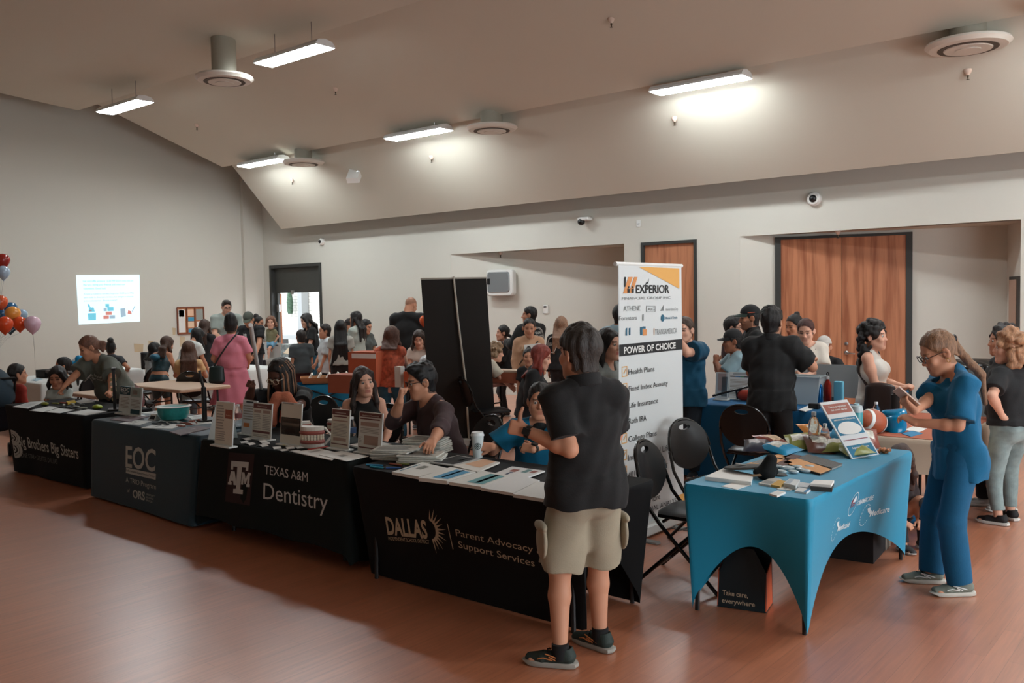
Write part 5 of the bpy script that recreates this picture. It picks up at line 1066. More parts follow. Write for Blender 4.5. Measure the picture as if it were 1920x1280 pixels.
# ------------------------------------------------------------------ folding chairs
M_VINYL = mat('black_vinyl', (22, 22, 23), rough=0.38, bump=0.04, bscale=120); M_TUBE = mat('black_tube', (14, 14, 15), rough=0.25)
def make_chair(label, vm=None, tm=None):
 t = empty('folding_chair', (0, 0, 0), 0, label, 'chair'); vm = vm or M_VINYL; tm = tm or M_TUBE
 def back(u, v, f):                                    # oval back with a hand hole near the top
  return 0
 n = 28; out = []; inn = []; cz, hw_, hh_ = 0.685, 0.205, 0.185
 P = lambda x, z, d: (x, -0.245-(z-0.5)*0.22+0.035*(1-(x/0.21)**2)*-1+d, z)
 for i in range(n):
  a = 2*PI*i/n; c_, s_ = math.cos(a), math.sin(a); z = cz+hh_*(abs(s_)**0.75)*(1 if s_ > 0 else -1)*(1.0 if s_ > 0 else 0.95); x = hw_*(abs(c_)**0.85)*(1 if c_ > 0 else -1)*(1 if s_ > -0.2 else 1-0.28*(-s_-0.2)); out.append((x, z)); inn.append((0.062*c_, 0.822+0.022*s_))
 mb = MB(); vs = []
 for d, f in ((-0.014, 0.97), (-0.014, 1.0), (0.012, 1.0), (0.014, 0.96)): vs += [P(x*f, cz+(z-cz)*f, d) for x, z in out]
 vs += [P(x, z, 0.014) for x, z in inn]+[P(x, z, -0.014) for x, z in inn]
 F = [(j*n+i, j*n+(i+1) % n, (j+1)*n+(i+1) % n, (j+1)*n+i) for j in range(4) for i in range(n)]; F += [(5*n+i, 5*n+(i+1) % n, (i+1) % n, i) for i in range(n)]; F += [(4*n+i, 4*n+(i+1) % n, 5*n+(i+1) % n, 5*n+i) for i in range(n)]
 mb.add(vs, F).build('backrest', vm, t)
 mb = MB(); seat = [(0.20, 0.22), (0.12, 0.245), (-0.12, 0.245), (-0.20, 0.22), (-0.215, 0.0), (-0.19, -0.17), (-0.1, -0.2), (0.1, -0.2), (0.19, -0.17), (0.215, 0.0)]; n2 = len(seat); vs = []
 for z, f in ((0.425, 0.92), (0.432, 1.0), (0.452, 1.0), (0.468, 0.88)): vs += [(x*f, y*f, z) for x, y in seat]
 mb.add(vs, [(j*n2+(i+1) % n2, j*n2+i, (j+1)*n2+i, (j+1)*n2+(i+1) % n2) for j in range(3) for i in range(n2)]+[tuple(range(n2)), tuple(reversed(range(3*n2, 4*n2)))]).build('seat', vm, t)
 up = []
 for s in (-1, 1):
  MB().tube([(s*0.215, -0.285, 0.66), (s*0.225, -0.235, 0.52), (s*0.232, -0.14, 0.40), (s*0.235, 0.24, 0.0)], 0.0125, 8).build('leg', tm, t)
  MB().tube([(s*0.205, 0.14, 0.42), (s*0.21, -0.31, 0.0)], 0.0125, 8).build('leg', tm, t)
 MB().tube([P(0.218*math.cos(a), cz-0.02+0.215*math.sin(a), 0) if a > 0.0 else P(0.218*math.cos(a), cz-0.02, 0) for a in np.linspace(-0.0, PI, 15)], 0.0125, 8).build('back_frame', tm, t)
 for y in (0.10, -0.12): MB().tube([(-0.22, y, 0.415), (0.22, y, 0.415)], 0.010, 6).build('seat_rail', tm, t)
 MB().tube([(-0.208, -0.235, 0.07), (0.208, -0.235, 0.07)], 0.008, 6).build('cross_bar', tm, t)
 return t
_ch0 = make_chair('black folding chair with a crumpled plastic bag on its seat beside the teal table')
_chu = [False]
def chair(x, y, heading, label, group=None):             # heading: the way a sitter faces, degrees from +X
 o = _ch0 if not _chu[0] else copy_tree(_ch0); _chu[0] = True
 o.location = (x, y, 0); o.rotation_euler = (0, 0, math.radians(heading-90)); o['label'] = label; o['group'] = group or 'black folding chairs'; return o
p = atz(1306, 955, 0.46); chair(p[0]-0.02, p[1], 8, 'black folding chair with a crumpled plastic bag on its seat beside the teal table')
p = atz(1347, 860, 0.62); chair(p[0], p[1], -14, 'shiny black folding chair second from the camera, behind the first by the teal table')
p = atz(1392, 800, 0.66); chair(p[0]+0.05, p[1]+0.15, 96, 'black folding chair drawn up to the royal blue tablecloth')
chair(-4.86, 5.15, -105, 'black folding chair under the man in glasses')
chair(-6.05, 5.22, -80, 'black folding chair under the woman in the black tank top')
chair(-3.92, 5.12, -80, 'black folding chair under the man in the teal scrub top by the cup')
p = atz(258, 722, 0.7); chair(p[0], p[1], 40, 'black folding chair behind the woman leaning over the black table')
p = atz(294, 752, 0.68); chair(p[0], p[1], 70, 'black folding chair just behind the teal bowl, nearest of the left chairs')
p = atz(152, 725, 0.68); chair(p[0], p[1], 190, 'black folding chair holding the little girl by the black table')
p = atz(372, 716, 0.7); chair(p[0], p[1], 130, 'black folding chair under the girl in the yellow top')
p = atz(916, 728, 0.72); chair(p[0], p[1], 60, 'black folding chair beside the cardboard box right of the black banner')
chair(-7.1, 5.35, -75, 'black folding chair under the woman with long braids')
chair(-4.95, 8.15, 20, 'black folding chair under the red-haired woman')
p = atz(278, 760, 0.62); t = make_chair('maroon padded chair back behind the EOC sign', vm=mat('maroon_vinyl', (104, 66, 64), rough=0.5)); t.location = (p[0]-0.05, p[1]+0.12, 0); t.rotation_euler = (0, 0, math.radians(-60)); t['label'] = 'maroon padded folding chair behind the EOC sign'
p = atz(262, 696, 0.78); chair(p[0], p[1], 200, 'black folding chair far back by the black tumbler')
# ------------------------------------------------------------------ people of the front row
BLK = (20, 21, 23)
def wpt(k, v): return k.base+k.Rw@np.asarray(v, float)
def hand(k, nm, y=0.085, z=-0.025, x=0.0):
 X, Y, Z = k.hx[nm]; return wpt(k, k.wr[nm]+(Y*y+Z*z+X*x)*k.sb)
def waxes(k, nm): return [k.Rw@a for a in k.hx[nm]]
def watch(k, nm, col=(18, 18, 20), face=True):
 a, b = k.el[nm], k.wr[nm]; d = unit(b-a); c = b-d*0.012*k.sb; x, y, z = frame_to(d); r = (0.034 if not k.f else 0.03)*k.sb
 o = MB().lathe([(r*0.90, -0.011), (r*1.08, -0.011), (r*1.08, 0.011), (r*0.90, 0.011)], 20, c=c, ax=(x, y, z)).build('watch_strap', mat('strap_%d_%d_%d' % col, col, rough=0.5), k.t)
 if face:
  n = k.hx[nm][2]; n = unit(n-d*(n@d)); MB().obox(c+n*r*1.1, (d, np.cross(n, d), n), 0.019, 0.017, 0.006).build('watch_case', M_BLACK, o, smooth=False)
def shoe_runner(col, sc):
 def f(sh, T, s, sb):
  m = MB()
  for (pts) in ([(0.046, -0.02, 0.05), (0.049, 0.03, 0.066), (0.044, 0.07, 0.075)], [(0.048, 0.01, 0.045), (0.0495, 0.05, 0.062)], [(0.048, 0.03, 0.045), (0.048, 0.08, 0.055), (0.044, 0.11, 0.045)]):
   for q in (1, -1): m.tube([T(q*a, b, c) for a, b, c in pts], 0.0035, 5)
  m.build('side_stripe', mat('stripe_%d_%d_%d' % col, col, rough=0.6), sh)
  l = MB()
  for b, c in ((0.03, 0.098), (0.055, 0.088), (0.08, 0.078)): l.tube([T(-0.024, b, c-0.012), T(0, b+0.012, c-0.002), T(0.024, b, c-0.012)], 0.0032, 5)
  l.build('lace', mat('lace_%d_%d_%d' % sc, sc, rough=0.8), sh)
  return sh
 return f
# the man in the black polo, seen from behind
m1 = person(1085, 602, 4.50, -163, 'person in a black polo and khaki cargo shorts with thumb up, back to the camera', g=1.07, shoulders=0.85, skin='tan', hy=22, hp=4, head=1.14, neckw=1.16, hair=((46, 40, 36), 'short', dict(vol=0.010, wr=0.0045)), jaw=1.1,
 top=dict(c=(19, 19, 20), neck='polo', sl=0.80, loose=0.016, hem=-0.10, cuff=0.014, wr=0.008, flare=0.012, name='polo_shirt'), bottom=dict(kind='shorts', c=(150, 140, 120), len=0.97, loose=0.034, wr=0.010, rise=0.0),
 shoes=dict(c=(38, 50, 46), sole=(150, 146, 138), extra=shoe_runner((190, 120, 70), (24, 28, 28))), fl=(-0.17, -0.06, -62), fr=(0.10, 0.10, -30),
 hl=dict(at=('w', *atd(988, 808, 4.42)), thumb='up', curl=0.95, dir=('w', *(-CR*0.92+np.array([0, 0, 0.25])+CF*0.1)), back=('w', *(-CF)), elbow=(-0.15, -0.3, -1.0)), hr=dict(at=(0.06, 0.34, 1.12), elbow=(0.75, -0.25, -0.6)))
watch(m1, 'l')
for nm, sg in (('l', -1), ('r', 1)):
 kn, hp_ = m1.kn[nm], m1.hip[nm]; zz = unit(kn-hp_); R_ = np.array([[sg*1., 0, 0], [0, 1, 0], [0, 0, 1]]); c = hp_+(kn-hp_)*0.60+np.array([sg*0.118, -0.01, 0]); pk = Blob(); pk.ell(c, (0.022, 0.078, 0.095), R_, k=0.0); pk.ell(c+np.array([sg*0.004, 0, 0.075]), (0.026, 0.084, 0.026), R_, k=0.004)
 blob_obj('cargo_pocket', pk, 0.006, cloth((150, 140, 120)), m1.trs)
for nm in 'lr':
 MB().lathe([(0.045, 0.0), (0.043, 0.075)], 16, c=m1.an[nm]+np.array([0, -0.008, -0.03])).build('sock', mat('sock_black', (20, 20, 22), rough=0.9), m1.t)
# man in teal at the Dallas table, facing the camera
_cup = atz(896, 858, ZT)
m2 = person(1012, 713, 6.20, -4, 'person in a teal scrub top seated at the black table holding a paper cup', sit=0.45, g=1.22, skin='tan', hp=2, hy=4, jaw=1.15, lean=20, head=1.08, hair=((26, 22, 22), 'short', dict(line=0.060)), brow=1,
 top=dict(c=(0, 104, 140), neck='v', sl=0.72, loose=0.02, cuff=0.02, wr=0.009, name='scrub_top'), bottom=dict(c=(20, 30, 40)), shoes=dict(c=(40, 40, 42)),
 hr=dict(at=('w', _cup[0]+0.085, _cup[1]+0.055, ZT+0.075), dir=('w', -0.75, -0.55, 0.05), back=('w', 0.45, -0.65, 0.35), curl=0.35, elbow=(0.7, -0.1, -0.6)), hl=dict(at=('w', *(atz(966, 866, ZT+0.05))), dir=('w', -0.9, -0.2, 0.1), back=('w', 0.1, -0.75, 0.55), curl=0.55, thumb='side', elbow=(-0.8, 0.0, -0.5)))
watch(m2, 'l', (26, 28, 30))
MB().lathe([(0.0105, -0.003), (0.012, -0.003), (0.012, 0.003), (0.0105, 0.003)], 14, c=m2.wr['l']+(m2.hx['l'][1]*0.105+m2.hx['l'][0]*-0.010)*m2.sb, ax=(m2.hx['l'][0], m2.hx['l'][2], m2.hx['l'][1])).build('ring', M_STEEL, m2.t)
vb = Blob(); vb.limb(m2.neck+m2.ch@np.array([0, 0.045, -0.035]), m2.neck+m2.ch@np.array([0, 0.09, -0.13])*m2.sb, 0.06, 0.03, k=0.01); blob_obj('undershirt', vb, 0.006, cloth((22, 28, 30)), m2.t)
# man in glasses at the gap between the tables, profile left
m3 = person(785, 678, 6.75, -62, 'person in a maroon long-sleeved shirt and glasses resting an elbow, fist raised', sit=0.46, g=1.12, skin='tan', hp=10, hy=-14, lean=22, head=1.08, jaw=1.05, hair=((20, 19, 20), 'messy', dict(vol=0.013, quiff=1)), glasses=(30, 26, 24),
 top=dict(c=(62, 44, 46), neck='crew', sl=1.45, loose=0.014, wr=0.008), bottom=dict(c=(26, 28, 32)), shoes=dict(c=(40, 40, 42)),
 hr=dict(at=('w', *(aty(750, 752, 4.50))), dir=('w', 0.15, 0.05, 1.0), back=('w', -0.6, -0.8, 0.0), curl=0.95, thumb='in', elbow=(0.5, 0.6, -0.9)), hl=dict(at=('w', *(atz(800, 858, 0.80))), curl=0.4, elbow=(-0.7, -0.2, -0.6)))
# woman in the black tank top
m4 = person(678, 683, 7.75, 4, 'person with long dark hair in a black sleeveless top seated behind the sign holders', sit=0.46, sex='f', skin='light', g=1.08, lean=6, hp=2, hy=14, hroll=5, head=1.12, hair=((48, 36, 32), 'long', dict(len=0.40, line=0.074, side=0.30, front=0.03, vol=0.004)), lips=(170, 110, 98),
 top=dict(c=(14, 14, 16), neck='crew', sl=0, loose=0.007, wr=0.004, name='tank_top'), bottom=dict(c=(22, 22, 26)), shoes=dict(c=(40, 40, 42)), hl=dict(at=(-0.16, 0.30, 0.72)), hr=dict(at=(0.16, 0.30, 0.72)))
# woman with braids, head down, holding a white pole
m5 = person(517, 673, 8.30, -28, 'person with long brown braids and glasses looking down at the black table', sit=0.46, sex='f', skin='dark', g=1.1, hp=26, hy=-16, lean=16, head=1.18, hair=((26, 20, 18), 'braids', dict(n=34, len=0.36, tip=(142, 100, 72), vol=0.014)), glasses=(196, 178, 150),
 top=dict(c=(17, 18, 20), neck='crew', sl=0.9, loose=0.02), bottom=dict(c=(26, 26, 30)), shoes=dict(c=(40, 40, 42)), hr=dict(at=('w', *atd(474, 722, 8.15)), dir=('w', 0.3, -0.8, 0.3), back=('w', -0.7, -0.4, 0.3), curl=0.9, thumb='in', elbow=(0.8, 0.1, -0.5)), hl=dict(at=('w', *atz(528, 800, 0.84)), curl=0.4))
pm = MB(); a, b = atz(466, 757, 0.76), atd(482, 648, 8.05); b = hand(m5, 'r', 0.07, -0.02)+(hand(m5, 'r', 0.07, -0.02)-np.array([a[0], a[1], 0.4]))*0.75
pl = MB().tube([tuple(np.array([a[0]-0.02, a[1]+0.25, 0.45])), tuple(b)], 0.016, 10).build('measuring_pole', mat('pole_white', (206, 206, 202), rough=0.4), None); tag(pl, 'slim white pole held upright by the person with braids', 'pole')
# volunteer leaning over the far left table
m6 = person(157, 628, 11.35, -46, 'person in a grey printed T-shirt leaning over the black table to pick up cards', sex='f', g=1.30, skin='tan', lean=46, side=-8, hp=24, hy=-36, head=1.15, hair=((104, 70, 54), 'pony', dict(len=0.16, z=0.01, r=0.032, line=0.060)),
 top=dict(c=(86, 90, 82), neck='crew', sl=0.88, loose=0.028, hem=-0.06, cuff=0.03, wr=0.010), bottom=dict(c=(24, 26, 26), loose=0.02), shoes=dict(c=(40, 40, 42)),
 hr=dict(at=('w', *atz(96, 748, ZT+0.06)), curl=0.5, dir=('w', -0.5, -0.3, -0.8), elbow=(0.6, -0.3, -0.3)), hl=dict(at=('w', *atd(207, 735, 10.9)), curl=0.8, elbow=(-1, -0.3, 0.2)))
def chest_print(k, lines, mcol, dy=0.02, w=0.20, name='shirt_print', dx=0.0, back=False, rings=0):
 """lettering printed on a shirt's chest (or back): laid on the shirt surface"""
 sh = k.shirt.data; V = np.zeros(len(sh.vertices)*3, np.float32); sh.vertices.foreach_get('co', V); V = V.reshape(-1, 3); q = (V-k.chest)@k.ch; sg = -1 if back else 1; q = q[(q[:, 1]*sg > 0)]
 def lay(a, z):
  d = (q[:, 0]-a)**2+(q[:, 2]-z)**2; i = np.argpartition(d, 6)[:6]; return (q[i, 1]*sg).max()+0.004
 mb = MB()
 def put(pts, fs):
  mb.add([tuple(k.chest+k.ch@np.array([x, sg*lay(x, z), z])) for x, z in pts], fs)
 for i, (s_, hgt, wd) in enumerate(lines):
  A, f = text_mesh(s_, 0.02); lo, hi = A.min(0), A.max(0); z0 = dy-sum(l[1]*1.25 for l in lines[:i+1]); sx = wd/(hi[0]-lo[0]); r = -sg if not back else 1
  r = 1 if back else -1
  put([(dx+r*((x-lo[0])*sx-wd/2)*1.0, z0+y/0.73*hgt) for x, y, _ in A], [tuple(reversed(t_)) if False else t_ for t_ in f])
 for (cx, cz, rx, rz, w_) in (rings or []):
  n = 24; pts = []
  for i in range(n+1):
   a = 2*PI*i/n
   for kk in (1, 1-w_): pts.append((cx+rx*kk*math.cos(a), cz+rz*kk*math.sin(a)))
  put(pts, [(2*i, 2*i+1, 2*i+3, 2*i+2) for i in range(n)])
 return mb.build(name, mcol, k.shirt, smooth=False)
M_SPW = mat('shirt_print_white', (190, 190, 184), rough=0.8)
chest_print(m6, [('Big Brothers', 0.035, 0.19), ('Big Sisters', 0.035, 0.17)], M_SPW, dy=0.11, dx=-0.04, rings=[(0.10, 0.0, 0.035, 0.06, 0.22), (0.10, 0.0, 0.018, 0.032, 0.3)])
# woman in scrubs by the teal table
m50 = person(1742, 617, 6.00, -66, 'person in teal scrubs with a blonde ponytail and glasses looking at a phone', sex='f', g=0.98, skin='tan', hp=26, hy=-4, lean=7, head=1.10, hair=((126, 92, 66), 'pony', dict(len=0.42, z=0.03, line=0.062, r=0.024)), glasses=(22, 18, 18), jaw=1.05,
 top=dict(c=(0, 92, 132), neck='v', sl=0.86, loose=0.020, hem=-0.17, cuff=0.024, wr=0.008, flare=0.0, name='scrub_top'), bottom=dict(c=(0, 82, 120), loose=0.024, ankle=0.068, knee=1.0, wr=0.009, name='scrub_trousers'),
 shoes=dict(c=(112, 118, 108), sole=(186, 182, 172), extra=shoe_runner((214, 216, 212), (26, 26, 28))), fl=(-0.13, 0.02, -2), fr=(0.13, 0.10, 12),
 hr=dict(at=('w', *atd(1700, 787, 5.62)), dir=('w', -0.55, -0.25, 0.55), back=('w', -0.3, -0.75, -0.55), curl=0.42, thumb='side', elbow=(0.4, -0.5, -0.75)), hl=dict(at=('w', *atd(1716, 792, 5.85)), dir=('w', -0.7, 0.0, 0.35), curl=0.4, elbow=(-0.6, -0.5, -0.6)))
_hc = m50.Hd(0, -0.113, 0.03); MB().lathe([(0.016, -0.012), (0.026, -0.008), (0.026, 0.008), (0.016, 0.012)], 14, c=_hc, ax=frame_to(m50.hd@np.array([0, -1, -0.3]))).build('hair_tie', M_BLACK, m50.t)
for s in (-1, 1): MB().tube([m50.Hd(s*0.079, -0.008+0.009*math.cos(a), -0.048+0.012*math.sin(a)) for a in np.linspace(0, 2*PI, 13)[:-1]], 0.0022, 5, closed=True).build('earring', mat('gold', (190, 150, 90), rough=0.3, metal=1), m50.t)
ph = hand(m50, 'r', 0.09, -0.035); ax = waxes(m50, 'r'); po = MB().obox((0, 0, 0), (ax[0], ax[1], ax[2]), 0.037, 0.076, 0.0045).build('phone', mat('phone_case', (196, 172, 158), rough=0.4), None, smooth=False); po.location = tuple(ph); tag(po, 'pale cased phone held by the person in teal scrubs', 'phone')
MB().obox(-ax[2]*0.0048, (ax[0], ax[1], ax[2]), 0.033, 0.071, 0.0006).build('screen', mat('phone_screen', (30, 32, 36), rough=0.1), po, smooth=False)
# ------------------------------------------------------------------ people of the crowd
SH = dict(c=(46, 46, 48)); JN = dict(c=(40, 84, 104), fab='denim')
G_ = 'visitors at the tables'
def prop(mb, name, m, label, cat, loc=None, group=None, smooth=True):
 o = mb.build(name, m, None, loc=loc, smooth=smooth); tag(o, label, cat, group); return o
dk, bk, br = (30, 25, 24), (20, 18, 18), (72, 50, 40)
# far left: children and their table
person(31, 680, 12.6, 128, 'small person in a red long-sleeved top with short dark hair, far left', skin='tan', kid=1, hy=-28, head=1.18, hair=(dk, 'short', dict(vol=0.018)), top=dict(c=(150, 46, 34), sl=2, loose=0.014, hem=-0.05), bottom=dict(c=(30, 32, 38)), shoes=SH)
person(118, 667, 13.3, -92, 'small person with a dark ponytail reaching over the white children\'s table', kid=1, sex='f', skin='tan', head=1.18, hair=(bk, 'pony', dict(len=0.22, z=-0.03)), top=dict(c=(190, 194, 190), sl=0.6, loose=0.012), bottom=dict(c=(60, 62, 70)), shoes=SH, hl=dict(at=(-0.12, 0.42, 0.84), curl=0.3), hr=dict(at=(0.02, 0.5, 0.84), curl=0.3))
person(106, 695, 12.0, -22, 'small person in a pale T-shirt with dark hair sitting beyond the black table', kid=1, sex='f', sit=0.44, H=1.18, skin='tan', hp=12, head=1.25, hair=(dk, 'bob', dict(len=0.14, side=0.10)), top=dict(c=(178, 188, 182), sl=0.55, loose=0.012), bottom=dict(c=(40, 42, 50)), shoes=SH, hl=dict(at=(-0.14, 0.3, 0.8)), hr=dict(at=(0.14, 0.3, 0.8)))
person(207, 637, 16.5, 180, 'person with a dark bun mostly hidden behind the leaning grey T-shirt', sex='f', skin='mid', sit=0.46, hair=(bk, 'bun', dict(r=0.05, z=0.02)), top=dict(c=(40, 42, 46)), bottom=dict(c=(30, 30, 34)), shoes=SH)
person(292, 640, 15.8, 120, 'small person with dark hair in a pale blue top by the left wall', kid=1, sex='f', skin='light', hp=14, head=1.15, hair=(bk, 'bob', dict(len=0.16)), top=dict(c=(170, 182, 188), sl=0.6, loose=0.02), bottom=dict(c=(170, 180, 186)), shoes=SH, hl='front', hr='front')
k = person(317, 629, 14.9, 150, 'person in a sparkly dark top and leggings leaning on the white table', sex='f', skin='tan', lean=26, hp=20, hy=-35, head=1.1, hair=(br, 'long', dict(len=0.26)), top=dict(m=mat('sparkle', (30, 58, 66), rough=0.4, noise=0.95, nscale=140), sl=0, loose=0.008, hem=0.12), bottom=dict(m=mat('sparkle', (30, 58, 66)), kind='shorts', len=0.9, loose=0.010), shoes=SH, hl='table', hr=dict(at=(0.14, 0.34, 1.0)))
bg = Blob(); bg.ell((0, 0, 0), (0.10, 0.07, 0.055)); o = blob_obj('waist_bag', bg, 0.009, mat('bag_teal', (24, 88, 110), rough=0.5), None); o.location = tuple(wpt(k, k.chest+k.ch@np.array([-0.02, -0.17, 0.02]))); tag(o, 'teal belt bag on the back of the person in the sparkly top', 'bag')
person(353, 637, 14.3, 176, 'small person with long brown hair and a pale yellow top sitting on a black chair', kid=1, sex='f', sit=0.46, skin='tan', head=1.15, hair=((84, 58, 44), 'long', dict(len=0.36, w=0.1, spread=0.03)), top=dict(c=(206, 170, 122), sl=0.6, loose=0.014), bottom=dict(c=(110, 142, 148), kind='shorts', len=0.6), shoes=SH, hl='front', hr=dict(at=(0.16, 0.3, 0.95)))
person(375, 614, 15.4, 132, 'person with very long dark hair bending over in a white T-shirt', sex='f', skin='tan', lean=34, hp=30, head=1.1, hair=(bk, 'long', dict(len=0.42, loosefall=1, front=0.08)), top=dict(c=(190, 194, 190), sl=0.6, loose=0.02, hem=-0.04), bottom=dict(c=(60, 66, 70)), shoes=SH, hl='table', hr='table')
person(383, 597, 16.4, 150, 'person with straight brown hair in a black cardigan near the notice board', sex='f', skin='tan', hair=((66, 48, 40), 'long', dict(len=0.3)), top=dict(c=(28, 26, 28), sl=2, loose=0.02), bottom=dict(c=(30, 30, 34)), shoes=SH, hl='front', hr='front')
k = person(425, 561, 17.6, 12, 'person in glasses and a pale grey printed T-shirt standing by the left wall', skin='light', hp=16, head=1.08, hair=((44, 36, 32), 'short', dict(quiff=1)), glasses=(26, 24, 24), beard=0.25, top=dict(c=(140, 148, 142), sl=0.7, loose=0.02), bottom=dict(c=(60, 62, 66)), shoes=SH, hl='front', hr='front')
chest_print(k, [('BOYS', 0.05, 0.16), ('GIRLS', 0.05, 0.18), ('CLUB', 0.04, 0.12)], mat('print_ink', (40, 42, 44), rough=0.8), dy=0.10)
k17 = person(433, 591, 13.3, 170, 'person in a pink dress with a black crossbody bag, back to the camera', sex='f', g=1.32, skin='tan', hp=8, head=1.12, hair=(bk, 'updo', dict(vol=0.012)), top=dict(c=(196, 116, 132), sl=0.75, loose=0.02, hem=0.06, wr=0.006, name='dress_top'), bottom=dict(kind='skirt', c=(192, 112, 128), len=0.50, flare=0.10, rise=0.09, wr=0.012, name='dress_skirt'), shoes=dict(c=(150, 150, 150)), hl=dict(at=(-0.20, 0.22, 1.02), curl=0.4), hr=dict(at=(0.20, 0.22, 1.02), curl=0.4))
c = wpt(k17, k17.pel+np.array([-0.18, -0.17, -0.02])); t = empty('crossbody_bag', tuple(c), k17.t.rotation_euler.z, 'black leather crossbody bag on the back of the pink dress', 'bag')
b = Blob(); b.limb((0, 0, -0.09), (0, 0, 0.09), (0.115, 0.05), (0.10, 0.035), x=(1, 0, 0), k=0.0); blob_obj('bag_body', b, 0.009, mat('bag_leather', (18, 34, 34), rough=0.35), t)
q = [np.array([-0.04, 0.0, 0.10]), np.array([0.05, -0.02, 0.25]), np.array([0.17, -0.03, 0.42]), np.array([0.27, 0.02, 0.54]), np.array([0.29, 0.10, 0.58])]
MB().tube(q, 0.012, 6).build('strap', mat('bag_strap', (24, 26, 28), rough=0.5), t)
k = person(463, 585, 17.1, -22, 'person in a grey cap and black polo reaching down to the white table', g=1.12, skin='tan', hp=30, lean=10, head=1.1, hair=(bk, 'short'), cap=dict(c=(74, 78, 70), bc=(84, 90, 78)), top=dict(c=(18, 19, 22), neck='polo', sl=0.7, loose=0.02), bottom=dict(c=(40, 40, 44)), shoes=SH, hl=dict(at=(-0.22, 0.40, 0.86), curl=0.4), hr='front')
chest_print(k, [('VR', 0.05, 0.08)], M_SPW, dy=0.10, dx=0.07)
k19 = person(486, 591, 18.0, 62, 'person with dark hair carrying a toddler behind the grey cap', sex='f', skin='tan', hp=10, hair=(bk, 'bun', dict(r=0.05)), top=dict(c=(176, 178, 176), sl=0.7), bottom=dict(c=(60, 60, 66)), shoes=SH, hl=dict(at=(-0.02, 0.3, 1.1)), hr=dict(at=(0.14, 0.3, 1.06)))
_to = atd(508, 599, 17.8); k = person(508, 599, 17.8, -40, 'toddler in an olive top held up beside the exit door', kid=1, sit=0.30, H=0.86, lift=_to[2]-0.30-0.47, sex='f', skin='light', hy=30, head=1.3, hair=((110, 72, 52), 'bob', dict(len=0.07, side=0.05)), top=dict(c=(128, 124, 94), sl=0.6, loose=0.012), bottom=dict(c=(110, 158, 186), kind='shorts', len=0.7), shoes=dict(c=(190, 186, 180)))
k21 = person(571, 586, 17.0, -72, 'person with long dark hair in a black T-shirt and jeans at the exit door', sex='f', skin='light', lean=12, hp=14, head=1.08, hair=((42, 40, 40), 'long', dict(len=0.28)), top=dict(c=(22, 23, 25), sl=0.65, loose=0.02), bottom=dict(**JN, loose=0.014), shoes=dict(c=(190, 190, 188)), hl=dict(at=(-0.12, 0.34, 1.05)), hr=dict(at=(0.12, 0.34, 1.05)))
pp = MB().box(-0.16, 0.16, -0.11, 0.11, -0.006, 0.006); o = prop(pp, 'folder', mat('kraft_folder', (206, 186, 160), rough=0.8), 'open beige folder held by the person at the exit door', 'folder', loc=tuple(hand(k21, 'l', 0.08, -0.03)), smooth=False); o.rotation_euler = (0.5, 0.2, 0.4)
person(564, 616, 16.0, -165, 'boy-sized person in a dark grey T-shirt and maroon shorts, seen from behind', kid=1, skin='tan', head=1.12, hair=((34, 28, 26), 'short'), top=dict(c=(58, 64, 66), sl=0.8, loose=0.026, hem=-0.12), bottom=dict(kind='shorts', c=(66, 28, 32), len=0.98, loose=0.03), shoes=dict(c=(160, 158, 154)), fl=(-0.1, 0.08, -10), fr=(0.12, -0.1, 10))
person(609, 605, 15.6, -78, 'boy-sized person in a white T-shirt and black shorts in profile', kid=1, skin='tan', head=1.1, hair=((38, 30, 27), 'short'), top=dict(c=(186, 192, 194), sl=0.85, loose=0.028, hem=-0.16), bottom=dict(kind='shorts', c=(26, 27, 30), len=1.0, loose=0.03), shoes=dict(c=(200, 198, 194)), hl=dict(at=(-0.14, 0.16, 0.86)), hr=dict(at=(0.05, 0.24, 0.92)))
person(638, 598, 15.2, 178, 'person with waist-length straight black hair and black shorts, seen from behind', sex='f', skin='tan', g=1.12, head=1.1, hair=(bk, 'long', dict(len=0.62, spread=0.09, w=0.12)), top=dict(c=(150, 148, 140), sl=0.6, loose=0.02, hem=-0.02), bottom=dict(kind='shorts', c=(20, 20, 22), len=0.55, loose=0.016), shoes=SH)
person(667, 582, 15.8, -120, 'person with long wavy dark hair in a pale grey T-shirt', sex='f', skin='tan', head=1.08, hair=((30, 26, 25), 'long', dict(len=0.38, wr=0.006)), top=dict(c=(154, 162, 154), sl=0.65, loose=0.024, hem=-0.04), bottom=dict(kind='shorts', c=(24, 26, 28), len=0.55, loose=0.02), shoes=SH, hl='front', hr='front')
person(655, 596, 16.8, -60, 'small person in a dark cap behind the wavy-haired person', kid=1, skin='tan', hair=(dk, 'short'), cap=dict(c=(36, 28, 26)), top=dict(c=(80, 60, 50), sl=0.7), bottom=dict(c=(40, 40, 44)), shoes=SH)
person(689, 597, 16.2, 42, 'small person with black fringe in a grey and black vest near the bald man', kid=1, skin='tan', hp=16, hy=20, head=1.1, hair=(bk, 'short', dict(line=0.05)), top=dict(c=(70, 76, 74), sl=0.8, loose=0.02), bottom=dict(c=(30, 30, 34)), shoes=SH, hl='front', hr='front')
M_PAIS = mat('paisley', (176, 84, 58), rough=0.8, noise=0.45, nscale=22)
person(735, 609, 11.7, 168, 'person in an orange paisley blouse and jeans, back to the camera', sex='f', g=1.12, skin='light', lean=8, hp=10, hy=-12, head=1.12, hair=((88, 58, 46), 'bob', dict(len=0.18, side=0.14)), top=dict(m=M_PAIS, sl=0.18, loose=0.022, hem=-0.06, wr=0.009, cuff=0.01, name='blouse'), bottom=dict(**JN, loose=0.016), shoes=dict(c=(70, 60, 56)), hl=dict(at=(-0.20, 0.26, 1.04)), hr=dict(at=(0.30, 0.30, 0.88)), fr=(0.16, 0.02, 14))
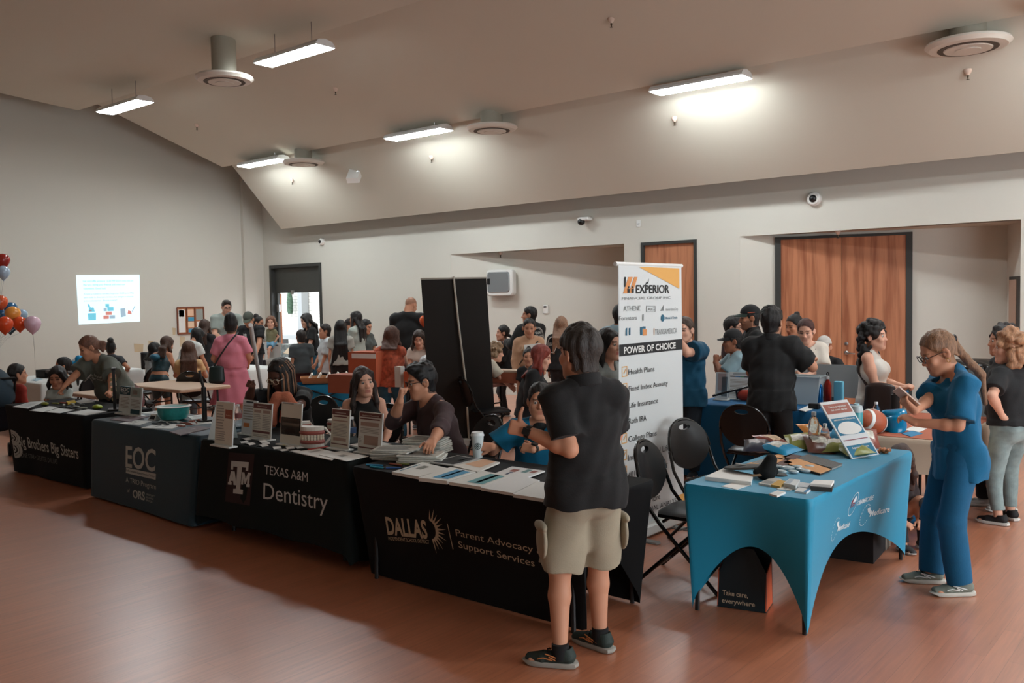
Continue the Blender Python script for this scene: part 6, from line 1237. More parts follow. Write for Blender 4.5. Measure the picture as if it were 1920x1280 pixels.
person(774, 556, 13.6, 160, 'tall bald person in a black long-sleeved top, back to the camera', skin='tan', g=1.12, hp=24, hy=-20, head=1.05, hair=((70, 60, 54), 'bald'), scalp=0.45, top=dict(c=(17, 18, 19), sl=2, loose=0.03, hem=-0.1, wr=0.006), bottom=dict(c=(26, 26, 30)), shoes=SH, hl='front', hr='front')
person(785, 617, 12.7, 4, 'girl-sized person in a beige top with parted dark hair near the orange balloon', kid=1, sex='f', skin='light', hp=18, hy=-10, head=1.1, hair=((58, 46, 40), 'long', dict(len=0.26, line=0.072)), top=dict(c=(186, 166, 152), sl=0.6, loose=0.014), bottom=dict(c=(90, 80, 80)), shoes=SH, hl='front', hr='front')
# right of the black banner
person(931, 640, 11.7, 100, 'person with curly fair hair and a cream T-shirt bending behind the black banner', skin='light', lean=48, hp=10, head=1.1, hair=((140, 112, 84), 'curly', dict(len=0.06, n=70)), top=dict(c=(190, 182, 164), sl=0.75, loose=0.026), bottom=dict(c=(40, 40, 44)), shoes=SH, hl=dict(at=(-0.1, 0.6, 0.86)), hr=dict(at=(0.14, 0.55, 0.86)))
person(943, 607, 13.9, -84, 'person with a dark ponytail in a black jacket, facing left', sex='f', skin='light', head=1.1, hair=(bk, 'pony', dict(len=0.2, z=-0.04)), top=dict(c=(24, 25, 27), sl=2, loose=0.026), bottom=dict(c=(26, 26, 30)), shoes=SH, hl='front', hr='front')
k = person(993, 572, 13.3, -140, 'person in a black jacket with a round white badge print on the back', g=1.1, skin='tan', hy=42, head=1.05, hair=(bk, 'short'), top=dict(c=(22, 23, 25), neck='polo', sl=2, loose=0.03, wr=0.006, name='jacket'), bottom=dict(c=(26, 26, 30)), shoes=SH, hl=dict(at=(-0.2, 0.34, 1.2)), hr='front')
chest_print(k, [('GRUPO', 0.035, 0.12), ('LEGADO', 0.05, 0.2), ('MX', 0.03, 0.06)], M_SPW, dy=0.12, dx=0.03, back=True, rings=[(0.03, 0.045, 0.135, 0.135, 0.08), (0.03, 0.045, 0.115, 0.115, 0.05)])
k35 = person(992, 594, 12.0, 2, 'person in a beige sweatshirt holding papers, crossbody strap over the chest', sex='f', g=1.25, skin='tan', hp=8, head=1.1, hair=(bk, 'bun', dict(r=0.034, y=-0.03, z=-0.09)), top=dict(c=(182, 142, 112), sl=2, loose=0.028, wr=0.009, name='sweatshirt'), bottom=dict(c=(90, 76, 66)), shoes=SH, hl=dict(at=(-0.06, 0.28, 1.02)), hr=dict(at=(0.20, 0.2, 0.92)))
chest_print(k35, [('ARIZONA', 0.05, 0.24)], mat('print_tan', (206, 176, 146), rough=0.8), dy=0.10)
cb = MB().tube([tuple(k35.C(-0.13, 0.06, 0.17)), tuple(k35.C(-0.02, 0.165, 0.06)), tuple(k35.C(0.09, 0.185, -0.06)), tuple(k35.C(0.17, 0.14, -0.2))], 0.012, 6).build('bag_strap', mat('strap_dark', (58, 46, 34), rough=0.6), k35.t)
o = prop(MB().box(-0.11, 0.11, -0.012, 0.012, -0.14, 0.14), 'paper_stack', M_PAPER, 'white papers and a brochure held by the person in the beige sweatshirt', 'papers', loc=tuple(wpt(k35, k35.C(-0.05, 0.24, -0.02))), smooth=False); o.rotation_euler = (0.2, 0.1, k35.t.rotation_euler.z)
person(991, 650, 11.4, -2, 'girl-sized person in black with hair tied up looking at the camera', kid=1, sex='f', skin='tan', head=1.08, hair=(bk, 'bun', dict(r=0.034, z=0.0)), top=dict(c=(24, 24, 26), sl=0.7), bottom=dict(c=(30, 30, 34)), shoes=SH)
person(1020, 649, 9.8, 82, 'person with red hair and a black hooded top sitting in profile', sex='f', sit=0.46, H=1.66, skin='light', hp=16, lean=14, head=1.1, hair=((130, 52, 40), 'long', dict(len=0.26, side=0.16, line=0.062)), top=dict(c=(20, 20, 22), sl=2, loose=0.03, name='hoodie'), bottom=dict(c=(30, 30, 34)), shoes=SH, hl='lap', hr='lap')
k = person(1052, 591, 13.0, 172, 'person with long fair straight hair in a black jacket with white emblem', sex='f', skin='light', head=1.1, hair=((140, 106, 84), 'long', dict(len=0.40)), top=dict(c=(22, 23, 25), sl=2, loose=0.03, name='jacket'), bottom=dict(c=(30, 30, 34)), shoes=SH)
chest_print(k, [('LEGADO', 0.04, 0.10)], M_SPW, dy=0.10, dx=-0.12, back=True, rings=[(-0.12, 0.06, 0.07, 0.12, 0.12)])
person(1140, 612, 7.5, 44, 'person with shoulder-length dark hair in a grey blouse beside the white banner', sex='f', g=1.08, skin='light', hy=8, head=1.12, hair=(bk, 'bob', dict(len=0.24, side=0.18, line=0.072)), lips=(160, 70, 66), top=dict(c=(136, 142, 140), neck='v', sl=1.5, loose=0.02), bottom=dict(c=(40, 40, 44)), shoes=SH, hl='front', hr='front')
person(1163, 568, 10.6, 150, 'person in a light blue top almost hidden behind the white banner', skin='tan', hair=(bk, 'short'), top=dict(c=(150, 178, 190), sl=0.8, loose=0.03), bottom=dict(c=(40, 40, 46)), shoes=SH)
k41 = person(1283, 591, 9.15, -30, 'person in dark teal scrubs with a hand raised to the face', g=1.1, skin='light', hy=4, hp=4, head=1.08, hair=((74, 58, 48), 'short', dict(line=0.076)), top=dict(c=(0, 70, 98), neck='v', sl=0.7, loose=0.03, hem=-0.14, cuff=0.02, wr=0.009, name='scrub_top'), bottom=dict(c=(22, 34, 44), loose=0.03, name='scrub_trousers'), shoes=dict(c=(40, 44, 50)), hl=dict(at=(0.0, 0.19, 1.56), curl=[0.15, 0.5, 0.7, 0.7], dir=(0.1, -0.2, 1.0), back=(-0.3, 0.9, 0.2), elbow=(-0.9, 0.25, -0.9)), hr='front')
person(1376, 590, 10.7, 76, 'boy-sized person with dark hair and glasses in profile behind the black cap', kid=1, skin='light', head=1.12, hair=((30, 26, 26), 'short', dict(vol=0.02)), glasses=(30, 30, 34), top=dict(c=(70, 50, 50), sl=0.7, loose=0.02), bottom=dict(c=(40, 40, 46)), shoes=SH)
person(1372, 615, 10.0, -80, 'small person in a black cap and light blue T-shirt eating', kid=1, skin='brown', hp=6, head=1.08, hair=(bk, 'short'), cap=dict(c=(26, 26, 28)), top=dict(c=(132, 158, 166), sl=0.85, loose=0.024, hem=-0.1), bottom=dict(c=(50, 70, 84)), shoes=SH, hl=dict(at=(-0.02, 0.26, 1.36), curl=0.7, dir=(0.3, -0.1, 1), elbow=(-0.6, 0.2, -0.8)), hr=dict(at=(0.04, 0.26, 1.34), curl=0.7, dir=(-0.3, -0.1, 1), elbow=(0.6, 0.2, -0.8)))
k44 = person(1405, 570, 10.3, -78, 'bearded person in a black flat-brim cap and black jacket facing left', skin='mid', g=1.1, hp=4, head=1.1, beard=0.55, hair=(bk, 'short'), cap=dict(c=(24, 25, 27), bc=(46, 62, 56), brim=0.075), top=dict(c=(24, 26, 27), neck='polo', sl=2, loose=0.024), bottom=dict(c=(30, 30, 34)), shoes=SH, hl='front', hr='front')
MB().bar(k44.Hd(-0.083, 0.03, 0.055), k44.Hd(-0.088, -0.04, 0.055), 0.006).build('cap_stripe', mat('stripe_orange', (190, 84, 50), rough=0.6), k44.t)
k45 = person(1447, 572, 8.6, 168, 'person with short black hair in a black polo standing at the blue table', g=1.12, skin='tan', hy=-10, head=1.12, hair=((22, 20, 20), 'messy', dict(vol=0.014)), top=dict(c=(22, 23, 24), neck='polo', sl=0.85, loose=0.026, hem=-0.14, cuff=0.02, wr=0.010, name='polo_shirt'), bottom=dict(c=(38, 36, 36), loose=0.02), shoes=dict(c=(30, 30, 32)), hr=dict(at=(0.30, 0.30, 1.24), curl=0.6, dir=(0.3, 0.8, 0.3), elbow=(0.7, -0.3, -0.7)), hl='front')
person(1486, 587, 10.9, -46, 'person with slicked dark hair looking down to the left by the wood doors', sex='f', skin='mid', hp=12, head=1.1, hair=(bk, 'bun', dict(r=0.03)), top=dict(c=(28, 28, 32), sl=0.8), bottom=dict(c=(30, 30, 34)), shoes=SH)
k47 = person(1510, 595, 10.1, -4, 'person in a white lace top looking at something in the hands', sex='f', g=1.15, skin='light', hp=16, hy=-6, head=1.12, hair=((70, 40, 36), 'bun', dict(r=0.034, y=-0.03, z=-0.08)), top=dict(c=(206, 198, 186), neck='scoop', sl=0.8, loose=0.026, cuff=0.02, hem=-0.1), bottom=dict(c=(60, 60, 66)), shoes=SH, hl='hold', hr='hold')
MB().tube([tuple(k47.C(-0.12, 0.05, 0.17)), tuple(k47.C(-0.06, 0.15, 0.06)), tuple(k47.C(0.02, 0.185, -0.08)), tuple(k47.C(0.1, 0.15, -0.22))], 0.012, 6).build('bag_strap', mat('strap_dark', (58, 46, 34)), k47.t)
k48 = person(1545, 628, 10.7, -14, 'small person in a white cap behind the white lace top, arm raised', kid=1, skin='tan', hair=((130, 74, 50), 'short'), cap=dict(c=(190, 186, 180)), top=dict(c=(26, 26, 28), sl=0.6), bottom=dict(c=(40, 40, 46)), shoes=SH, hl=dict(at=(-0.30, 0.20, 1.18), curl=0.9, dir=(0, 0.1, 1), elbow=(-0.5, 0, -0.9)))
c = hand(k48, 'l', 0.08, -0.02); t = empty('gift_bag', (c[0], c[1], c[2]-0.34), 0.3, 'blue drawstring bag hanging from a raised hand before the wood doors', 'bag')
MB().prism([(-0.09, -0.02), (0.09, -0.02), (0.09, 0.02), (-0.09, 0.02)], -0.14, 0.0).add([(-0.09, -0.02, 0), (0.09, -0.02, 0), (0.09, 0.02, 0), (-0.09, 0.02, 0), (0, 0, 0.1)], [(0, 1, 4), (1, 2, 4), (2, 3, 4), (3, 0, 4)]).build('pouch', mat('pouch_blue', (0, 110, 160), rough=0.5), t, smooth=False)
for s in (-1, 1): MB().tube([(0.01*s, 0, 0.09), (0.04*s, 0, 0.24), (0, 0, 0.34)], 0.006, 6).build('cord', mat('cord_dark', (40, 30, 28), rough=0.7), t)
k49 = person(1638, 600, 8.9, 76, 'person with long black curls in a white sleeveless top gesturing, profile right', sex='f', g=1.08, skin='light', hy=-4, head=1.1, hair=((26, 22, 22), 'curly', dict(len=0.33, n=190)), top=dict(c=(204, 200, 192), neck='crew', sl=0, loose=0.010, wr=0.005), bottom=dict(c=(24, 24, 26), loose=0.014), shoes=SH, hl=dict(at=(-0.06, 0.31, 1.10), curl=0.5, dir=(0.4, 0.8, 0.3)), hr=dict(at=(0.05, 0.30, 1.09), curl=0.5, dir=(0.0, 0.9, 0.35), elbow=(0.5, -0.55, -0.8)))
c = wpt(k49, k49.pel+np.array([0.20, 0.12, 0.03])); t = empty('shoulder_bag', tuple(c), k49.t.rotation_euler.z, 'dark brown shoulder bag on the curly-haired person in white', 'bag')
b = Blob(); b.limb((0, 0, -0.14), (0, 0, 0.13), (0.07, 0.15), (0.045, 0.13), x=(1, 0, 0), k=0); blob_obj('bag_body', b, 0.008, mat('bag_brown', (44, 32, 30), rough=0.4), t)
MB().tube([tuple(rot_z(-k49.t.rotation_euler.z)@(wpt(k49, q)-c)) for q in (k49.C(0.19, 0.05, -0.22), k49.C(0.15, -0.10, 0.0), k49.C(0.09, -0.12, 0.12), k49.C(0.05, -0.06, 0.20))], 0.013, 6).build('strap', mat('bag_brown', (44, 32, 30)), t)
k52 = person(1881, 607, 8.45, -72, 'person with dark hair in black standing behind the blonde curls at far right', sex='f', skin='tan', hair=((34, 28, 26), 'curly', dict(len=0.05, n=60)), top=dict(c=(26, 26, 28), sl=0.9, loose=0.02), bottom=dict(c=(22, 22, 24), loose=0.04), shoes=dict(c=(176, 176, 172), sole=(196, 196, 192)), fr=(0.12, 0.12, 8))
k51 = person(1895, 615, 7.95, -128, 'person with curly blonde ponytail black T-shirt and pale jeans, hand on hip', sex='f', g=1.2, skin='light', hy=42, head=1.12, hair=((164, 120, 88), 'curly', dict(len=0.14, n=110)), top=dict(c=(26, 27, 29), sl=0.75, loose=0.016, hem=0.0, cuff=0.014), bottom=dict(c=(132, 150, 150), fab='denim', loose=0.012, len=0.93, rise=0.04), shoes=dict(c=(24, 24, 26), sole=(206, 204, 198)), hl=dict(at=(-0.20, -0.06, 1.02), curl=0.35, dir=(0.6, -0.6, -0.5), back=(-0.5, -0.8, 0.2), elbow=(-1, -0.25, 0.1)), fr=(0.12, 0.1, 12), fl=(-0.14, 0.02, -20))
MB().tube([k51.Hd(-0.079, -0.008+0.024*math.cos(a), -0.062+0.028*math.sin(a)) for a in np.linspace(0, 2*PI, 17)[:-1]], 0.0028, 5, closed=True).build('hoop_earring', mat('gold', (190, 150, 90)), k51.t)
person(1692, 836, 6.85, 40, 'person crouching low with brown hair between the teal and orange tables', sex='f', skin='tan', sit=0.10, lean=24, hp=30, hy=-30, head=1.12, hair=((62, 42, 36), 'long', dict(len=0.22, loosefall=1)), top=dict(c=(40, 28, 28), sl=0.7), bottom=dict(c=(30, 28, 32)), shoes=SH, hr=dict(at=(0.1, 0.36, 0.3)), hl=dict(at=(-0.1, 0.36, 0.3)))
# ------------------------------------------------------------------ banners
XB = -3.54
bl, br_ = atx(1163, 1020, XB), atx(1279, 978, XB); tl_, tr_ = atx(1158, 495, XB), atx(1276, 498, XB); y0, y1 = bl[1], br_[1]; zt = (tl_[2]+tr_[2])/2; yc = (y0+y1)/2
t = empty('rollup_banner', (XB, yc, 0), 0, 'tall white roll-up banner printed Experior Power of Choice', 'banner'); hw_ = (y1-y0)/2
MB().rbox(-0.075, 0.07, -hw_-0.02, hw_+0.02, 0.018, 0.105, 0.03).build('base', mat('banner_base', (196, 196, 192), rough=0.35), t)
def bx(y, z, d=0.0): return np.array([0.012+0.010*math.sin(4.2*(y+0.1))*(1-(z/2.2)) + d, y, z])
pn = MB().grid(lambda u, v: bx(-hw_+0.006*math.sin(v*9)*(1 if u < 0.5 else 0)+u*2*hw_, 0.10+v*(zt-0.11)), 24, 40); pn.grid(lambda u, v: bx(hw_-u*2*hw_, 0.10+v*(zt-0.11), -0.002), 24, 40)
pan = pn.build('panel', mat('banner_vinyl', (208, 212, 212), rough=0.45), t)
MB().tube([(0.0, -hw_-0.025, zt), (0.0, hw_+0.025, zt)], 0.016, 10).build('top_rail', M_WHITE, t); MB().tube([(-0.03, 0, 0.08), (-0.03, 0, zt)], 0.012, 8).build('pole', M_STEEL, t)
for s in (-1, 1): MB().rbox(-0.22, 0.20, s*0.24-0.028, s*0.24+0.028, 0.0, 0.018, 0.02).build('foot', mat('banner_foot', (150, 152, 150), rough=0.4), t)
def bpx(px, py): p = atx(px, py, XB+0.012); return p[1]-yc, p[2]
def btext(mb, s, lb, rb, top, bold=0.0, lift=0.004):
 a0, z0 = bpx(*lb); a1, z1 = bpx(*rb); _, z2 = bpx(*top); A, f = text_mesh(s, bold); lo, hi = A.min(0), A.max(0); k = (a1-a0)/(hi[0]-lo[0]); ky = (z2-z0)/0.73; zm = (z0+z1)/2
 mb.add([tuple(bx(a0+(x-lo[0])*k, zm+y*ky, lift)) for x, y, _ in A], f); return mb
def bpoly(mb, pts, lift=0.003): mb.add([tuple(bx(*bpx(*q), lift)) for q in pts], [tuple(reversed(range(len(pts))))]); return mb
def byz(mb, pts, lift=0.003): mb.add([tuple(bx(y, z, lift)) for y, z in pts], [tuple(range(len(pts)))]); return mb
I_BLK, I_GRY, I_YEL, I_WHT = mat('ink_black', (34, 36, 38), rough=0.6), mat('ink_grey', (120, 124, 124), rough=0.6), mat('ink_yellow', (216, 162, 88), rough=0.6), mat('ink_white', (216, 216, 212), rough=0.6)
I_ORG, I_BLU = mat('ink_orange', (206, 138, 84), rough=0.6), mat('ink_blue', (40, 92, 116), rough=0.6)
z_b0, z_b1 = bpx(1215, 662)[1], bpx(1215, 641)[1]; byz(MB(), [(-hw_+0.002, z_b0-0.0), (hw_-0.002, z_b0-0.0), (hw_-0.002, z_b1), (-hw_+0.002, z_b1)]).build('black_band', I_BLK, pan, smooth=False)
btext(MB(), 'POWER OF CHOICE', (1169.5, 661), (1265, 654), (1169.5, 648.5), 0.03, 0.006).build('band_lettering', I_WHT, pan, smooth=False)
bpoly(MB(), [(1197, 500), (1273, 503), (1273, 541)]).build('yellow_corner', I_YEL, pan, smooth=False)
btext(MB(), 'EXPERIOR', (1192, 549), (1254, 549), (1192, 533), 0.02).build('brand_lettering', I_BLK, pan, smooth=False)
btext(MB(), 'FINANCIAL GROUP INC', (1166, 562), (1256, 560), (1166, 556.5)).build('brand_line', I_GRY, pan, smooth=False)
bpoly(bpoly(MB(), [(1168, 550), (1176, 550), (1186, 519), (1178, 519)]), [(1179, 549), (1186, 549), (1195, 519), (1189, 519)]).build('brand_mark', I_ORG, pan, smooth=False)
m = MB()
for x in (1178, 1185.5): bpoly(m, [(x-2, 549), (x+2, 549), (x+2.4, 541), (x-2.4, 541)], 0.005); bpoly(m, [(x-1.3, 540), (x+1.3, 540), (x+1.3, 536.5), (x-1.3, 536.5)], 0.005)
bpoly(m, [(1208, 536), (1212, 528), (1213.5, 530), (1216, 521), (1214.5, 532), (1212.5, 531)], 0.005); bpoly(m, [(1170, 519), (1173, 519), (1172, 537), (1170, 538)], 0.005); m.build('brand_figures', I_BLK, pan, smooth=False)
m = btext(MB(), 'ATHENE', (1169, 583), (1200.5, 582), (1169, 573)); btext(m, 'AIG', (1214, 582.5), (1226, 582), (1214, 576.5)); btext(m, 'Foresters', (1161, 600.5), (1193.5, 599), (1161, 592)); btext(m, 'TRANSAMERICA', (1227, 627), (1268, 625), (1227, 616)); btext(m, 'American National Group', (1247, 583), (1270, 581.5), (1247, 577)); m.build('partner_lettering', I_GRY, pan, smooth=False)
m = MB()
for a, b in (((1212, 584.5), (1228, 573)),):
 for q in ([(1211, 584.5), (1228, 584.5), (1228, 583.8), (1211, 583.8)], [(1211, 574), (1228, 574), (1228, 573.2), (1211, 573.2)], [(1211, 584.5), (1211.8, 584.5), (1211.8, 573.2), (1211, 573.2)], [(1227.2, 584.5), (1228, 584.5), (1228, 573.2), (1227.2, 573.2)]): bpoly(m, q)
bpoly(m, [(1204, 601), (1206.5, 601), (1206.5, 589), (1204, 589)]); bpoly(m, [(1237, 583), (1243.5, 582.5), (1243.5, 571)]); m.build('partner_marks', I_GRY, pan, smooth=False)
m = MB(); y_, z_ = bpx(1241.5, 596); byz(m, [(y_+0.028*math.cos(a), z_+0.028*math.sin(a)) for a in np.linspace(0, 2*PI, 17)[:-1]]); btext(m, 'Mutual of Omaha', (1247, 598), (1269, 597), (1247, 593.5), 0.02)
bpoly(m, [(1173, 629), (1176, 629), (1176, 614), (1173, 616)]); bpoly(m, [(1179, 628), (1182, 628), (1182, 614), (1179, 615)]); bpoly(m, [(1200, 628), (1204, 628), (1204, 613), (1200, 613)]); bpoly(m, [(1204, 616), (1210, 616), (1210, 612), (1204, 612)]); m.build('blue_marks', I_BLU, pan, smooth=False)
m = MB(); bpoly(m, [(1205, 629), (1212, 628.5), (1212, 617), (1205, 617)]); bpoly(m, [(1225, 628), (1226.2, 628), (1226.2, 615), (1225, 615)]); m.build('orange_marks', I_ORG, pan, smooth=False)
items = [('Health Plans', 1178.5, 1226, 700.5, 697, 690), ('Fixed Index Annuity', 1179, 1250.5, 732, 723, 722), ('Life Insurance', 1179, 1232.5, 763.5, 756.5, 753), ('Roth IRA', 1179.5, 1211.5, 794, 789, 782.5), ('College Plans', 1179, 1229.5, 826, 818, 815), ('Index Universal Life', 1178.5, 1252, 858, 849, 846), ('401(k) IRA Rollover', 1178.5, 1250, 888, 880, 877), ('Free Bonus Reviews', 1178.5, 1248, 916, 906, 905), ('And Much More', 1177.5, 1236, 950, 940, 938)]
m = MB(); c = MB()
for s_, xa, xb, ya, yb, yt in items: btext(m, s_, (xa, ya), (xb, yb), (xa, yt))
for s_, xa, xb, ya, yb, yt in items[:-1]:
 y_, z_ = bpx(1171.5, (ya+yt)/2+1)
 for r0, r1, q0, q1 in ((-0.033, 0.033, -0.038, -0.031), (-0.033, 0.033, 0.031, 0.038), (-0.036, -0.029, -0.038, 0.038), (0.029, 0.036, -0.038, 0.038)): byz(c, [(y_+r0, z_+q0), (y_+r1, z_+q0), (y_+r1, z_+q1), (y_+r0, z_+q1)])
 byz(c, [(y_-0.018, z_), (y_-0.006, z_-0.018), (y_+0.022, z_+0.02), (y_+0.016, z_+0.024), (y_-0.006, z_-0.004)])
m.build('service_list', I_BLK, pan, smooth=False); c.build('check_boxes', I_YEL, pan, smooth=False)
zy0, zy1 = bpx(1220, 966)[1], bpx(1220, 946)[1]; byz(MB(), [(-hw_+0.002, zy0), (hw_-0.002, zy0), (hw_-0.002, zy1), (-hw_+0.002, zy1)]).build('yellow_band', I_YEL, pan, smooth=False)
btext(MB(), 'FREE FINANCIAL ANALYSIS', (1166, 967), (1271, 948.5), (1166, 957), 0.0, 0.006).build('yellow_band_lettering', I_BLK, pan, smooth=False)
# black banner seen from its back
p = atz(871, 836, 0.0); yaw = math.atan2(-p[1], -p[0])+PI/2; t = empty('rollup_banner', tuple(p), yaw, 'tall black roll-up banner seen from behind with a pale pole', 'banner')
fw_ = p@CF; hw_ = 122/F_PX*fw_/2; zt = CAM_H+((aty(860, 520, p[1]))[2]-CAM_H); off = -0.058
pb = MB(); lean_ = lambda v: -0.09*v
for d, flip in ((0.0, 1), (0.004, -1)): pb.grid(lambda u, v: (flip*(-hw_+u*2*hw_)+lean_(v)+off+0.055, d, 0.09+v*(zt-0.1)), 8, 12)
pb.build('panel', mat('banner_black', (24, 22, 20), rough=0.7), t); MB().rbox(-hw_+off+0.05, hw_+off+0.05, -0.06, 0.09, 0.0, 0.10, 0.03).build('base', mat('banner_base', (196, 196, 192)), t)
MB().box(-hw_+lean_(1)+off+0.05, hw_+lean_(1)+off+0.06, -0.014, 0.014, zt-0.02, zt).build('top_rail', mat('rail_grey', (170, 166, 156), rough=0.4), t, smooth=False)
MB().tube([(0.06+off+0.055, -0.03, 0.09), (0.03+off+0.055, -0.05, zt*0.4), (-0.03+off+0.04, -0.045, zt*0.75), (lean_(1)+off+0.055, -0.02, zt+0.012)], 0.013, 8).build('pole', mat('pole_pale', (176, 172, 160), rough=0.4), t)
# ------------------------------------------------------------------ flat goods on the tables
def ink(c): return mat('ink_%d_%d_%d' % c, c, rough=0.75)
def slab(name, pix, z, th, m, label, cat, group=None, prints=(), wob=0.0):
 """a flat thing lying on a table, its top outline read off the photo; prints = [(u0,u1,v0,v1,colour)]"""
 P = [atz(x, y, z+th) for x, y in pix]; c = sum(P)/len(P); mb = MB(); n = len(P)
 if sum((P[i][0]*P[(i+1) % n][1]-P[(i+1) % n][0]*P[i][1]) for i in range(n)) < 0: P = P[::-1]
 mb.add([tuple(q-c+np.array([0, 0, -th])) for q in P]+[tuple(q-c) for q in P], [tuple(reversed(range(n))), tuple(range(n, 2*n))]+[(i, (i+1) % n, n+(i+1) % n, n+i) for i in range(n)])
 o = mb.build(name, m, None, loc=tuple(c), smooth=False); tag(o, label, cat, group)
 if prints:
  Q = [atz(x, y, z+th)-c for x, y in pix]
  by = {}
  for u0, u1, v0, v1, col in prints: by.setdefault(col, []).append((u0, u1, v0, v1))
  for col, L in by.items():
   k = MB()
   for u0, u1, v0, v1 in L:
    f = lambda u, v: (Q[0]*(1-u)+Q[1]*u)*(1-v)+(Q[3]*(1-u)+Q[2]*u)*v+np.array([0, 0, 0.0012])
    vs = [f(u0, v0), f(u1, v0), f(u1, v1), f(u0, v1)]; nn = np.cross(vs[1]-vs[0], vs[2]-vs[0]); k.add([tuple(q) for q in (vs if nn[2] > 0 else vs[::-1])], [(0, 1, 2, 3)])
   k.build('print', ink(col), o, smooth=False)
 return o
LINES = [(0.12, 0.88, 0.15+0.08*i, 0.18+0.08*i, (150, 150, 148)) for i in range(9)]
def sign(name, pl, pr, pb, pt, label, prints, base=True, dz=ZT, paper=(206, 200, 186), frame=None, lean=0.03, depth=0.08):
 b = atz((pl+pr)/2, pb, dz); Y = b[1]; x0, x1 = aty(pl, pb, Y)[0], aty(pr, pb, Y)[0]; z1 = aty((pl+pr)/2, pt, Y)[2]; h = z1-dz; w = x1-x0
 t = empty(name, ((x0+x1)/2, Y, dz), 0, label, 'sign holder', None); f = lambda x, z, d=0.0: np.array([x, lean*z/h-d, z+0.012])
 M_ACR = mat('acrylic_clear', (210, 214, 212), rough=0.15)
 if base: MB().rbox(-w/2-0.012, w/2+0.012, -depth/2, depth/2, 0.0, 0.012, 0.008).build('base', M_ACR, t)
 def plate(xa, xb, za, zb, d0, d1): return MB().add([f(xa, za, d0), f(xb, za, d0), f(xb, zb, d0), f(xa, zb, d0), f(xa, za, d1), f(xb, za, d1), f(xb, zb, d1), f(xa, zb, d1)], [(0, 1, 2, 3), (5, 4, 7, 6), (4, 5, 1, 0), (5, 6, 2, 1), (6, 7, 3, 2), (7, 4, 0, 3)])
 plate(-w/2, w/2, 0.0, h-0.012, 0.003, -0.004).build('holder', M_ACR, t, smooth=False)
 pp = plate(-w/2+0.004, w/2-0.004, 0.005, h-0.018, 0.0045, 0.003).build('sheet', mat('sheet_%d_%d_%d' % paper, paper, rough=0.8), t, smooth=False); by = {}
 for q in prints: by.setdefault(q[4], []).append(q)
 for col, L in by.items():
  k = MB()
  for q in L:
   if len(q) == 5: u0, u1, v0, v1, _ = q; k.add([tuple(f(-w/2+w*u, h*v, 0.006)) for u, v in ((u0, v0), (u1, v0), (u1, v1), (u0, v1))], [(0, 1, 2, 3)])
   else:
    A, fs = text_mesh(q[5], 0.02); lo, hi = A.min(0), A.max(0); u0, u1, v0, v1 = q[:4]; k.add([tuple(f(-w/2+w*(u0+(x-lo[0])/(hi[0]-lo[0])*(u1-u0)), h*(v0+y/0.73*(v1-v0)), 0.0075)) for x, y, _ in A], fs)
  k.build('print', ink(col), pp, smooth=False)
 if frame: plate(0, 0, 0, 0, 0, 0)
 return t
MAR, GRY, TAU = (104, 62, 58), (150, 146, 138), (160, 134, 122)
tl = lambda v0, v1, n, u0=0.1, u1=0.9, c=GRY: [(u0, u1-0.1*((i*7) % 3)/3, v0+(v1-v0)*i/n, v0+(v1-v0)*(i+0.4)/n, c) for i in range(n)]
sign('sign_holder', 403, 436, 837, 754, 'cream flyer in a clear holder leftmost on the dentistry table', [(0.55, 0.95, 0.60, 0.80, (150, 88, 70)), (0.62, 0.88, 0.66, 0.69, (200, 170, 150), 'Labs')]+tl(0.35, 0.92, 9, 0.08, 0.5)+tl(0.1, 0.33, 5, 0.08, 0.6))
sign('sign_holder', 453, 480, 815, 751, 'white flyer with an orange fox shape behind the cream flyers', [(0.15, 0.55, 0.18, 0.30, (196, 120, 70)), (0.25, 0.95, 0.88, 0.93, (60, 62, 64))]+tl(0.4, 0.85, 6), paper=(206, 210, 212))
sign('sign_holder', 472.5, 508, 824, 756, 'second cream flyer with a dark maroon header on the dentistry table', [(0.03, 0.97, 0.80, 0.93, MAR), (0.25, 0.75, 0.85, 0.88, (200, 190, 180), 'Dental Careers'), (0.08, 0.45, 0.68, 0.76, TAU), (0.55, 0.92, 0.68, 0.76, TAU), (0.05, 0.95, 0.14, 0.20, MAR)]+tl(0.24, 0.66, 9, 0.06, 0.46)+tl(0.24, 0.66, 9, 0.54, 0.98)+tl(0.04, 0.12, 2))
sign('sign_holder', 525.5, 564, 836, 756, 'beige sign with a dark framed drawing in the middle of the dentistry table', [(0.04, 0.96, 0.22, 0.62, (52, 44, 40)), (0.08, 0.92, 0.24, 0.60, (188, 164, 144)), (0.08, 0.92, 0.42, 0.50, (150, 132, 118)), (0.25, 0.75, 0.27, 0.34, (110, 82, 70)), (0.32, 0.68, 0.34, 0.38, (110, 82, 70)), (0.08, 0.6, 0.93, 0.96, GRY)])
sign('sign_holder', 620, 654, 843, 768, 'narrow cream flyer with maroon header left of the water bottle', [(0.03, 0.97, 0.82, 0.95, MAR), (0.2, 0.8, 0.86, 0.89, (200, 190, 180), 'Admissions'), (0.15, 0.85, 0.76, 0.79, MAR), (0.1, 0.9, 0.66, 0.69, TAU), (0.15, 0.85, 0.18, 0.26, TAU), (0.05, 0.95, 0.09, 0.115, MAR)]+tl(0.3, 0.62, 9, 0.12, 0.9))
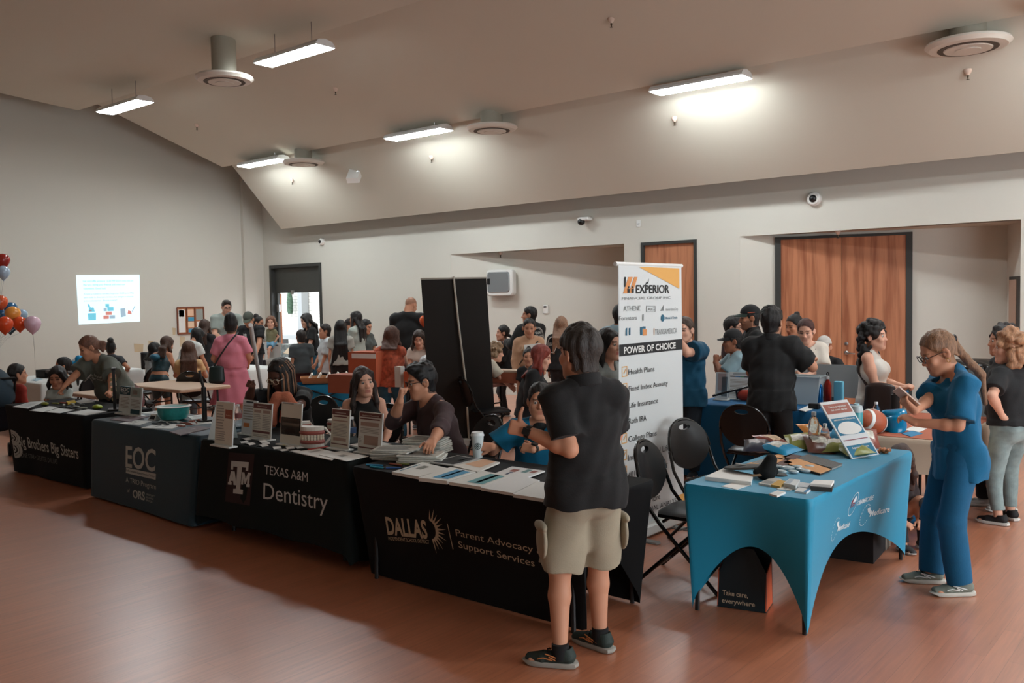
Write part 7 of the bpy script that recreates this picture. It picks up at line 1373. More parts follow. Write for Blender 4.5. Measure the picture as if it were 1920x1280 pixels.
sign('sign_holder', 671, 715, 851, 774, 'wide white flyer with maroon blocks right of the water bottle', [(0.04, 0.96, 0.84, 0.94, MAR), (0.15, 0.85, 0.865, 0.895, (200, 190, 180), 'Applicant Resources'), (0.06, 0.9, 0.78, 0.81, MAR), (0.1, 0.86, 0.62, 0.72, TAU), (0.26, 0.86, 0.18, 0.40, TAU), (0.06, 0.94, 0.09, 0.12, MAR)]+tl(0.46, 0.6, 4)+tl(0.22, 0.38, 4, 0.06, 0.2), paper=(208, 206, 200))
TEA = (30, 70, 78)
sign('sign_holder', 222.5, 264.5, 778, 726, 'white flyer printed EOC with a round photo on the teal table', [(0.03, 0.5, 0.66, 0.96, TEA), (0.08, 0.45, 0.78, 0.92, (214, 216, 214), 'EOC'), (0.1, 0.42, 0.74, 0.755, (200, 204, 202)), (0.16, 0.36, 0.69, 0.72, (200, 204, 202), 'ORS'), (0.53, 0.95, 0.62, 0.96, (150, 164, 158)), (0.6, 0.8, 0.7, 0.86, (190, 160, 146)), (0.55, 0.95, 0.02, 0.18, TEA), (0.02, 0.2, 0.02, 0.05, TEA)]+tl(0.2, 0.6, 8, 0.08, 0.48)+tl(0.25, 0.55, 6, 0.54, 0.96), base=True, paper=(204, 212, 210))
# tri-fold leaflet standing between the two tables
b = atz(396, 828, ZT); t = empty('standing_folder', tuple(b+np.array([-0.03, 0.10, 0])), 0.5, 'white standing folder leaning beside the leftmost cream flyer', 'folder'); MB().add([(-0.11, 0, 0), (0.10, 0, 0), (0.06, 0.05, 0.30), (-0.05, 0.05, 0.30), (-0.11, 0.004, 0), (0.10, 0.004, 0), (0.06, 0.054, 0.30), (-0.05, 0.054, 0.30)], [(0, 1, 2, 3), (5, 4, 7, 6), (0, 3, 7, 4), (1, 5, 6, 2), (3, 2, 6, 7), (4, 5, 1, 0)]).build('cover', mat('pale_sheet', (190, 202, 202), rough=0.7), t, smooth=False)
MB().add([(-0.11, 0.10, 0), (0.10, 0.10, 0), (0.06, 0.056, 0.30), (-0.05, 0.056, 0.30)], [(3, 2, 1, 0)]).build('back_cover', mat('pale_sheet', (190, 202, 202)), t, smooth=False)
# small cards along the dentistry table
for i, (x, y) in enumerate(((409, 826), (428, 828), (460, 824), (458, 829), (468, 833), (491, 828), (498, 831), (492, 836), (519, 840), (530, 844), (543, 840), (562, 839), (554, 846), (536, 836))):
 p = atz(x, y, ZT); w = 0.045; a = random.uniform(-0.5, 0.5); mb = MB(); mb.grid(lambda u, v: ((u-0.5)*2*w*0.9, (v-0.5)*w*1.3, 0.002+0.010*math.sin(PI*u)*(1 if i % 3 else 0.3)), 6, 2); mb.grid(lambda u, v: ((0.5-u)*2*w*0.9, (v-0.5)*w*1.3, 0.001+0.010*math.sin(PI*u)*(1 if i % 3 else 0.3)), 6, 2)
 o = prop(mb, 'sticker_card', M_PAPER if i != 13 else mat('card_yellow', (206, 196, 90), rough=0.7), 'small curled white card at the front of the dentistry table' if i != 13 else 'small yellow card beside the white ones under the framed sign', 'card', loc=tuple(p), group='small cards on the dentistry table'); o.rotation_euler = (0, 0, a)
# tooth models
def teeth(px, py, sc, rz, label):
 p = atz(px, py, ZT); t = empty('tooth_model', tuple(p), rz, label, 'tooth model'); MW = mat('model_white', (204, 198, 188), rough=0.5); MG = mat('gum_pink', (150, 82, 74), rough=0.4); MT = mat('tooth_ivory', (214, 204, 184), rough=0.3)
 arc = lambda a, r: (r*math.sin(a)*sc, (-0.9*r*math.cos(a)+0.02)*sc)
 for z0, sg, nm in ((0.012, 1, 'lower_jaw'), (0.092, -1, 'upper_jaw')):
  poly = [arc(a, 0.062) for a in np.linspace(-1.7, 1.7, 15)]; MB().prism(poly, z0*sc-0.012*sc, z0*sc+0.012*sc).build(nm, MW, t, smooth=False)
  MB().tube([(*arc(a, 0.057), (z0+sg*0.017)*sc) for a in np.linspace(-1.65, 1.65, 15)], 0.012*sc, 8).build('gum', MG, t)
  mb = MB()
  for a in np.linspace(-1.5, 1.5, 12): x, y = arc(a, 0.060); mb.ell((x, y, (z0+sg*0.034)*sc), 0.0075*sc, 0.006*sc, 0.013*sc, 8, 6)
  mb.build('teeth_row', MT, t)
 MB().tube([(0.055*sc, 0.04*sc, 0.01*sc), (0.085*sc, 0.06*sc, 0.05*sc), (0.055*sc, 0.04*sc, 0.095*sc)], 0.007*sc, 6).build('hinge', MW, t)
teeth(583, 838, 1.5, 0.35, 'large tooth model beside the beige framed sign'); teeth(624, 812, 1.1, -0.4, 'smaller tooth model behind the narrow cream flyer'); teeth(566, 816, 1.1, 0.9, 'tooth model partly hidden behind the large one')
p0, p1 = atz(577, 843, ZT+0.006), atz(616, 837, ZT+0.006); o = prop(MB().tube([tuple(p0-p0), tuple((p1-p0)*0.93), tuple(p1-p0)], [0.007, 0.007, 0.003], 8), 'marker', mat('pen_red', (150, 44, 36), rough=0.4), 'red pen lying in front of the tooth model', 'pen', loc=tuple(p0))
slab('flyer', [(550, 847), (598, 840), (640, 850), (622, 862)], ZT, 0.004, M_PAPER, 'white flyer at the front edge beside the red pen', 'flyer', None, [(0.3, 0.8, 0.2, 0.3, (170, 170, 168))])
slab('flyer', [(598, 852), (640, 845), (692, 855), (650, 864)], ZT+0.005, 0.003, M_PAPER, 'white flyer at the right corner of the dentistry table', 'flyer', None, [(0.3, 0.6, 0.4, 0.6, (150, 150, 146))])
slab('flyer', [(655, 833), (700, 826), (735, 832), (690, 842)], ZT, 0.012, M_PAPER, 'white papers behind the wide maroon flyer', 'flyer')
def bottle(px, py, h, r, z, label, label_col=None, cap=(210, 212, 214), body=None, prof=None, group=None, m=None, name='water_bottle'):
 p = atz(px, py, z); t = empty(name, tuple(p), 0, label, 'bottle', group); m = m or mat('clear_plastic', (214, 222, 224), rough=0.06, trans=0.95, ior=1.10)
 pr = prof or [(r*0.85, 0), (r, 0.01), (r, h*0.30), (r*0.94, h*0.34), (r, h*0.38), (r, h*0.62), (r*0.9, h*0.72), (r*0.5, h*0.86), (r*0.40, h*0.92)]
 MB().lathe(pr, 22).build('bottle_body', m, t); MB().lathe([(r*0.42, h*0.91), (r*0.44, h*0.92), (r*0.44, h), (r*0.38, h)], 18).build('bottle_cap', ink(cap), t)
 if label_col: MB().lathe([(r*1.012, h*0.40), (r*1.012, h*0.60)], 22).build('bottle_label', ink(label_col), t)
 return t
bottle(661, 831, 0.205, 0.032, ZT, 'water bottle with a blue label between the cream flyers', (60, 84, 120)); bottle(448, 800, 0.2, 0.03, ZT, 'water bottle half hidden behind the white fox flyer', (150, 90, 90))
# plush puppet lying on the dentistry table
p = atz(506, 806, ZT); b = Blob(); q = [(-0.10, 0.02, 0.05), (-0.09, 0.0, 0.18), (-0.04, 0, 0.27), (0.04, 0, 0.27), (0.10, 0.0, 0.18), (0.12, 0.02, 0.06)]
for i in range(5): b.limb(q[i], q[i+1], 0.045, 0.045, k=0.02)
t = empty('plush_puppet', tuple(p+np.array([0.02, 0.12, 0])), 0.7, 'peach plush toy held up before the person with braids', 'plush toy'); blob_obj('plush_body', b, 0.007, mat('plush_peach', (178, 104, 78), rough=0.95, bump=0.4, bscale=90), t)
MB().tube([(-0.02, 0.035, 0.05), (-0.0, 0.03, 0.14), (0.04, 0.03, 0.17), (0.07, 0.03, 0.1)], [0.025, 0.03, 0.028, 0.02], 8).build('plush_tongue', mat('plush_rust', (150, 74, 54), rough=0.95), t)
# --- newspapers, pens and magazines on the Dallas table
def stack(cx, cy, n, ang, label, th=0.012, w=0.21, d=0.15, z=ZT):
 c = atz(cx, cy, z)
 for i in range(n):
  a = ang+random.uniform(-0.16, 0.16); mb = MB(); ww, dd = w*random.uniform(0.94, 1.05), d*random.uniform(0.94, 1.05)
  fn = lambda u, v: ((u-0.5)*2*ww, (v-0.5)*2*dd, th*0.9+0.004*math.sin(3*u+2*v))
  mb.rbox(-ww, ww, -dd, dd, 0.001, th*0.92, 0.012); o = prop(mb, 'newspaper', mat('newsprint', (196, 196, 188), rough=0.9, noise=0.10, nscale=60), label, 'newspaper', loc=(c[0]+random.uniform(-0.012, 0.012), c[1]+random.uniform(-0.012, 0.012), z+th*i), group=label); o.rotation_euler = (0, 0, a)
  if i == n-1:
   k = MB(); put_rect(k, (0, 0, th*0.93), (1, 0, 0), (0, 1, 0), -ww*0.8, ww*0.6, dd*0.4, dd*0.62)
   for j in range(5): put_rect(k, (0, 0, th*0.93), (1, 0, 0), (0, 1, 0), -ww*0.85, ww*(0.8-0.1*(j % 3)), -dd*0.8+j*dd*0.22, -dd*0.72+j*dd*0.22)
   k.build('print', ink((92, 92, 90)), o, smooth=False)
stack(742, 858, 6, 0.5, 'folded newspaper in the low stack right of the maroon flyer', w=0.15, d=0.11); stack(800, 846, 8, 0.35, 'folded newspaper in the tallest stack by the maroon shirt', w=0.15, d=0.11); stack(790, 863, 4, 0.6, 'folded newspaper in the flat stack in front of the tallest one', w=0.15, d=0.11)
for (xa, ya, xb, yb, col, l) in ((687, 871, 724, 873, (40, 130, 170), 'blue pen at the left end of the Dallas table'), (694, 874, 724, 878, (60, 160, 190), 'light blue pen in front of the blue pen'), (724, 877, 756, 877, (50, 90, 150), 'dark blue pen beside the light blue pen'), (730, 869, 758, 873, (150, 80, 60), 'red and white pen behind the dark blue pen'), (745, 869, 772, 871, (110, 120, 60), 'green pen beside the newspapers')):
 p0, p1 = atz(xa, ya, ZT+0.007), atz(xb, yb, ZT+0.007); t = empty('pen', tuple(p0), 0, l, 'pen', 'pens on the Dallas table'); MB().tube([(0, 0, 0), tuple((p1-p0)*0.8), tuple((p1-p0)*0.86)], [0.0065, 0.0065, 0.005], 8).build('barrel', ink(col), t); MB().tube([tuple((p1-p0)*0.86), tuple(p1-p0)], [0.005, 0.0015], 8).build('tip', M_BLACK, t)
BL2, TL2 = (70, 140, 176), (96, 150, 154)
sheets = [([(735, 884), (792, 866), (842, 878), (785, 893)], 0.018, (208, 208, 202), [(0.15, 0.8, 0.1, 0.15, (40, 110, 130)), (0.5, 0.8, 0.3, 0.5, (120, 120, 110))], 'white flyer with a thin teal line nearest the pens'),
 ([(785, 895), (845, 875), (892, 884), (838, 901)], 0.022, (208, 208, 202), [(0.12, 0.9, 0.35, 0.9, BL2), (0.2, 0.95, 0.55, 0.65, (40, 90, 120))], 'magazine with a bright blue picture at the front edge'),
 ([(842, 903), (905, 882), (958, 892), (902, 912)], 0.018, (206, 206, 200), [(0.15, 0.9, 0.4, 0.9, TL2), (0.2, 0.9, 0.6, 0.72, (50, 90, 92))], 'magazine with a teal wavy picture at the front edge'),
 ([(902, 914), (958, 886), (1012, 900), (962, 924)], 0.016, (204, 204, 202), [], 'blank white booklet beside the teal magazine'),
 ([(962, 926), (1008, 902), (1060, 908), (1020, 935)], 0.018, (202, 202, 198), [], 'white booklet at the right front corner half behind the man'),
 ([(805, 866), (858, 853), (900, 860), (850, 872)], 0.008, (196, 198, 196), [(0.06, 0.94, 0.08, 0.92, (44, 48, 50)), (0.5, 0.8, 0.6, 0.7, (180, 184, 184))], 'magazine with a dark cover behind the blue one'),
 ([(850, 873), (905, 860), (937, 866), (895, 884)], 0.010, (208, 204, 196), [(0.3, 0.98, 0.1, 0.8, (206, 164, 132))], 'white and peach flyer beside the paper cup'),
 ([(925, 888), (960, 874), (1022, 882), (985, 896)], 0.008, (206, 206, 204), [(0.45, 0.75, 0.2, 0.4, (140, 84, 74)), (0.5, 0.9, 0.55, 0.7, (96, 130, 130)), (0.1, 0.4, 0.3, 0.4, (70, 80, 100)), (0.6, 0.85, 0.75, 0.9, (140, 84, 74))], 'flyer with red and green blocks under the seated man\'s hand')]
for i, (px_, th, col, pr, l) in enumerate(sheets): slab('magazine', px_, ZT+0.001*i, th, ink(col), l, 'magazine', 'magazines on the Dallas table', pr)
# paper cup
t = empty('paper_cup', (_cup[0], _cup[1], ZT), 0, 'tall white paper coffee cup with a round dark green logo', 'cup'); H_ = 0.155
MB().lathe([(0.030, 0), (0.031, 0.002), (0.043, H_)], 28).build('cup_body', mat('cup_white', (196, 206, 206), rough=0.6), t); MB().lathe([(0.046, H_-0.004), (0.047, H_+0.004), (0.043, H_+0.010), (0.041, H_+0.022), (0.037, H_+0.024)], 28).build('cup_lid', mat('lid_white', (206, 212, 212), rough=0.4), t)
va = math.atan2(-_cup[1], -_cup[0]); m = MB(); cz = 0.085
def cupp(a, r0): rr = 0.0308+(0.043-0.0308)*(cz+r0*math.sin(a))/H_; return (rr+0.0006)*math.cos(va+r0*math.cos(a)/rr), (rr+0.0006)*math.sin(va+r0*math.cos(a)/rr), cz+r0*math.sin(a)
for r0, r1 in ((0.019, 0.023), (0.0, 0.006), (0.009, 0.013)):
 vs = [cupp(2*PI*i/24, r) for i in range(25) for r in (r0, r1)]; m.add(vs, [(2*i, 2*i+1, 2*i+3, 2*i+2) for i in range(24)])
for k in range(8): a = k*PI/4; m.add([cupp(a-0.14, 0.013), cupp(a+0.14, 0.013), cupp(a+0.1, 0.019), cupp(a-0.1, 0.019)], [(0, 1, 2, 3)])
m.build('logo', ink((34, 56, 48)), t, smooth=False)
# --- EOC table
p = atz(326, 787, ZT); t = empty('mixing_bowl', tuple(p), 0, 'teal bowl with a white rim on the teal table', 'bowl'); R_ = 0.155
MB().lathe([(0.08, 0), (0.115, 0.015), (0.14, 0.06), (0.146, 0.125)], 36).build('bowl_outside', mat('bowl_teal', (44, 140, 138), rough=0.35, noise=0.15, nscale=30), t); MB().lathe([(0.142, 0.122), (0.162, 0.128), (0.163, 0.134), (0.142, 0.137), (0.10, 0.06), (0.02, 0.03)], 36).build('bowl_rim', M_WHITE, t)
for px_, th, col, l in (([(206, 786), (240, 778), (283, 779), (243, 790)], 0.006, (110, 100, 104), 'grey folder left of the teal bowl'), ([(318, 809), (368, 798), (400, 801), (338, 815)], 0.008, (112, 102, 106), 'grey folder at the front right of the EOC table'), ([(222, 794), (250, 787), (285, 789), (262, 796)], 0.002, (208, 212, 210), 'white sheet in front of the grey folder on the EOC table'), ([(264, 802), (300, 793), (352, 795), (322, 803)], 0.003, (210, 214, 212), 'white sheet with a blue shape below the teal bowl'), ([(262, 774), (300, 769), (318, 772), (300, 776)], 0.002, (206, 210, 208), 'white sheets behind the teal bowl'), ([(352, 780), (384, 776), (385, 783), (360, 786)], 0.002, (206, 210, 208), 'white sheets right of the teal bowl'), ([(300, 789), (325, 786), (345, 791), (315, 793)], 0.004, (196, 200, 198), 'sheet directly under the teal bowl edge'), ([(352, 791), (392, 786), (398, 793), (366, 796)], 0.002, (206, 210, 208), 'white sheets beside the black pole stand')):
 slab('handout', px_, ZT, th, ink(col), l, 'handout', 'handouts on the EOC table', [(0.2, 0.8, 0.3, 0.36, (130, 134, 134)), (0.2, 0.7, 0.5, 0.56, (130, 134, 134))] if col[0] > 150 else [(0.55, 0.7, 0.4, 0.5, (170, 164, 166))])
p = atz(289, 787, ZT); t = empty('tent_card', tuple(p), 0.1, 'small black and white tent card left of the teal bowl', 'card'); MB().add([(-0.055, -0.03, 0), (0.055, -0.03, 0), (0.045, 0.0, 0.055), (-0.045, 0.0, 0.055), (-0.055, 0.035, 0), (0.055, 0.035, 0)], [(0, 1, 2, 3), (5, 4, 3, 2), (1, 5, 2), (4, 0, 3), (0, 4, 5, 1)]).build('card_stock', M_PAPER, t, smooth=False); MB().add([(-0.04, -0.0262, 0.010), (0.04, -0.0262, 0.010), (0.036, -0.0085, 0.042), (-0.036, -0.0085, 0.042)], [(0, 1, 2, 3)]).build('print', ink((40, 42, 44)), t, smooth=False)
lan = MB()
for i in range(9): a = i*0.7; c0 = atz(336+i*4.6, 797-i*0.9+3*math.sin(i*2), ZT+0.006)-atz(352, 796, ZT); lan.tube([tuple(c0+np.array([0.04*math.cos(t_*2*PI), 0.018*math.sin(t_*2*PI+a), 0.004*i*0.3])) for t_ in np.linspace(0, 1, 9)], 0.004, 5)
prop(lan, 'lanyard_pile', ink((150, 84, 64)), 'tangle of orange and white lanyards on the EOC table', 'lanyards', loc=tuple(atz(352, 796, ZT)))
lan = MB()
for i in range(8): c0 = atz(290+i*5, 794+2*math.sin(i*1.7), ZT+0.008)-atz(305, 794, ZT); lan.tube([tuple(c0+np.array([0.045*math.cos(t_*2*PI), 0.016*math.sin(t_*2*PI+i), 0.003])) for t_ in np.linspace(0, 1, 9)], 0.0035, 5)
prop(lan, 'lanyard_pile', ink((60, 72, 78)), 'dark key rings scattered before the teal bowl', 'key rings', loc=tuple(atz(305, 794, ZT)))
p = atz(384, 790, ZT); t = empty('pole_stand', tuple(p), 0, 'black pole stand at the back of the EOC table', 'stand'); MB().rbox(-0.07, 0.05, -0.05, 0.05, 0, 0.014, 0.01).build('base', M_BLACK, t); MB().rbox(-0.02, 0.02, -0.018, 0.018, 0.014, 0.32, 0.008).build('post', M_BLACK, t); MB().tube([(0, 0, 0.31), (-0.05, 0.0, 0.42), (-0.06, 0, 0.47)], 0.014, 8).build('arm', M_BLACK, t)
# --- Big Brothers table
for px_, th, col, l, pr in (([(24, 762), (58, 753), (84, 752), (52, 765)], 0.006, (208, 210, 208), 'stack of white flyers at the left of the black table', LINES), ([(55, 769), (92, 761), (112, 763), (80, 772)], 0.003, (204, 208, 206), 'white sheet in front of the reaching hand', ()), ([(84, 772), (110, 765), (140, 768), (112, 774)], 0.003, (206, 208, 206), 'white sheet in the middle front of the black table', ()), ([(125, 774), (165, 767), (200, 771), (160, 778)], 0.004, (204, 206, 204), 'white flyers at the front right of the black table', ()), ([(140, 752), (158, 748), (178, 753), (150, 756)], 0.003, (200, 202, 200), 'white flyer beside the yellow box far back', ())): slab('flyer', px_, ZT, th, ink(col), l, 'flyer', 'flyers on the Big Brothers table', pr)
b = Blob();
for i in range(9): b.ell((0.035*math.cos(i*2.1)+0.02*(i % 3), 0.02*math.sin(i*1.3), 0.02+0.006*(i % 2)), (0.045, 0.022, 0.018), k=0.01)
o = blob_obj('pouch', b, 0.005, mat('lime_plastic', (150, 168, 40), rough=0.35), None); o.location = tuple(atz(181, 766, ZT)+np.array([0, 0, 0.0])); tag(o, 'lime green plastic pouches at the right of the black table', 'pouch')
b = Blob(); b.ell((0, 0, 0.02), (0.07, 0.03, 0.02), k=0.01); o = blob_obj('pouch', b, 0.005, mat('lime_plastic2', (132, 140, 50), rough=0.4), None); o.location = tuple(atz(84, 760, ZT)); tag(o, 'olive green pouch under the reaching hand', 'pouch')
slab('card_box', [(124, 752), (140, 749), (142, 752), (127, 755)], ZT, 0.02, ink((196, 168, 70)), 'flat yellow box at the back of the black table', 'box')
for i, (x, y, col) in enumerate(((112, 764, (60, 62, 62)), (120, 760, (180, 182, 176)), (128, 763, (70, 74, 74)), (136, 758, (190, 190, 184)), (133, 766, (50, 52, 52)), (143, 763, (176, 178, 172)), (150, 760, (60, 64, 62)), (156, 766, (168, 172, 160)), (147, 769, (80, 84, 80)), (118, 756, (160, 70, 50)), (104, 757, (150, 150, 90)))):
 p = atz(x, y, ZT); o = prop(MB().rbox(-0.05, 0.05, -0.012, 0.012, 0, 0.014, 0.006), 'pen', ink(col), 'giveaway pen scattered on the black Big Brothers table' if col[0] != 160 else 'small orange giveaway on the black Big Brothers table', 'pen', loc=tuple(p), group='giveaway pens on the Big Brothers table'); o.rotation_euler = (0, 0, random.uniform(-0.9, 0.9))
p = atz(216, 769, ZT); t = empty('display_rack', tuple(p), -0.5, 'tall black counter rack with hanging cream tags at the right of the black table', 'display rack'); MB().rbox(-0.10, 0.09, -0.07, 0.07, 0, 0.02, 0.02).build('base', M_BLACK, t); MB().box(0.03, 0.06, -0.015, 0.015, 0.02, 0.44).build('post', M_BLACK, t, smooth=False); MB().box(-0.09, 0.06, -0.02, 0.02, 0.42, 0.44).build('top_bar', M_BLACK, t, smooth=False); MB().box(-0.012, 0.0, -0.012, 0.012, 0.03, 0.36).build('white_edge', M_WHITE, t, smooth=False)
for i in range(6): MB().obox((-0.05+0.012*(i % 2), -0.01, 0.06+0.052*i), (rot_z(0.3*i)[0], rot_z(0.3*i)[1], (0, 0, 1)), 0.03, 0.004, 0.018).build('tag', ink((190, 174, 130) if i % 2 else (200, 190, 170)), t, smooth=False)
for i in range(5): MB().tube([(0.045, 0, 0.09+0.06*i), (-0.04, -0.004, 0.09+0.06*i)], 0.004, 5).build('peg', M_BLACK, t)
# ------------------------------------------------------------------ teal table
slab('paper_stack', [(1322, 893), (1357, 877), (1412, 889), (1408, 903)], ZT, 0.022, M_PAPER, 'thick white paper pad at the left end of the teal table', 'papers')
slab('card', [(1352, 911), (1380, 903), (1409, 908), (1382, 917)], ZT, 0.002, M_PAPER, 'white square card in front of the paper pad', 'card', None)
CG = 'card stacks on the teal table'
for px_, th, col, l, pr in (([(1442, 925), (1458, 919), (1473, 922), (1457, 929)], 0.010, (212, 212, 208), 'small white card stack nearest the table edge', ()), ([(1456, 916), (1466, 912), (1490, 915), (1482, 919)], 0.003, (206, 210, 208), 'single pale card left of the small white stacks', [(0.2, 0.8, 0.4, 0.6, (140, 150, 150))]), ([(1422, 905), (1448, 894), (1466, 898), (1444, 909)], 0.012, (196, 192, 184), 'grey and white card stack beside the yellow one', [(0.1, 0.5, 0.1, 0.9, (150, 152, 150))]), ([(1446, 908), (1460, 899), (1476, 902), (1462, 911)], 0.014, (206, 168, 96), 'yellow card stack beside the visor', ()), ([(1469, 905), (1480, 897), (1500, 899), (1492, 910)], 0.026, (206, 210, 210), 'tall white card stack right of the yellow cards', [(0.1, 0.9, 0.1, 0.5, (168, 180, 190))]), ([(1493, 911), (1500, 903), (1520, 906), (1514, 913)], 0.014, (196, 202, 206), 'white and blue card stack behind the thick black one', ()), ([(1490, 920), (1498, 913), (1520, 917), (1512, 923)], 0.010, (204, 206, 204), 'white card stack with a blue edge at the front', [(0.0, 1.0, 0.75, 1.0, (90, 140, 180))])):
 slab('card_stack', px_, ZT, th, ink(col), l, 'cards', CG, pr)
slab('card_stack', [(1519, 912), (1526, 900), (1564, 902), (1560, 915)], ZT, 0.022, ink((58, 58, 56)), 'dark lower half of the thick card stack at the right', 'cards', CG); slab('card_stack', [(1519, 906), (1527, 899), (1564, 900), (1558, 909)], ZT+0.0225, 0.014, M_PAPER, 'white upper half of the thick card stack at the right', 'cards', CG)
NB, NT, NX = (206, 150, 96), (94, 62, 52), (92, 92, 90)
for i, (px_, z, col, l) in enumerate((([(1468, 866), (1492, 858), (1558, 879), (1538, 887)], 0.0, NB, 'orange covered notebook nearest the card stacks'), ([(1490, 858), (1516, 851), (1580, 869), (1560, 877)], 0.0, NX, 'speckled grey notebook behind the orange one'), ([(1449, 866), (1468, 860), (1486, 866), (1468, 873)], 0.0, NT, 'brown notebook left of the front orange one'), ([(1429, 864), (1450, 857), (1468, 862), (1449, 870)], 0.002, NB, 'orange notebook in the left of the row'), ([(1466, 856), (1484, 851), (1504, 854), (1488, 861)], 0.002, NT, 'brown notebook behind the speckled one'), ([(1446, 855), (1468, 848), (1484, 852), (1468, 859)], 0.002, NB, 'orange notebook farthest back in the row'), ([(1410, 866), (1430, 860), (1446, 863), (1426, 870)], 0.0, (120, 120, 116), 'grey notebook at the left of the row'), ([(1432, 857), (1448, 851), (1462, 854), (1446, 860)], 0.0, (124, 124, 120), 'grey speckled notebook between two orange ones'), ([(1391, 872), (1408, 866), (1424, 869), (1408, 875)], 0.0, NB, 'orange notebook corner under the visor at far left'))):
 P = [atz(x, y, ZT+z+0.016) for x, y in px_]; c = sum(P)/4; t = empty('notebook', (c[0], c[1], ZT+z), 0, l, 'notebook', 'notebooks on the teal table'); mb = MB(); mb2 = MB()
 Q = [q-np.array([c[0], c[1], ZT+z]) for q in P];
 if np.cross(Q[1]-Q[0], Q[2]-Q[1])[2] < 0: Q = Q[::-1]
 for m_, z0, z1, s in ((mb, 0.013, 0.016, 1.0), (mb2, 0.002, 0.013, 0.975)):
  m_.add([(q[0]*s, q[1]*s, z0) for q in Q]+[(q[0]*s, q[1]*s, z1) for q in Q], [(3, 2, 1, 0), (4, 5, 6, 7)]+[(k, (k+1) % 4, 4+(k+1) % 4, 4+k) for k in range(4)])
 mb.build('cover', mat('nb_%d' % col[0], col, rough=0.6, noise=0.35 if col[0] in (92, 120, 124) else 0.05, nscale=150), t, smooth=False); mb2.build('page_block', ink((52, 46, 42)) if i in (0, 3) else ink((150, 146, 138)), t, smooth=False)
bgm = Blob()
for i in range(14): bgm.ell(atz(1420+i*7.5, 878+5*math.sin(i*2.3)+i*0.1, ZT+0.012)-atz(1470, 880, ZT), (0.035, 0.022, 0.012), k=0.012)
o = blob_obj('plastic_wrap', bgm, 0.006, mat('clear_wrap', (176, 190, 194), rough=0.2), None); o.location = tuple(atz(1470, 880, ZT)); tag(o, 'crumpled clear wrappers between the visor and the notebooks', 'wrapper')
# visor
p = atz(1410, 886, ZT+0.022); t = empty('sun_visor', tuple(p), 0, 'black visor cap lying on the white paper pad', 'cap'); b = Blob(); b.ell((-0.05, 0, 0.03), (0.13, 0.085, 0.014), R=rot_y(-0.12).T, k=0.0); blob_obj('brim', b, 0.005, mat('visor_grey', (58, 56, 52), rough=0.6), t); b = Blob(); b.limb((0.10, -0.02, 0.02), (0.12, 0.0, 0.09), 0.055, 0.035, k=0.02); b.limb((0.06, -0.06, 0.02), (0.12, 0.03, 0.02), 0.025, 0.03, k=0.02); blob_obj('crown', b, 0.005, M_BLK, t)
MB().obox((-0.03, -0.02, 0.046), (unit((1, 0.25, -0.12)), unit((-0.25, 1, 0)), (0.1, 0, 1)), 0.06, 0.010, 0.0015).build('print', ink((150, 150, 146)), t, smooth=False)
p = atz(1462, 891, ZT); o = prop(MB().lathe([(0.04, 0), (0.045, 0.004), (0.04, 0.009)], 24), 'coaster', M_BLACK, 'round black coaster behind the yellow cards', 'coaster', loc=tuple(p))
p = atz(1424, 893, ZT+0.02); o = prop(MB().tube([(-0.05, -0.02, 0.0), (0.0, 0.0, 0.012), (0.05, 0.02, 0.006)], [0.006, 0.012, 0.007], 7), 'ballpoint', ink((150, 120, 92)), 'brown pens at the corner of the white paper pad', 'pen', loc=tuple(p))
# snack bags
def snack(px, py, col, col2, rz, tilt, label, w=0.095, h=0.132, z=0.0):
 p = atz(px, py, ZT+z); t = empty('snack_bag', tuple(p+np.array([0, 0, 0.040+0.06*max(0, tilt-0.2)])), 0, label, 'snack bag', 'snack bags heaped on the teal table')
 t.rotation_euler = (tilt, 0.12*math.sin(px), rz); T = 0.034
 def f(u, v, s): x, y = (u-0.5)*2, (v-0.5)*2; q = max(0.0, (1-abs(x)**3))*max(0.0, (1-abs(y)**2.2)); return (x*w*(1-0.06*(1-y*y)), y*h*(1-0.05*(1-x*x)), s*T*q**0.7+0.004*math.sin(9*x+5*y+px)*q)
 mb = MB(); mb.grid(lambda u, v: f(u, v, 1), 10, 12); mb.grid(lambda u, v: f(1-u, v, -1), 10, 12); mb.build('wrapper', mat('foil_%d_%d_%d' % col, col, rough=0.3), t)
 k = MB(); k.grid(lambda u, v: tuple(np.array(f(0.2+0.6*u, 0.35+0.4*v, 1))+np.array([0, 0, 0.0015])), 6, 5); k.build('front_print', mat('foilprint_%d_%d_%d' % col2, col2, rough=0.4, noise=0.35, nscale=40), t)
GRN, ORG, RED, BLU, NVY, BRN2 = (140, 146, 70), (196, 128, 64), (124, 58, 46), (20, 136, 180), (34, 40, 56), (96, 56, 44); PALE = (200, 196, 184)
for a in ((1420, 846, NVY, (130, 120, 120), 0.4, 0.15, 'navy snack bag at the left end of the heap'), (1452, 840, RED, (196, 170, 140), 1.2, 0.25, 'red and cream snack bag second from the left'), (1462, 851, BLU, PALE, 1.25, 0.1, 'bright blue snack bag in front on the left'), (1500, 840, GRN, PALE, 0.5, 0.3, 'green snack bag left of the orange one'), (1530, 826, ORG, PALE, 0.9, 0.45, 'orange snack bag on top of the heap'), (1545, 832, RED, (150, 80, 60), 0.1, 0.2, 'dark red snack bag behind the orange one'), (1535, 846, BRN2, PALE, 0.6, 0.35, 'brown snack bag in the middle of the heap'), (1562, 846, GRN, PALE, 0.5, 0.15, 'green snack bag in the middle front'), (1601, 853, GRN, PALE, 0.7, 0.1, 'large green snack bag at the front right'), (1588, 836, BLU, (60, 150, 190), 0.9, 0.35, 'blue snack bag against the leaning poster'), (1622, 836, RED, PALE, 0.5, 0.45, 'red and white snack bag at the foot of the poster')): snack(*a)
b = Blob()
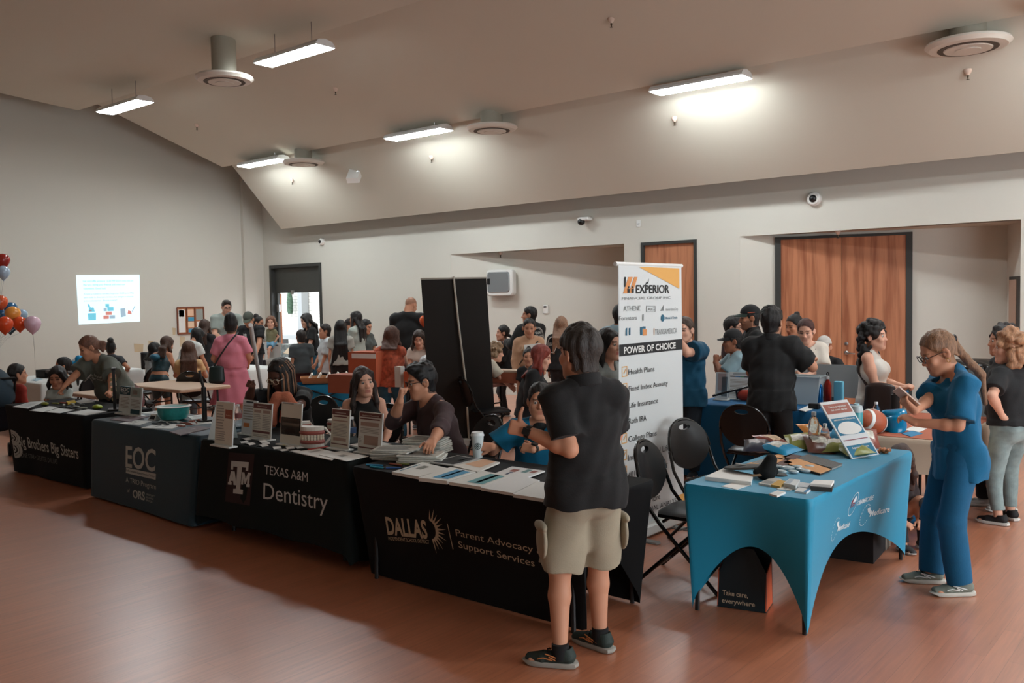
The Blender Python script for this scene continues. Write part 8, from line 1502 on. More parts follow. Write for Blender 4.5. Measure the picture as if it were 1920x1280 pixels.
for i in range(16): b.ell((0.04*math.sin(i*2.4)*(i/12), 0.05*math.cos(i*1.9)*(i/12), 0.012+0.006*(i % 3)), 0.014, k=0.006)
o = blob_obj('candy', b, 0.005, mat('candy_mix', (176, 106, 62), rough=0.4, noise=0.7, nscale=45), None); o.location = tuple(atz(1656, 849, ZT)); tag(o, 'loose wrapped candy at the far right of the snack heap', 'candy', kind='stuff')
# leaning poster board
P0, P1 = atz(1597, 861, ZT), atz(1648, 852, ZT); q0 = aty(1537, 756, P0[1]); q1 = aty(1586, 748, P1[1]); up_ = ((q0-P0)+(q1-P1))/2; c = (P0+P1)/2
t = empty('poster_board', tuple(c), 0, 'white poster board with red and blue panels leaning on the teal table', 'poster'); e = (P1-P0); nn = unit(np.cross(e, up_));
def pq(u, v, d): return tuple((P0-c)+e*u+up_*v+nn*d)
def plate_(u0, u1, v0, v1, d0, d1): return MB().add([pq(u, v, d0) for u, v in ((u0, v0), (u1, v0), (u1, v1), (u0, v1))]+[pq(u, v, d1) for u, v in ((u0, v0), (u1, v0), (u1, v1), (u0, v1))], [(0, 1, 2, 3), (7, 6, 5, 4), (0, 4, 5, 1), (1, 5, 6, 2), (2, 6, 7, 3), (3, 7, 4, 0)])
sg = 1 if nn[0] > 0 else -1
pb = plate_(0, 1, 0, 1, -0.004*sg, 0.004*sg).build('board', mat('poster_white', (214, 218, 220), rough=0.6), t, smooth=False)
plate_(0.05, 0.95, 0.78, 0.95, 0.004*sg, 0.005*sg).build('red_panel', ink((164, 104, 92)), pb, smooth=False); plate_(0.05, 0.95, 0.40, 0.70, 0.004*sg, 0.005*sg).build('blue_panel', ink((46, 118, 150)), pb, smooth=False); plate_(0.05, 0.95, 0.02, 0.22, 0.004*sg, 0.005*sg).build('lower_panel', ink((46, 118, 150)), pb, smooth=False)
m = MB(); m.add([pq(0.5+0.42*math.cos(a), 0.48+0.145*math.sin(a)*(1.0 if math.sin(a) > 0 else 0.55), 0.0056*sg) for a in np.linspace(0, 2*PI, 25)[:-1]], [tuple(range(24))]); m.build('white_oval', M_PAPER, pb, smooth=False)
def ptext(mb, s, u0, u1, v, hv): A, f = text_mesh(s, 0.03); lo, hi = A.min(0), A.max(0); mb.add([pq(u0+(x-lo[0])/(hi[0]-lo[0])*(u1-u0), v+y/0.73*hv, 0.0062*sg) for x, y, _ in A], f)
m = MB(); ptext(m, 'Tiene preguntas', 0.18, 0.82, 0.885, 0.03); ptext(m, 'del costo de las', 0.22, 0.80, 0.83, 0.03); ptext(m, 'AMERICAN HEALTH INSURANCE', 0.12, 0.88, 0.655, 0.025); ptext(m, 'Seguros de Seguros', 0.2, 0.8, 0.16, 0.03); m.build('lettering', I_WHT, pb, smooth=False)
plate_(0.06, 0.94, 0.305, 0.318, 0.004*sg, 0.005*sg).build('red_rule', ink((140, 74, 84)), pb, smooth=False)
# bottles behind the snacks
bottle(1526, 845, 0.27, 0.036, ZT, 'tall clear water bottle behind the snack heap', None, prof=[(0.032, 0), (0.036, 0.01), (0.036, 0.19), (0.03, 0.215), (0.016, 0.235), (0.014, 0.25)])
bottle(1547, 839, 0.17, 0.031, ZT, 'short labelled water bottle beside the tall clear one', (184, 150, 130)); bottle(1567, 838, 0.16, 0.031, ZT, 'short clear water bottle behind the leaning poster')
# orange table goods
t = bottle(1606, 822, 0.26, 0.044, ZT+0.003, 'teal insulated tumbler with a pale lid behind the poster', None, prof=[(0.040, 0), (0.044, 0.01), (0.044, 0.19), (0.042, 0.20)], m=mat('tumbler_teal', (60, 150, 160), rough=0.35), cap=(150, 186, 196), name='tumbler'); MB().lathe([(0.044, 0.198), (0.045, 0.215), (0.040, 0.245), (0.02, 0.25)], 20).build('lid', mat('tumbler_lid', (176, 190, 194), rough=0.35), t)
p = atz(1636, 812, ZT+0.003); t = empty('football', (p[0], p[1], p[2]+0.092), 0, 'brown and white American football on the orange table', 'football'); ax = frame_to(unit((-0.35, -0.75, 0.25))); MB().lathe([(0.004, -0.145), (0.035, -0.125), (0.065, -0.09), (0.088, -0.04), (0.094, 0.0), (0.088, 0.04), (0.065, 0.09), (0.035, 0.125), (0.004, 0.145)], 26, ax=ax).build('ball', mat('football_brown', (164, 82, 52), rough=0.5, bump=0.1, bscale=200), t); MB().lathe([(0.0725, 0.082), (0.082, 0.064), (0.0835, 0.060), (0.0745, 0.080)], 26, ax=ax).build('stripe', M_WHITE, t); MB().lathe([(0.082, -0.064), (0.0725, -0.082), (0.0745, -0.080), (0.0835, -0.062)], 26, ax=ax).build('stripe', M_WHITE, t)
for k in range(5): MB().bar(ax[1]*0.092+ax[2]*(-0.03+0.015*k)-ax[0]*0.014+np.array([0, 0, 0.0]), ax[1]*0.092+ax[2]*(-0.03+0.015*k)+ax[0]*0.014, 0.005).build('lace', M_WHITE, t, smooth=False)
p = atz(1672, 808, ZT+0.003); b = Blob(); b.limb((0, 0, 0.005), (0, 0, 0.11), (0.10, 0.07), (0.11, 0.08), k=0, flat=True); b.ell((0.02, 0, 0.14), (0.09, 0.06, 0.035), k=0.02); b.wrinkle(0.012, 45, 11); o = blob_obj('gift_basket', b, 0.006, mat('blue_cellophane', (0, 116, 160), rough=0.15), None); o.location = tuple(p); tag(o, 'blue cellophane wrapped gift on the orange table', 'gift')
bottle(1643, 800, 0.2, 0.032, ZT+0.003, 'water bottle with pale label behind the football', (190, 196, 200)); bottle(1700, 775, 0.20, 0.036, ZT+0.003, 'clear sports bottle with a blue lid behind the phone', None, cap=(40, 130, 190), prof=[(0.036, 0), (0.038, 0.01), (0.038, 0.14), (0.036, 0.155)]); bottle(1679, 778, 0.2, 0.036, ZT+0.003, 'black lidded tumbler beside the clear sports bottle', None, m=ink((28, 28, 30)), prof=[(0.034, 0), (0.038, 0.18)], cap=(24, 24, 26), name='tumbler')
slab('flyer', [(1695, 805), (1712, 799), (1738, 803), (1722, 810)], ZT+0.003, 0.003, M_PAPER, 'white flyer beside the blue wrapped gift', 'flyer', None); slab('flyer', [(1690, 812), (1712, 807), (1730, 812), (1708, 818)], ZT+0.003, 0.003, ink((60, 130, 170)), 'blue flyer under the phone on the orange table', 'flyer', None)
# blue table goods
zb_ = 0.746
sign('sign_holder', 1341, 1364, 750, 698, 'clear holder with a pale pink picture at the left of the blue table', [(0.2, 0.85, 0.3, 0.92, (170, 150, 146)), (0.5, 0.95, 0.1, 0.8, (110, 124, 132))], paper=(196, 202, 204), dz=zb_); sign('sign_holder', 1366, 1404, 749, 698, 'white flyer with a coloured header strip on the blue table', [(0.05, 0.3, 0.78, 0.82, (50, 54, 56)), (0.3, 0.55, 0.78, 0.82, (50, 110, 160)), (0.55, 0.75, 0.78, 0.82, (70, 130, 100)), (0.75, 0.95, 0.78, 0.82, (50, 54, 56)), (0.2, 0.9, 0.86, 0.94, (160, 166, 170))]+tl(0.1, 0.72, 12, 0.06, 0.98), paper=(206, 210, 212), dz=zb_)
p = atz(1402, 752, zb_); b = Blob(); b.limb((-0.06, 0, 0.06), (0.06, 0, 0.06), (0.05, 0.055), (0.05, 0.055), x=(0, 1, 0), k=0.01); t = empty('first_aid_pouch', tuple(p), 0, 'red zipped pouch with black straps on the blue table', 'pouch'); blob_obj('pouch_body', b, 0.007, mat('pouch_red', (160, 54, 36), rough=0.7), t); MB().tube([(-0.10, -0.02, 0.02), (-0.11, -0.03, 0.10), (-0.06, -0.02, 0.125)], 0.012, 6).build('strap', M_BLACK, t)
pole_a, pole_b = atz(1338, 741, zb_+0.10), atz(1408, 724, zb_+0.16);
a_ = atd(1336, 742, 9.35); b_ = atd(1410, 723, 9.35); o = prop(MB().tube([tuple(a_-a_), tuple(b_-a_)], [0.012, 0.010], 8), 'selfie_pole', M_BLACK, 'black pole held out over the blue table', 'pole', loc=tuple(a_))
def flask(px, py, col, label, h=0.25, r=0.036, neck=(200, 200, 200)):
 p = atz(px, py, zb_); t = empty('metal_flask', tuple(p), 0, label, 'bottle'); MB().lathe([(r*0.96, 0), (r, 0.008), (r, h*0.66), (r*0.85, h*0.76), (r*0.4, h*0.86), (r*0.4, h*0.90)], 22).build('flask_body', mat('flask_%d_%d_%d' % col, col, rough=0.22, metal=0.6), t); MB().lathe([(r*0.45, h*0.89), (r*0.45, h*0.97), (r*0.3, h)], 16).build('flask_cap', ink(neck), t); MB().tube([(r*0.3*math.cos(a), 0, h+r*0.5+r*0.55*math.sin(a)) for a in np.linspace(-0.6, PI+0.6, 10)], 0.005, 6).build('loop', ink(neck) if col[0] < 50 else M_BLACK, t)
flask(1536, 758, (0, 84, 140), 'blue metal flask with a silver loop on the blue table', 0.24); flask(1552, 756, (150, 36, 26), 'red metal flask with a black strap beside the blue one', 0.27)
t = empty('display_board', tuple(atz(1548, 748, zb_)+np.array([0, 0.22, 0])), 0.0, 'grey tri-fold display board standing on the blue table', 'display board'); MB().box(-0.28, 0.28, 0, 0.008, 0.0, 0.34).build('center_panel', ink((150, 156, 156)), t, smooth=False); MB().obox((-0.36, -0.06, 0.17), (unit((0.8, 0.6, 0)), unit((-0.6, 0.8, 0)), (0, 0, 1)), 0.10, 0.004, 0.17).build('side_panel', ink((150, 156, 156)), t, smooth=False); MB().obox((0.36, -0.06, 0.17), (unit((0.8, -0.6, 0)), unit((0.6, 0.8, 0)), (0, 0, 1)), 0.10, 0.004, 0.17).build('side_panel', ink((150, 156, 156)), t, smooth=False)
t = empty('storage_bin', tuple(atz(1513, 756, zb_)), 0.1, 'translucent white plastic tub on the blue table', 'storage tub'); MB().add([(-0.12, -0.09, 0.0), (0.12, -0.09, 0.0), (0.12, 0.09, 0.0), (-0.12, 0.09, 0.0), (-0.15, -0.11, 0.27), (0.15, -0.11, 0.27), (0.15, 0.11, 0.27), (-0.15, 0.11, 0.27)], [(3, 2, 1, 0), (0, 1, 5, 4), (1, 2, 6, 5), (2, 3, 7, 6), (3, 0, 4, 7)]).build('tub', mat('tub_plastic', (176, 188, 192), rough=0.35), t, smooth=False); MB().tube([(-0.155, -0.115, 0.27), (0.155, -0.115, 0.27), (0.155, 0.115, 0.27), (-0.155, 0.115, 0.27)], 0.009, 6, closed=True).build('rim', mat('tub_plastic', (176, 188, 192)), t)
p = atz(1588, 742, zb_); t = empty('laptop', tuple(p), 0.5, 'closed brown leaning tablet case on the blue table', 'tablet'); MB().obox((0, 0, 0.10), (unit((1, 0, 0)), unit((0, 0.55, 0.8)), unit((0, -0.8, 0.55))), 0.13, 0.12, 0.006).build('case', ink((84, 66, 58)), t, smooth=False)
o = prop(MB().rbox(-0.045, 0.045, -0.03, 0.03, 0, 0.20, 0.012), 'tall_carton', ink((96, 170, 196)), 'light blue carton before the display board', 'carton', loc=tuple(atz(1573, 752, zb_)))
slab('leaflet', [(1497, 768), (1515, 760), (1530, 764), (1510, 771)], zb_, 0.004, M_PAPER, 'leaflets at the front of the blue table beside the flasks', 'leaflet'); prop(MB().rbox(-0.05, 0.05, -0.03, 0.03, 0, 0.05, 0.01), 'gadget_box', M_BLACK, 'small black box under the blue flask', 'box', loc=tuple(atz(1527, 766, zb_)))
# ------------------------------------------------------------------ floor goods
p = (atz(1333, 1132, 0)+atz(1424, 1145, 0))/2; e = unit(atz(1424, 1145, 0)-atz(1333, 1132, 0)); t = empty('tote_bag', (p[0]+0.03, p[1]+0.07, 0), math.atan2(e[1], e[0]), 'dark teal shopping bag printed Take care everywhere on the floor', 'shopping bag'); w = np.linalg.norm(atz(1424, 1145, 0)-atz(1333, 1132, 0))/2; M_BAGT = mat('bag_dark_teal', (18, 36, 44), rough=0.55); M_BAGO = mat('bag_orange', (190, 86, 52), rough=0.6)
hb = 0.355; D_ = 0.09
MB().add([(-w, -D_, 0.005), (w, -D_, 0.005), (w*0.98, -D_*0.8, hb*0.62), (w*0.45, -D_*0.6, hb), (-w*0.55, -D_*0.6, hb), (-w*0.96, -D_*0.8, hb*0.55)]+[(-w, -D_+0.008, 0.005), (w, -D_+0.008, 0.005), (w*0.98, -D_*0.8+0.008, hb*0.62), (w*0.45, -D_*0.6+0.008, hb), (-w*0.55, -D_*0.6+0.008, hb), (-w*0.96, -D_*0.8+0.008, hb*0.55)], [(0, 1, 2, 3, 4, 5), (11, 10, 9, 8, 7, 6)]+[(i, 6+i, 6+(i+1) % 6, (i+1) % 6) for i in range(6)]).build('front_panel', M_BAGT, t, smooth=False)
MB().add([(-w, D_, 0.005), (w, D_, 0.005), (w*0.98, D_*0.8, hb*1.1), (-w*0.75, D_*0.8, hb*1.28)]+[(-w, D_+0.008, 0.005), (w, D_+0.008, 0.005), (w*0.98, D_*0.8+0.008, hb*1.1), (-w*0.75, D_*0.8+0.008, hb*1.28)], [(0, 1, 2, 3), (7, 6, 5, 4), (0, 4, 5, 1), (1, 5, 6, 2), (2, 6, 7, 3), (3, 7, 4, 0)]).build('back_panel', M_BAGT, t, smooth=False)
for s in (-1, 1): MB().add([(s*w, -D_, 0.005), (s*w, D_, 0.005), (s*w*0.98, D_*0.8, hb*0.72), (s*w*0.98, -D_*0.8, hb*0.6)]+[(s*(w-0.006), -D_, 0.005), (s*(w-0.006), D_, 0.005), (s*(w*0.98-0.006), D_*0.8, hb*0.72), (s*(w*0.98-0.006), -D_*0.8, hb*0.6)], [(0, 1, 2, 3), (7, 6, 5, 4), (0, 4, 5, 1), (1, 5, 6, 2), (2, 6, 7, 3), (3, 7, 4, 0)]).build('side_panel', M_BAGO, t, smooth=False)
MB().box(-w, w, -D_, D_, 0.002, 0.008).build('bottom_panel', M_BAGT, t, smooth=False)
MB().tube([(-w*0.6, D_*0.8, hb*1.2), (-w*0.5, D_*0.8, hb*1.36), (-w*0.1, D_*0.8, hb*1.36), (0.0, D_*0.8, hb*1.16)], 0.008, 6).build('handle', M_BAGO, t)
fr_ = MB(); A0_, A1__ = np.array([1.0, 0, 0]), unit((0, 0.02, 0.22)); OO = np.array([0, -D_-0.002, 0])
put_text(fr_, 'Take care,', OO+np.array([-w*0.78, 0.006, 0.075]), A0_, A1__, width=w*1.05, height=0.030, bold=0.015, lift=0.003); put_text(fr_, 'everywhere', OO+np.array([-w*0.80, 0.003, 0.030]), A0_, A1__, width=w*1.35, height=0.028, bold=0.015, lift=0.003); fr_.build('lettering', ink((196, 180, 156)), t, smooth=False)
for nm, pts, col in (('orange_square', [(-0.045, 0.125), (0.02, 0.11), (0.03, 0.165), (-0.04, 0.17)], (206, 116, 56)), ('rust_disc', disc_pts(0.045, 0.145, 0.033, n=18), (180, 84, 44)), ('teal_shape', disc_pts(0.03, 0.20, 0.034, 0.026, n=16), (78, 140, 140)), ('white_shape', [(-0.09, 0.145), (-0.05, 0.15), (-0.02, 0.185), (-0.045, 0.205), (-0.085, 0.19)], (186, 184, 172)), ('cream_leaf', [(0.045, 0.175), (0.075, 0.185), (0.105, 0.215), (0.085, 0.222), (0.06, 0.2)], (196, 180, 156))):
 k = MB(); put_poly(k, OO+np.array([0, 0.012, 0]), A0_, A1__, pts, 0.006 if nm != 'orange_square' else 0.0065); k.build(nm, ink(col), t, smooth=False)
c0 = bpy.data.objects['folding_chair']; b = Blob()
for q, r in (((0, 0, 0.05), (0.13, 0.10, 0.05)), ((-0.09, 0.02, 0.08), (0.06, 0.07, 0.06)), ((0.10, -0.02, 0.03), (0.07, 0.06, 0.03))): b.ell(q, r, k=0.04)
b.wrinkle(0.010, 40, 5); o = blob_obj('plastic_bag', b, 0.006, mat('bag_film', (150, 148, 138), rough=0.3), None); pc = atz(1322, 941, 0.50); o.location = (pc[0], pc[1], 0.471); tag(o, 'crumpled translucent plastic bag on the nearest chair seat', 'plastic bag')
p = atz(1598, 1040, 0); t = empty('carton', (p[0]-0.05, p[1]+0.2, 0), 0.1, 'dark cardboard carton with a pale end under the teal table', 'box'); MB().box(-0.2, 0.2, -0.35, 0.2, 0, 0.22).build('box_body', ink((30, 30, 32)), t, smooth=False); MB().box(0.2, 0.206, 0.03, 0.19, 0.0, 0.21).build('pale_end', ink((150, 140, 128)), t, smooth=False)
p = atz(1708, 984, 0); b = Blob(); b.limb((-0.1, 0, 0.10), (0.1, 0, 0.10), (0.10, 0.10), (0.10, 0.10), x=(0, 1, 0), k=0.0); b.wrinkle(0.01, 40, 9); o = blob_obj('duffel_bag', b, 0.007, mat('duffel_blue', (20, 110, 160), rough=0.6), None); o.location = (p[0], p[1], 0.002); tag(o, 'blue bag on the floor behind the teal table beside the scrubs', 'bag')
# rubbish bin
p = atd(1832, 700, 10.9); t = empty('rubbish_bin', (p[0], p[1], 0), 0.4, 'large grey wheeled rubbish bin with a black liner by the right recess', 'bin'); zt = CAM_H+(atd(1832, 676, 10.9)[2]-CAM_H)
MB().add([(-0.26, -0.26, 0.04), (0.26, -0.26, 0.04), (0.26, 0.26, 0.04), (-0.26, 0.26, 0.04), (-0.31, -0.31, zt-0.05), (0.31, -0.31, zt-0.05), (0.31, 0.31, zt-0.05), (-0.31, 0.31, zt-0.05)], [(3, 2, 1, 0), (4, 5, 6, 7), (0, 1, 5, 4), (1, 2, 6, 5), (2, 3, 7, 6), (3, 0, 4, 7)]).build('bin_body', ink((74, 80, 82)), t, smooth=False)
b = Blob(); b.limb((-0.3, 0, zt-0.05), (0.3, 0, zt-0.05), (0.32, 0.05), (0.32, 0.05), x=(0, 1, 0), k=0); b.wrinkle(0.02, 30, 3); blob_obj('liner_bag', b, 0.011, mat('liner_black', (22, 22, 22), rough=0.25), t)
for s in (-1, 1): MB().lathe([(0.06, -0.02), (0.06, 0.02)], 16, c=(s*0.2, 0.24, 0.06), ax=(np.array([0, 1., 0]), np.array([0, 0, 1.]), np.array([1., 0, 0]))).build('wheel', M_BLACK, t)
# folding wagon
p = atz(593, 798, 0); t = empty('folding_wagon', (p[0]-0.15, p[1]+0.35, 0), math.radians(52), 'blue folding wagon with black wheels carrying a cardboard tray', 'wagon'); M_WB = mat('wagon_blue', (0, 118, 160), rough=0.7, bump=0.15, bscale=40); L_, Wd, z0, z1 = 0.44, 0.25, 0.26, 0.60
MB().add([(-L_, -Wd, z0), (L_, -Wd, z0), (L_, Wd, z0), (-L_, Wd, z0), (-L_-0.02, -Wd-0.01, z1), (L_+0.02, -Wd-0.01, z1), (L_+0.02, Wd+0.01, z1), (-L_-0.02, Wd+0.01, z1)], [(3, 2, 1, 0), (0, 1, 5, 4), (1, 2, 6, 5), (2, 3, 7, 6), (3, 0, 4, 7)]).build('basket', M_WB, t, smooth=False)
for a, b2 in (((-L_, -Wd-0.02, z0), (-L_, -Wd-0.02, z1)), ((L_, -Wd-0.02, z0), (L_, -Wd-0.02, z1)), ((-L_, -Wd-0.02, z0), (L_, -Wd-0.02, z1)), ((-L_, -Wd-0.02, z1), (L_, -Wd-0.02, z0)), ((-L_-0.02, -Wd, z0), (-L_-0.02, Wd, z0)), ((-L_-0.02, -Wd, z0), (-L_-0.02, Wd, z1)), ((-L_-0.02, Wd, z0), (-L_-0.02, -Wd, z1)), ((-L_, -Wd-0.02, z0), (L_, -Wd-0.02, z0)), ((-L_, Wd+0.02, z0), (L_, Wd+0.02, z0))): MB().tube([a, b2], 0.012, 7).build('frame_bar', M_BLACK, t)
for sx in (-1, 1):
 for sy in (-1, 1):
  wv = MB().lathe([(0.05, -0.022), (0.095, -0.026), (0.105, 0.0), (0.095, 0.026), (0.05, 0.022)], 22, c=(sx*0.38, sy*0.22, 0.105), ax=(np.array([1., 0, 0]), np.array([0, 0, 1.]), np.array([0, 1., 0]))).build('wheel', ink((24, 24, 24)), t); MB().tube([(sx*0.38, sy*0.22, 0.105), (sx*0.38, sy*0.22, z0)], 0.014, 7).build('fork', M_BLACK, t)
t2 = empty('cardboard_tray', (p[0]-0.15, p[1]+0.35, z1+0.012), math.radians(52), 'cardboard tray of folders on top of the blue wagon', 'tray'); MB().add([(-0.36, -0.2, 0), (0.36, -0.2, 0), (0.36, 0.2, 0), (-0.36, 0.2, 0), (-0.40, -0.23, 0.09), (0.40, -0.23, 0.09), (0.40, 0.23, 0.09), (-0.40, 0.23, 0.09)], [(3, 2, 1, 0), (0, 1, 5, 4), (1, 2, 6, 5), (2, 3, 7, 6), (3, 0, 4, 7)]).build('tray_body', ink((170, 122, 84)), t2, smooth=False)
for i in range(5): MB().obox((-0.26+0.13*i, 0, 0.075), (unit((0.5, 0, 0.86)), (0, 1, 0), unit((-0.86, 0, 0.5))), 0.075, 0.18, 0.012).build('file', ink((206, 200, 190)), t2, smooth=False)
# stroller at the far left edge
p = atz(9, 887, 0); t = empty('stroller', (p[0]-0.95, p[1]+0.25, 0), math.radians(75), 'navy baby stroller with black wheels cut off by the left edge', 'stroller')
for sx in (-1, 1):
 MB().lathe([(0.05, -0.016), (0.11, -0.02), (0.12, 0.0), (0.11, 0.02), (0.05, 0.016)], 22, c=(sx*0.24, -0.28, 0.12), ax=(np.array([0, 1., 0]), np.array([0, 0, 1.]), np.array([1., 0, 0]))).build('wheel', ink((22, 22, 23)), t); MB().lathe([(0.04, -0.02), (0.08, -0.02), (0.08, 0.02)], 18, c=(sx*0.20, 0.34, 0.08), ax=(np.array([0, 1., 0]), np.array([0, 0, 1.]), np.array([1., 0, 0]))).build('wheel', ink((22, 22, 23)), t)
 MB().tube([(sx*0.23, -0.28, 0.12), (sx*0.22, 0.05, 0.50), (sx*0.22, -0.30, 1.0)], 0.013, 7).build('frame_bar', M_BLACK, t); MB().tube([(sx*0.20, 0.34, 0.08), (sx*0.21, 0.0, 0.46)], 0.013, 7).build('frame_bar', M_BLACK, t)
MB().tube([(-0.22, -0.30, 1.0), (0.22, -0.30, 1.0)], 0.016, 8).build('handlebar', M_BLACK, t); b = Blob(); b.limb((0, -0.05, 0.42), (0, -0.18, 0.85), (0.20, 0.05), (0.20, 0.05), k=0.0); b.limb((0, -0.05, 0.40), (0, 0.2, 0.42), (0.20, 0.05), (0.20, 0.05), k=0.03); blob_obj('seat', b, 0.012, mat('stroller_navy', (22, 28, 42), rough=0.8), t)
b = Blob(); b.ell((0, -0.06, 0.80), (0.24, 0.34, 0.33), k=0); b.ell((0, 0.02, 0.72), (0.21, 0.36, 0.28), k=0, op='s'); b.plane((0, 0, 0.78), (0, 0.3, -1)); co = blob_obj('canopy', b, 0.010, mat('stroller_canopy', (26, 46, 58), rough=0.8), t); MB().lathe([(0.05, 0), (0.052, 0.002)], 14, c=(0.235, 0.03, 0.86), ax=(np.array([0, 1., 0]), np.array([0, 0, 1.]), np.array([1., 0, 0]))).build('canopy_patch', ink((190, 186, 176)), co)
# balloons
def balloon(px, py, r_px, D, col, label, cat='balloon', tail=True, end=None):
 c = atd(px, py, D); r = r_px/F_PX*(c@CF-CAM_H*CF[2]); t = empty('balloon', tuple(c), 0, label, 'balloon', 'party balloons'); prof = [(0.004, -1.32*r), (0.012, -1.26*r), (0.012, -1.2*r), (0.3*r, -1.02*r), (0.62*r, -0.72*r), (0.88*r, -0.32*r), (1.0*r, 0.12*r), (0.93*r, 0.5*r), (0.68*r, 0.83*r), (0.35*r, 1.0*r), (0.01, 1.06*r)]
 MB().lathe(prof, 22).build('envelope', mat('latex_%d_%d_%d' % col, col, rough=0.18, spec=0.6), t)
 if end is not None: e = np.array(end)-c; MB().tube([(0, 0, -1.3*r), tuple(e*0.5+np.array([0.03, 0, 0.02])), tuple(e)], 0.0022, 4).build('ribbon', ink((150, 152, 146)), t)
wt = atd(-14, 668, 14.2)
for a in ((5, 489, 13, 15.2, (146, 40, 34), 'dark red balloon at the top of the bunch'), (6, 511, 12, 14.8, (160, 180, 200), 'pale blue balloon under the top red one'), (1, 567, 13, 15.0, (206, 84, 40), 'orange balloon at the left of the bunch above the yellow one'), (20, 579, 12, 15.2, (36, 96, 140), 'blue balloon behind the yellow-orange one'), (24, 589, 14, 14.6, (222, 148, 66), 'yellow-orange balloon in the middle of the bunch'), (41, 590, 10, 15.2, (150, 176, 198), 'small pale blue balloon right of the yellow-orange one'), (2, 590, 9, 15.0, (40, 88, 130), 'small blue balloon at the left edge'), (19, 610, 14, 15.3, (24, 44, 60), 'dark navy balloon behind the lower orange ones'), (9, 609, 15, 14.3, (204, 72, 34), 'orange-red balloon at the lower left of the bunch'), (37, 607, 13, 14.5, (208, 78, 36), 'orange balloon left of the pink one')): balloon(*a, end=wt)
balloon(61, 608, 15, 14.3, (206, 172, 188), 'pink balloon at the right of the bunch', end=atz(66, 712, 0.76)); balloon(797, 602, 11, 12.9, (206, 92, 52), 'orange balloon half hidden by the black banner', end=atz(801, 700, 0.8)); balloon(800, 680, 14, 11.8, (200, 204, 206), 'white balloon low behind the black banner', end=atz(808, 735, 0.74))
# goods on the far tables
def carton(px, py, w, d, h, col, label, z=0.742, rz=0.2, extra=None, name='cardboard_box'):
 p = atz(px, py, z); t = empty(name, tuple(p), rz, label, 'box'); MB().add([(-w, -d, 0), (w, -d, 0), (w, d, 0), (-w, d, 0), (-w, -d, h), (w, -d, h), (w, d, h), (-w, d, h)], [(3, 2, 1, 0), (0, 1, 5, 4), (1, 2, 6, 5), (2, 3, 7, 6), (3, 0, 4, 7)]+([(4, 5, 6, 7)] if not extra else [])).build('box_body', ink(col), t, smooth=False)
 if extra: MB().box(-w*0.85, w*0.85, -d*0.8, d*0.8, h*0.5, h*1.15).build('contents', ink(extra), t, smooth=False)
 return t
t = carton(694, 722, 0.22, 0.16, 0.44, (176, 88, 58), 'tall orange box with a white band beside the patterned blouse', extra=None); MB().box(-0.16, 0.222, -0.163, -0.158, 0.36, 0.42).build('white_band', M_PAPER, t, smooth=False)
carton(655, 735, 0.20, 0.15, 0.22, (150, 84, 62), 'low brown box left of the tall orange box'); carton(750, 725, 0.045, 0.045, 0.26, (200, 200, 194), 'white cylinder-like carton beside the jeans'); carton(960, 716, 0.26, 0.15, 0.14, (150, 84, 58), 'open cardboard box on the table right of the black banner', extra=(190, 170, 150)); carton(769, 726, 0.06, 0.05, 0.2, (196, 100, 66), 'orange and white carton behind the raised fist')
o = slab('brochure', [(758, 690), (772, 684), (784, 694), (770, 700)], 0.95, 0.006, ink((60, 96, 130)), 'blue brochure held before the girl in beige', 'brochure')
for (x, y, w, h, l) in ((491, 668, 0.13, 0.34, 'white sheet standing in front of the black polo man'), (516, 665, 0.15, 0.30, 'white flyer standing at the middle of the exit table')):
 p = atz(x, y+6, 0.746); t = empty('table_sign', tuple(p), 0.2, l, 'sign'); MB().box(-w, w, 0, 0.006, 0, h).build('sheet', M_PAPER, t, smooth=False); MB().box(-w*0.6, w*0.6, -0.002, 0, h*0.8, h*0.86).build('print', ink((80, 84, 86)), t, smooth=False); MB().box(-w*0.8, w*0.8, -0.04, 0.05, 0, 0.006).build('foot', M_PAPER, t, smooth=False)
p = atz(540, 668, 0.746); t = empty('clear_case', tuple(p), 0.1, 'clear box of silver packets on the exit table', 'box'); MB().box(-0.26, 0.26, -0.12, 0.12, 0, 0.25).build('box_body', mat('case_silver', (168, 176, 178), rough=0.2, noise=0.5, nscale=14), t, smooth=False); MB().box(-0.27, -0.2, -0.125, 0.125, 0, 0.255).build('red_end', ink((120, 60, 56)), t, smooth=False)
p = atz(470, 676, 0.746); t = empty('white_box', tuple(p), 0.1, 'low white box at the left of the exit table', 'box'); MB().box(-0.14, 0.14, -0.1, 0.1, 0, 0.10).build('box_body', M_PAPER, t, smooth=False); MB().box(-0.142, 0.142, -0.102, -0.1, 0.02, 0.03).build('lid_gap', M_BLACK, t, smooth=False)
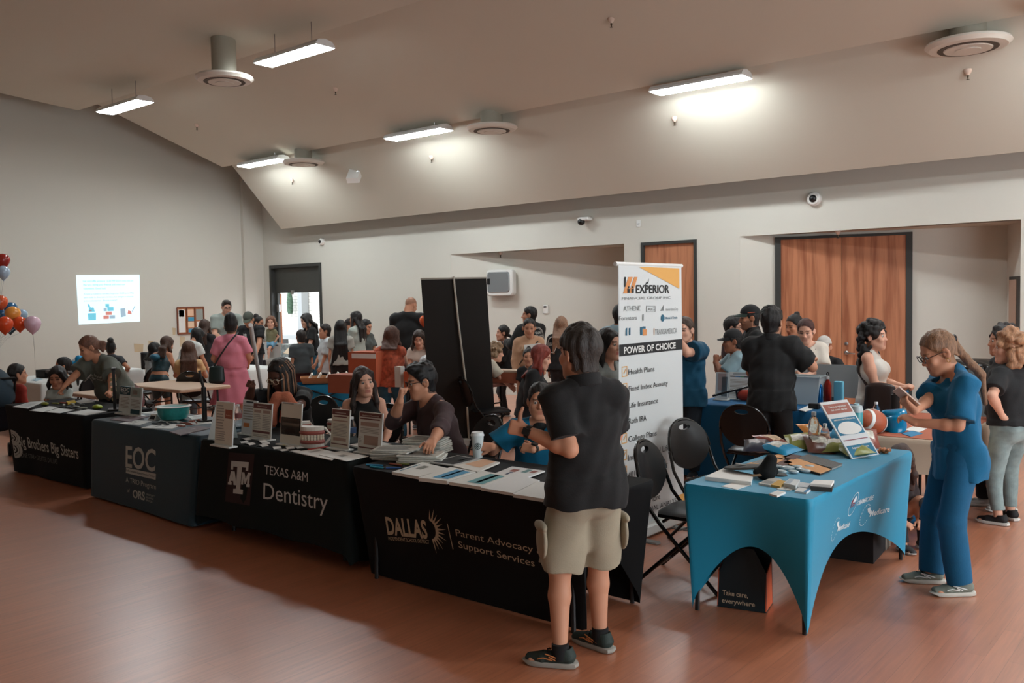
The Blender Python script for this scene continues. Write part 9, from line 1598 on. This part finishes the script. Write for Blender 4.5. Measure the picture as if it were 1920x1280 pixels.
# left children's table and back row goods
p = atz(146, 704, 0.75); t = empty('rubber_duck', tuple(atd(146, 681, 15.0)+np.array([0, 0, -0.10])), 0.9, 'blue toy duck beyond the leaning grey T-shirt', 'toy duck'); b = Blob(); b.ell((0, 0, 0.07), (0.10, 0.075, 0.07), k=0.02); b.ell((0.02, 0, 0.17), (0.06, 0.055, 0.055), k=0.03); b.ell((-0.10, 0, 0.11), (0.03, 0.03, 0.03), k=0.04); blob_obj('duck_body', b, 0.009, mat('duck_blue', (0, 128, 176), rough=0.35), t); MB().ell((0.085, 0, 0.165), 0.025, 0.02, 0.012).build('beak', ink((200, 140, 60)), t)
dk_ = bpy.data.objects['rubber_duck'].location; t = folding_table(dk_[0]-0.5, dk_[0]+0.5, dk_[1]-0.28, dk_[1]+0.32, dk_[2]-0.002, 'dark table under the blue toy duck', top=mat('dark_table', (60, 46, 44)))
t = carton(86, 707, 0.11, 0.09, 0.12, (26, 26, 28), 'black open tub on the children\'s table', z=0.748, extra=None, name='tub'); o = slab('activity_sheet', [(58, 712), (70, 708), (80, 710), (68, 714)], 0.748, 0.004, ink((150, 170, 180)), 'small activity sheet on the children\'s table', 'sheet')
p = atz(272, 692, 0.748); t = empty('tumbler', tuple(p), 0, 'tall black tumbler on the white table at the left', 'bottle'); MB().lathe([(0.045, 0), (0.06, 0.02), (0.062, 0.26), (0.055, 0.27)], 20).build('tumbler_body', ink((30, 32, 34)), t); MB().lathe([(0.064, 0.262), (0.064, 0.28), (0.05, 0.29)], 20).build('lid', ink((50, 52, 54)), t)
b = Blob()
for i in range(12): b.ell((-0.6+0.11*i, 0.05*math.sin(i*2), 0.06+0.03*math.cos(i*1.7)), (0.10, 0.10, 0.06), k=0.04)
b.wrinkle(0.015, 25, 4); o = blob_obj('clothing_heap', b, 0.011, mat('grey_plastic', (158, 164, 166), rough=0.5), None); o.location = (-15.6, 7.35, 0.752); tag(o, 'heap of grey plastic bags on the white table by the left wall', 'bags', kind='stuff')
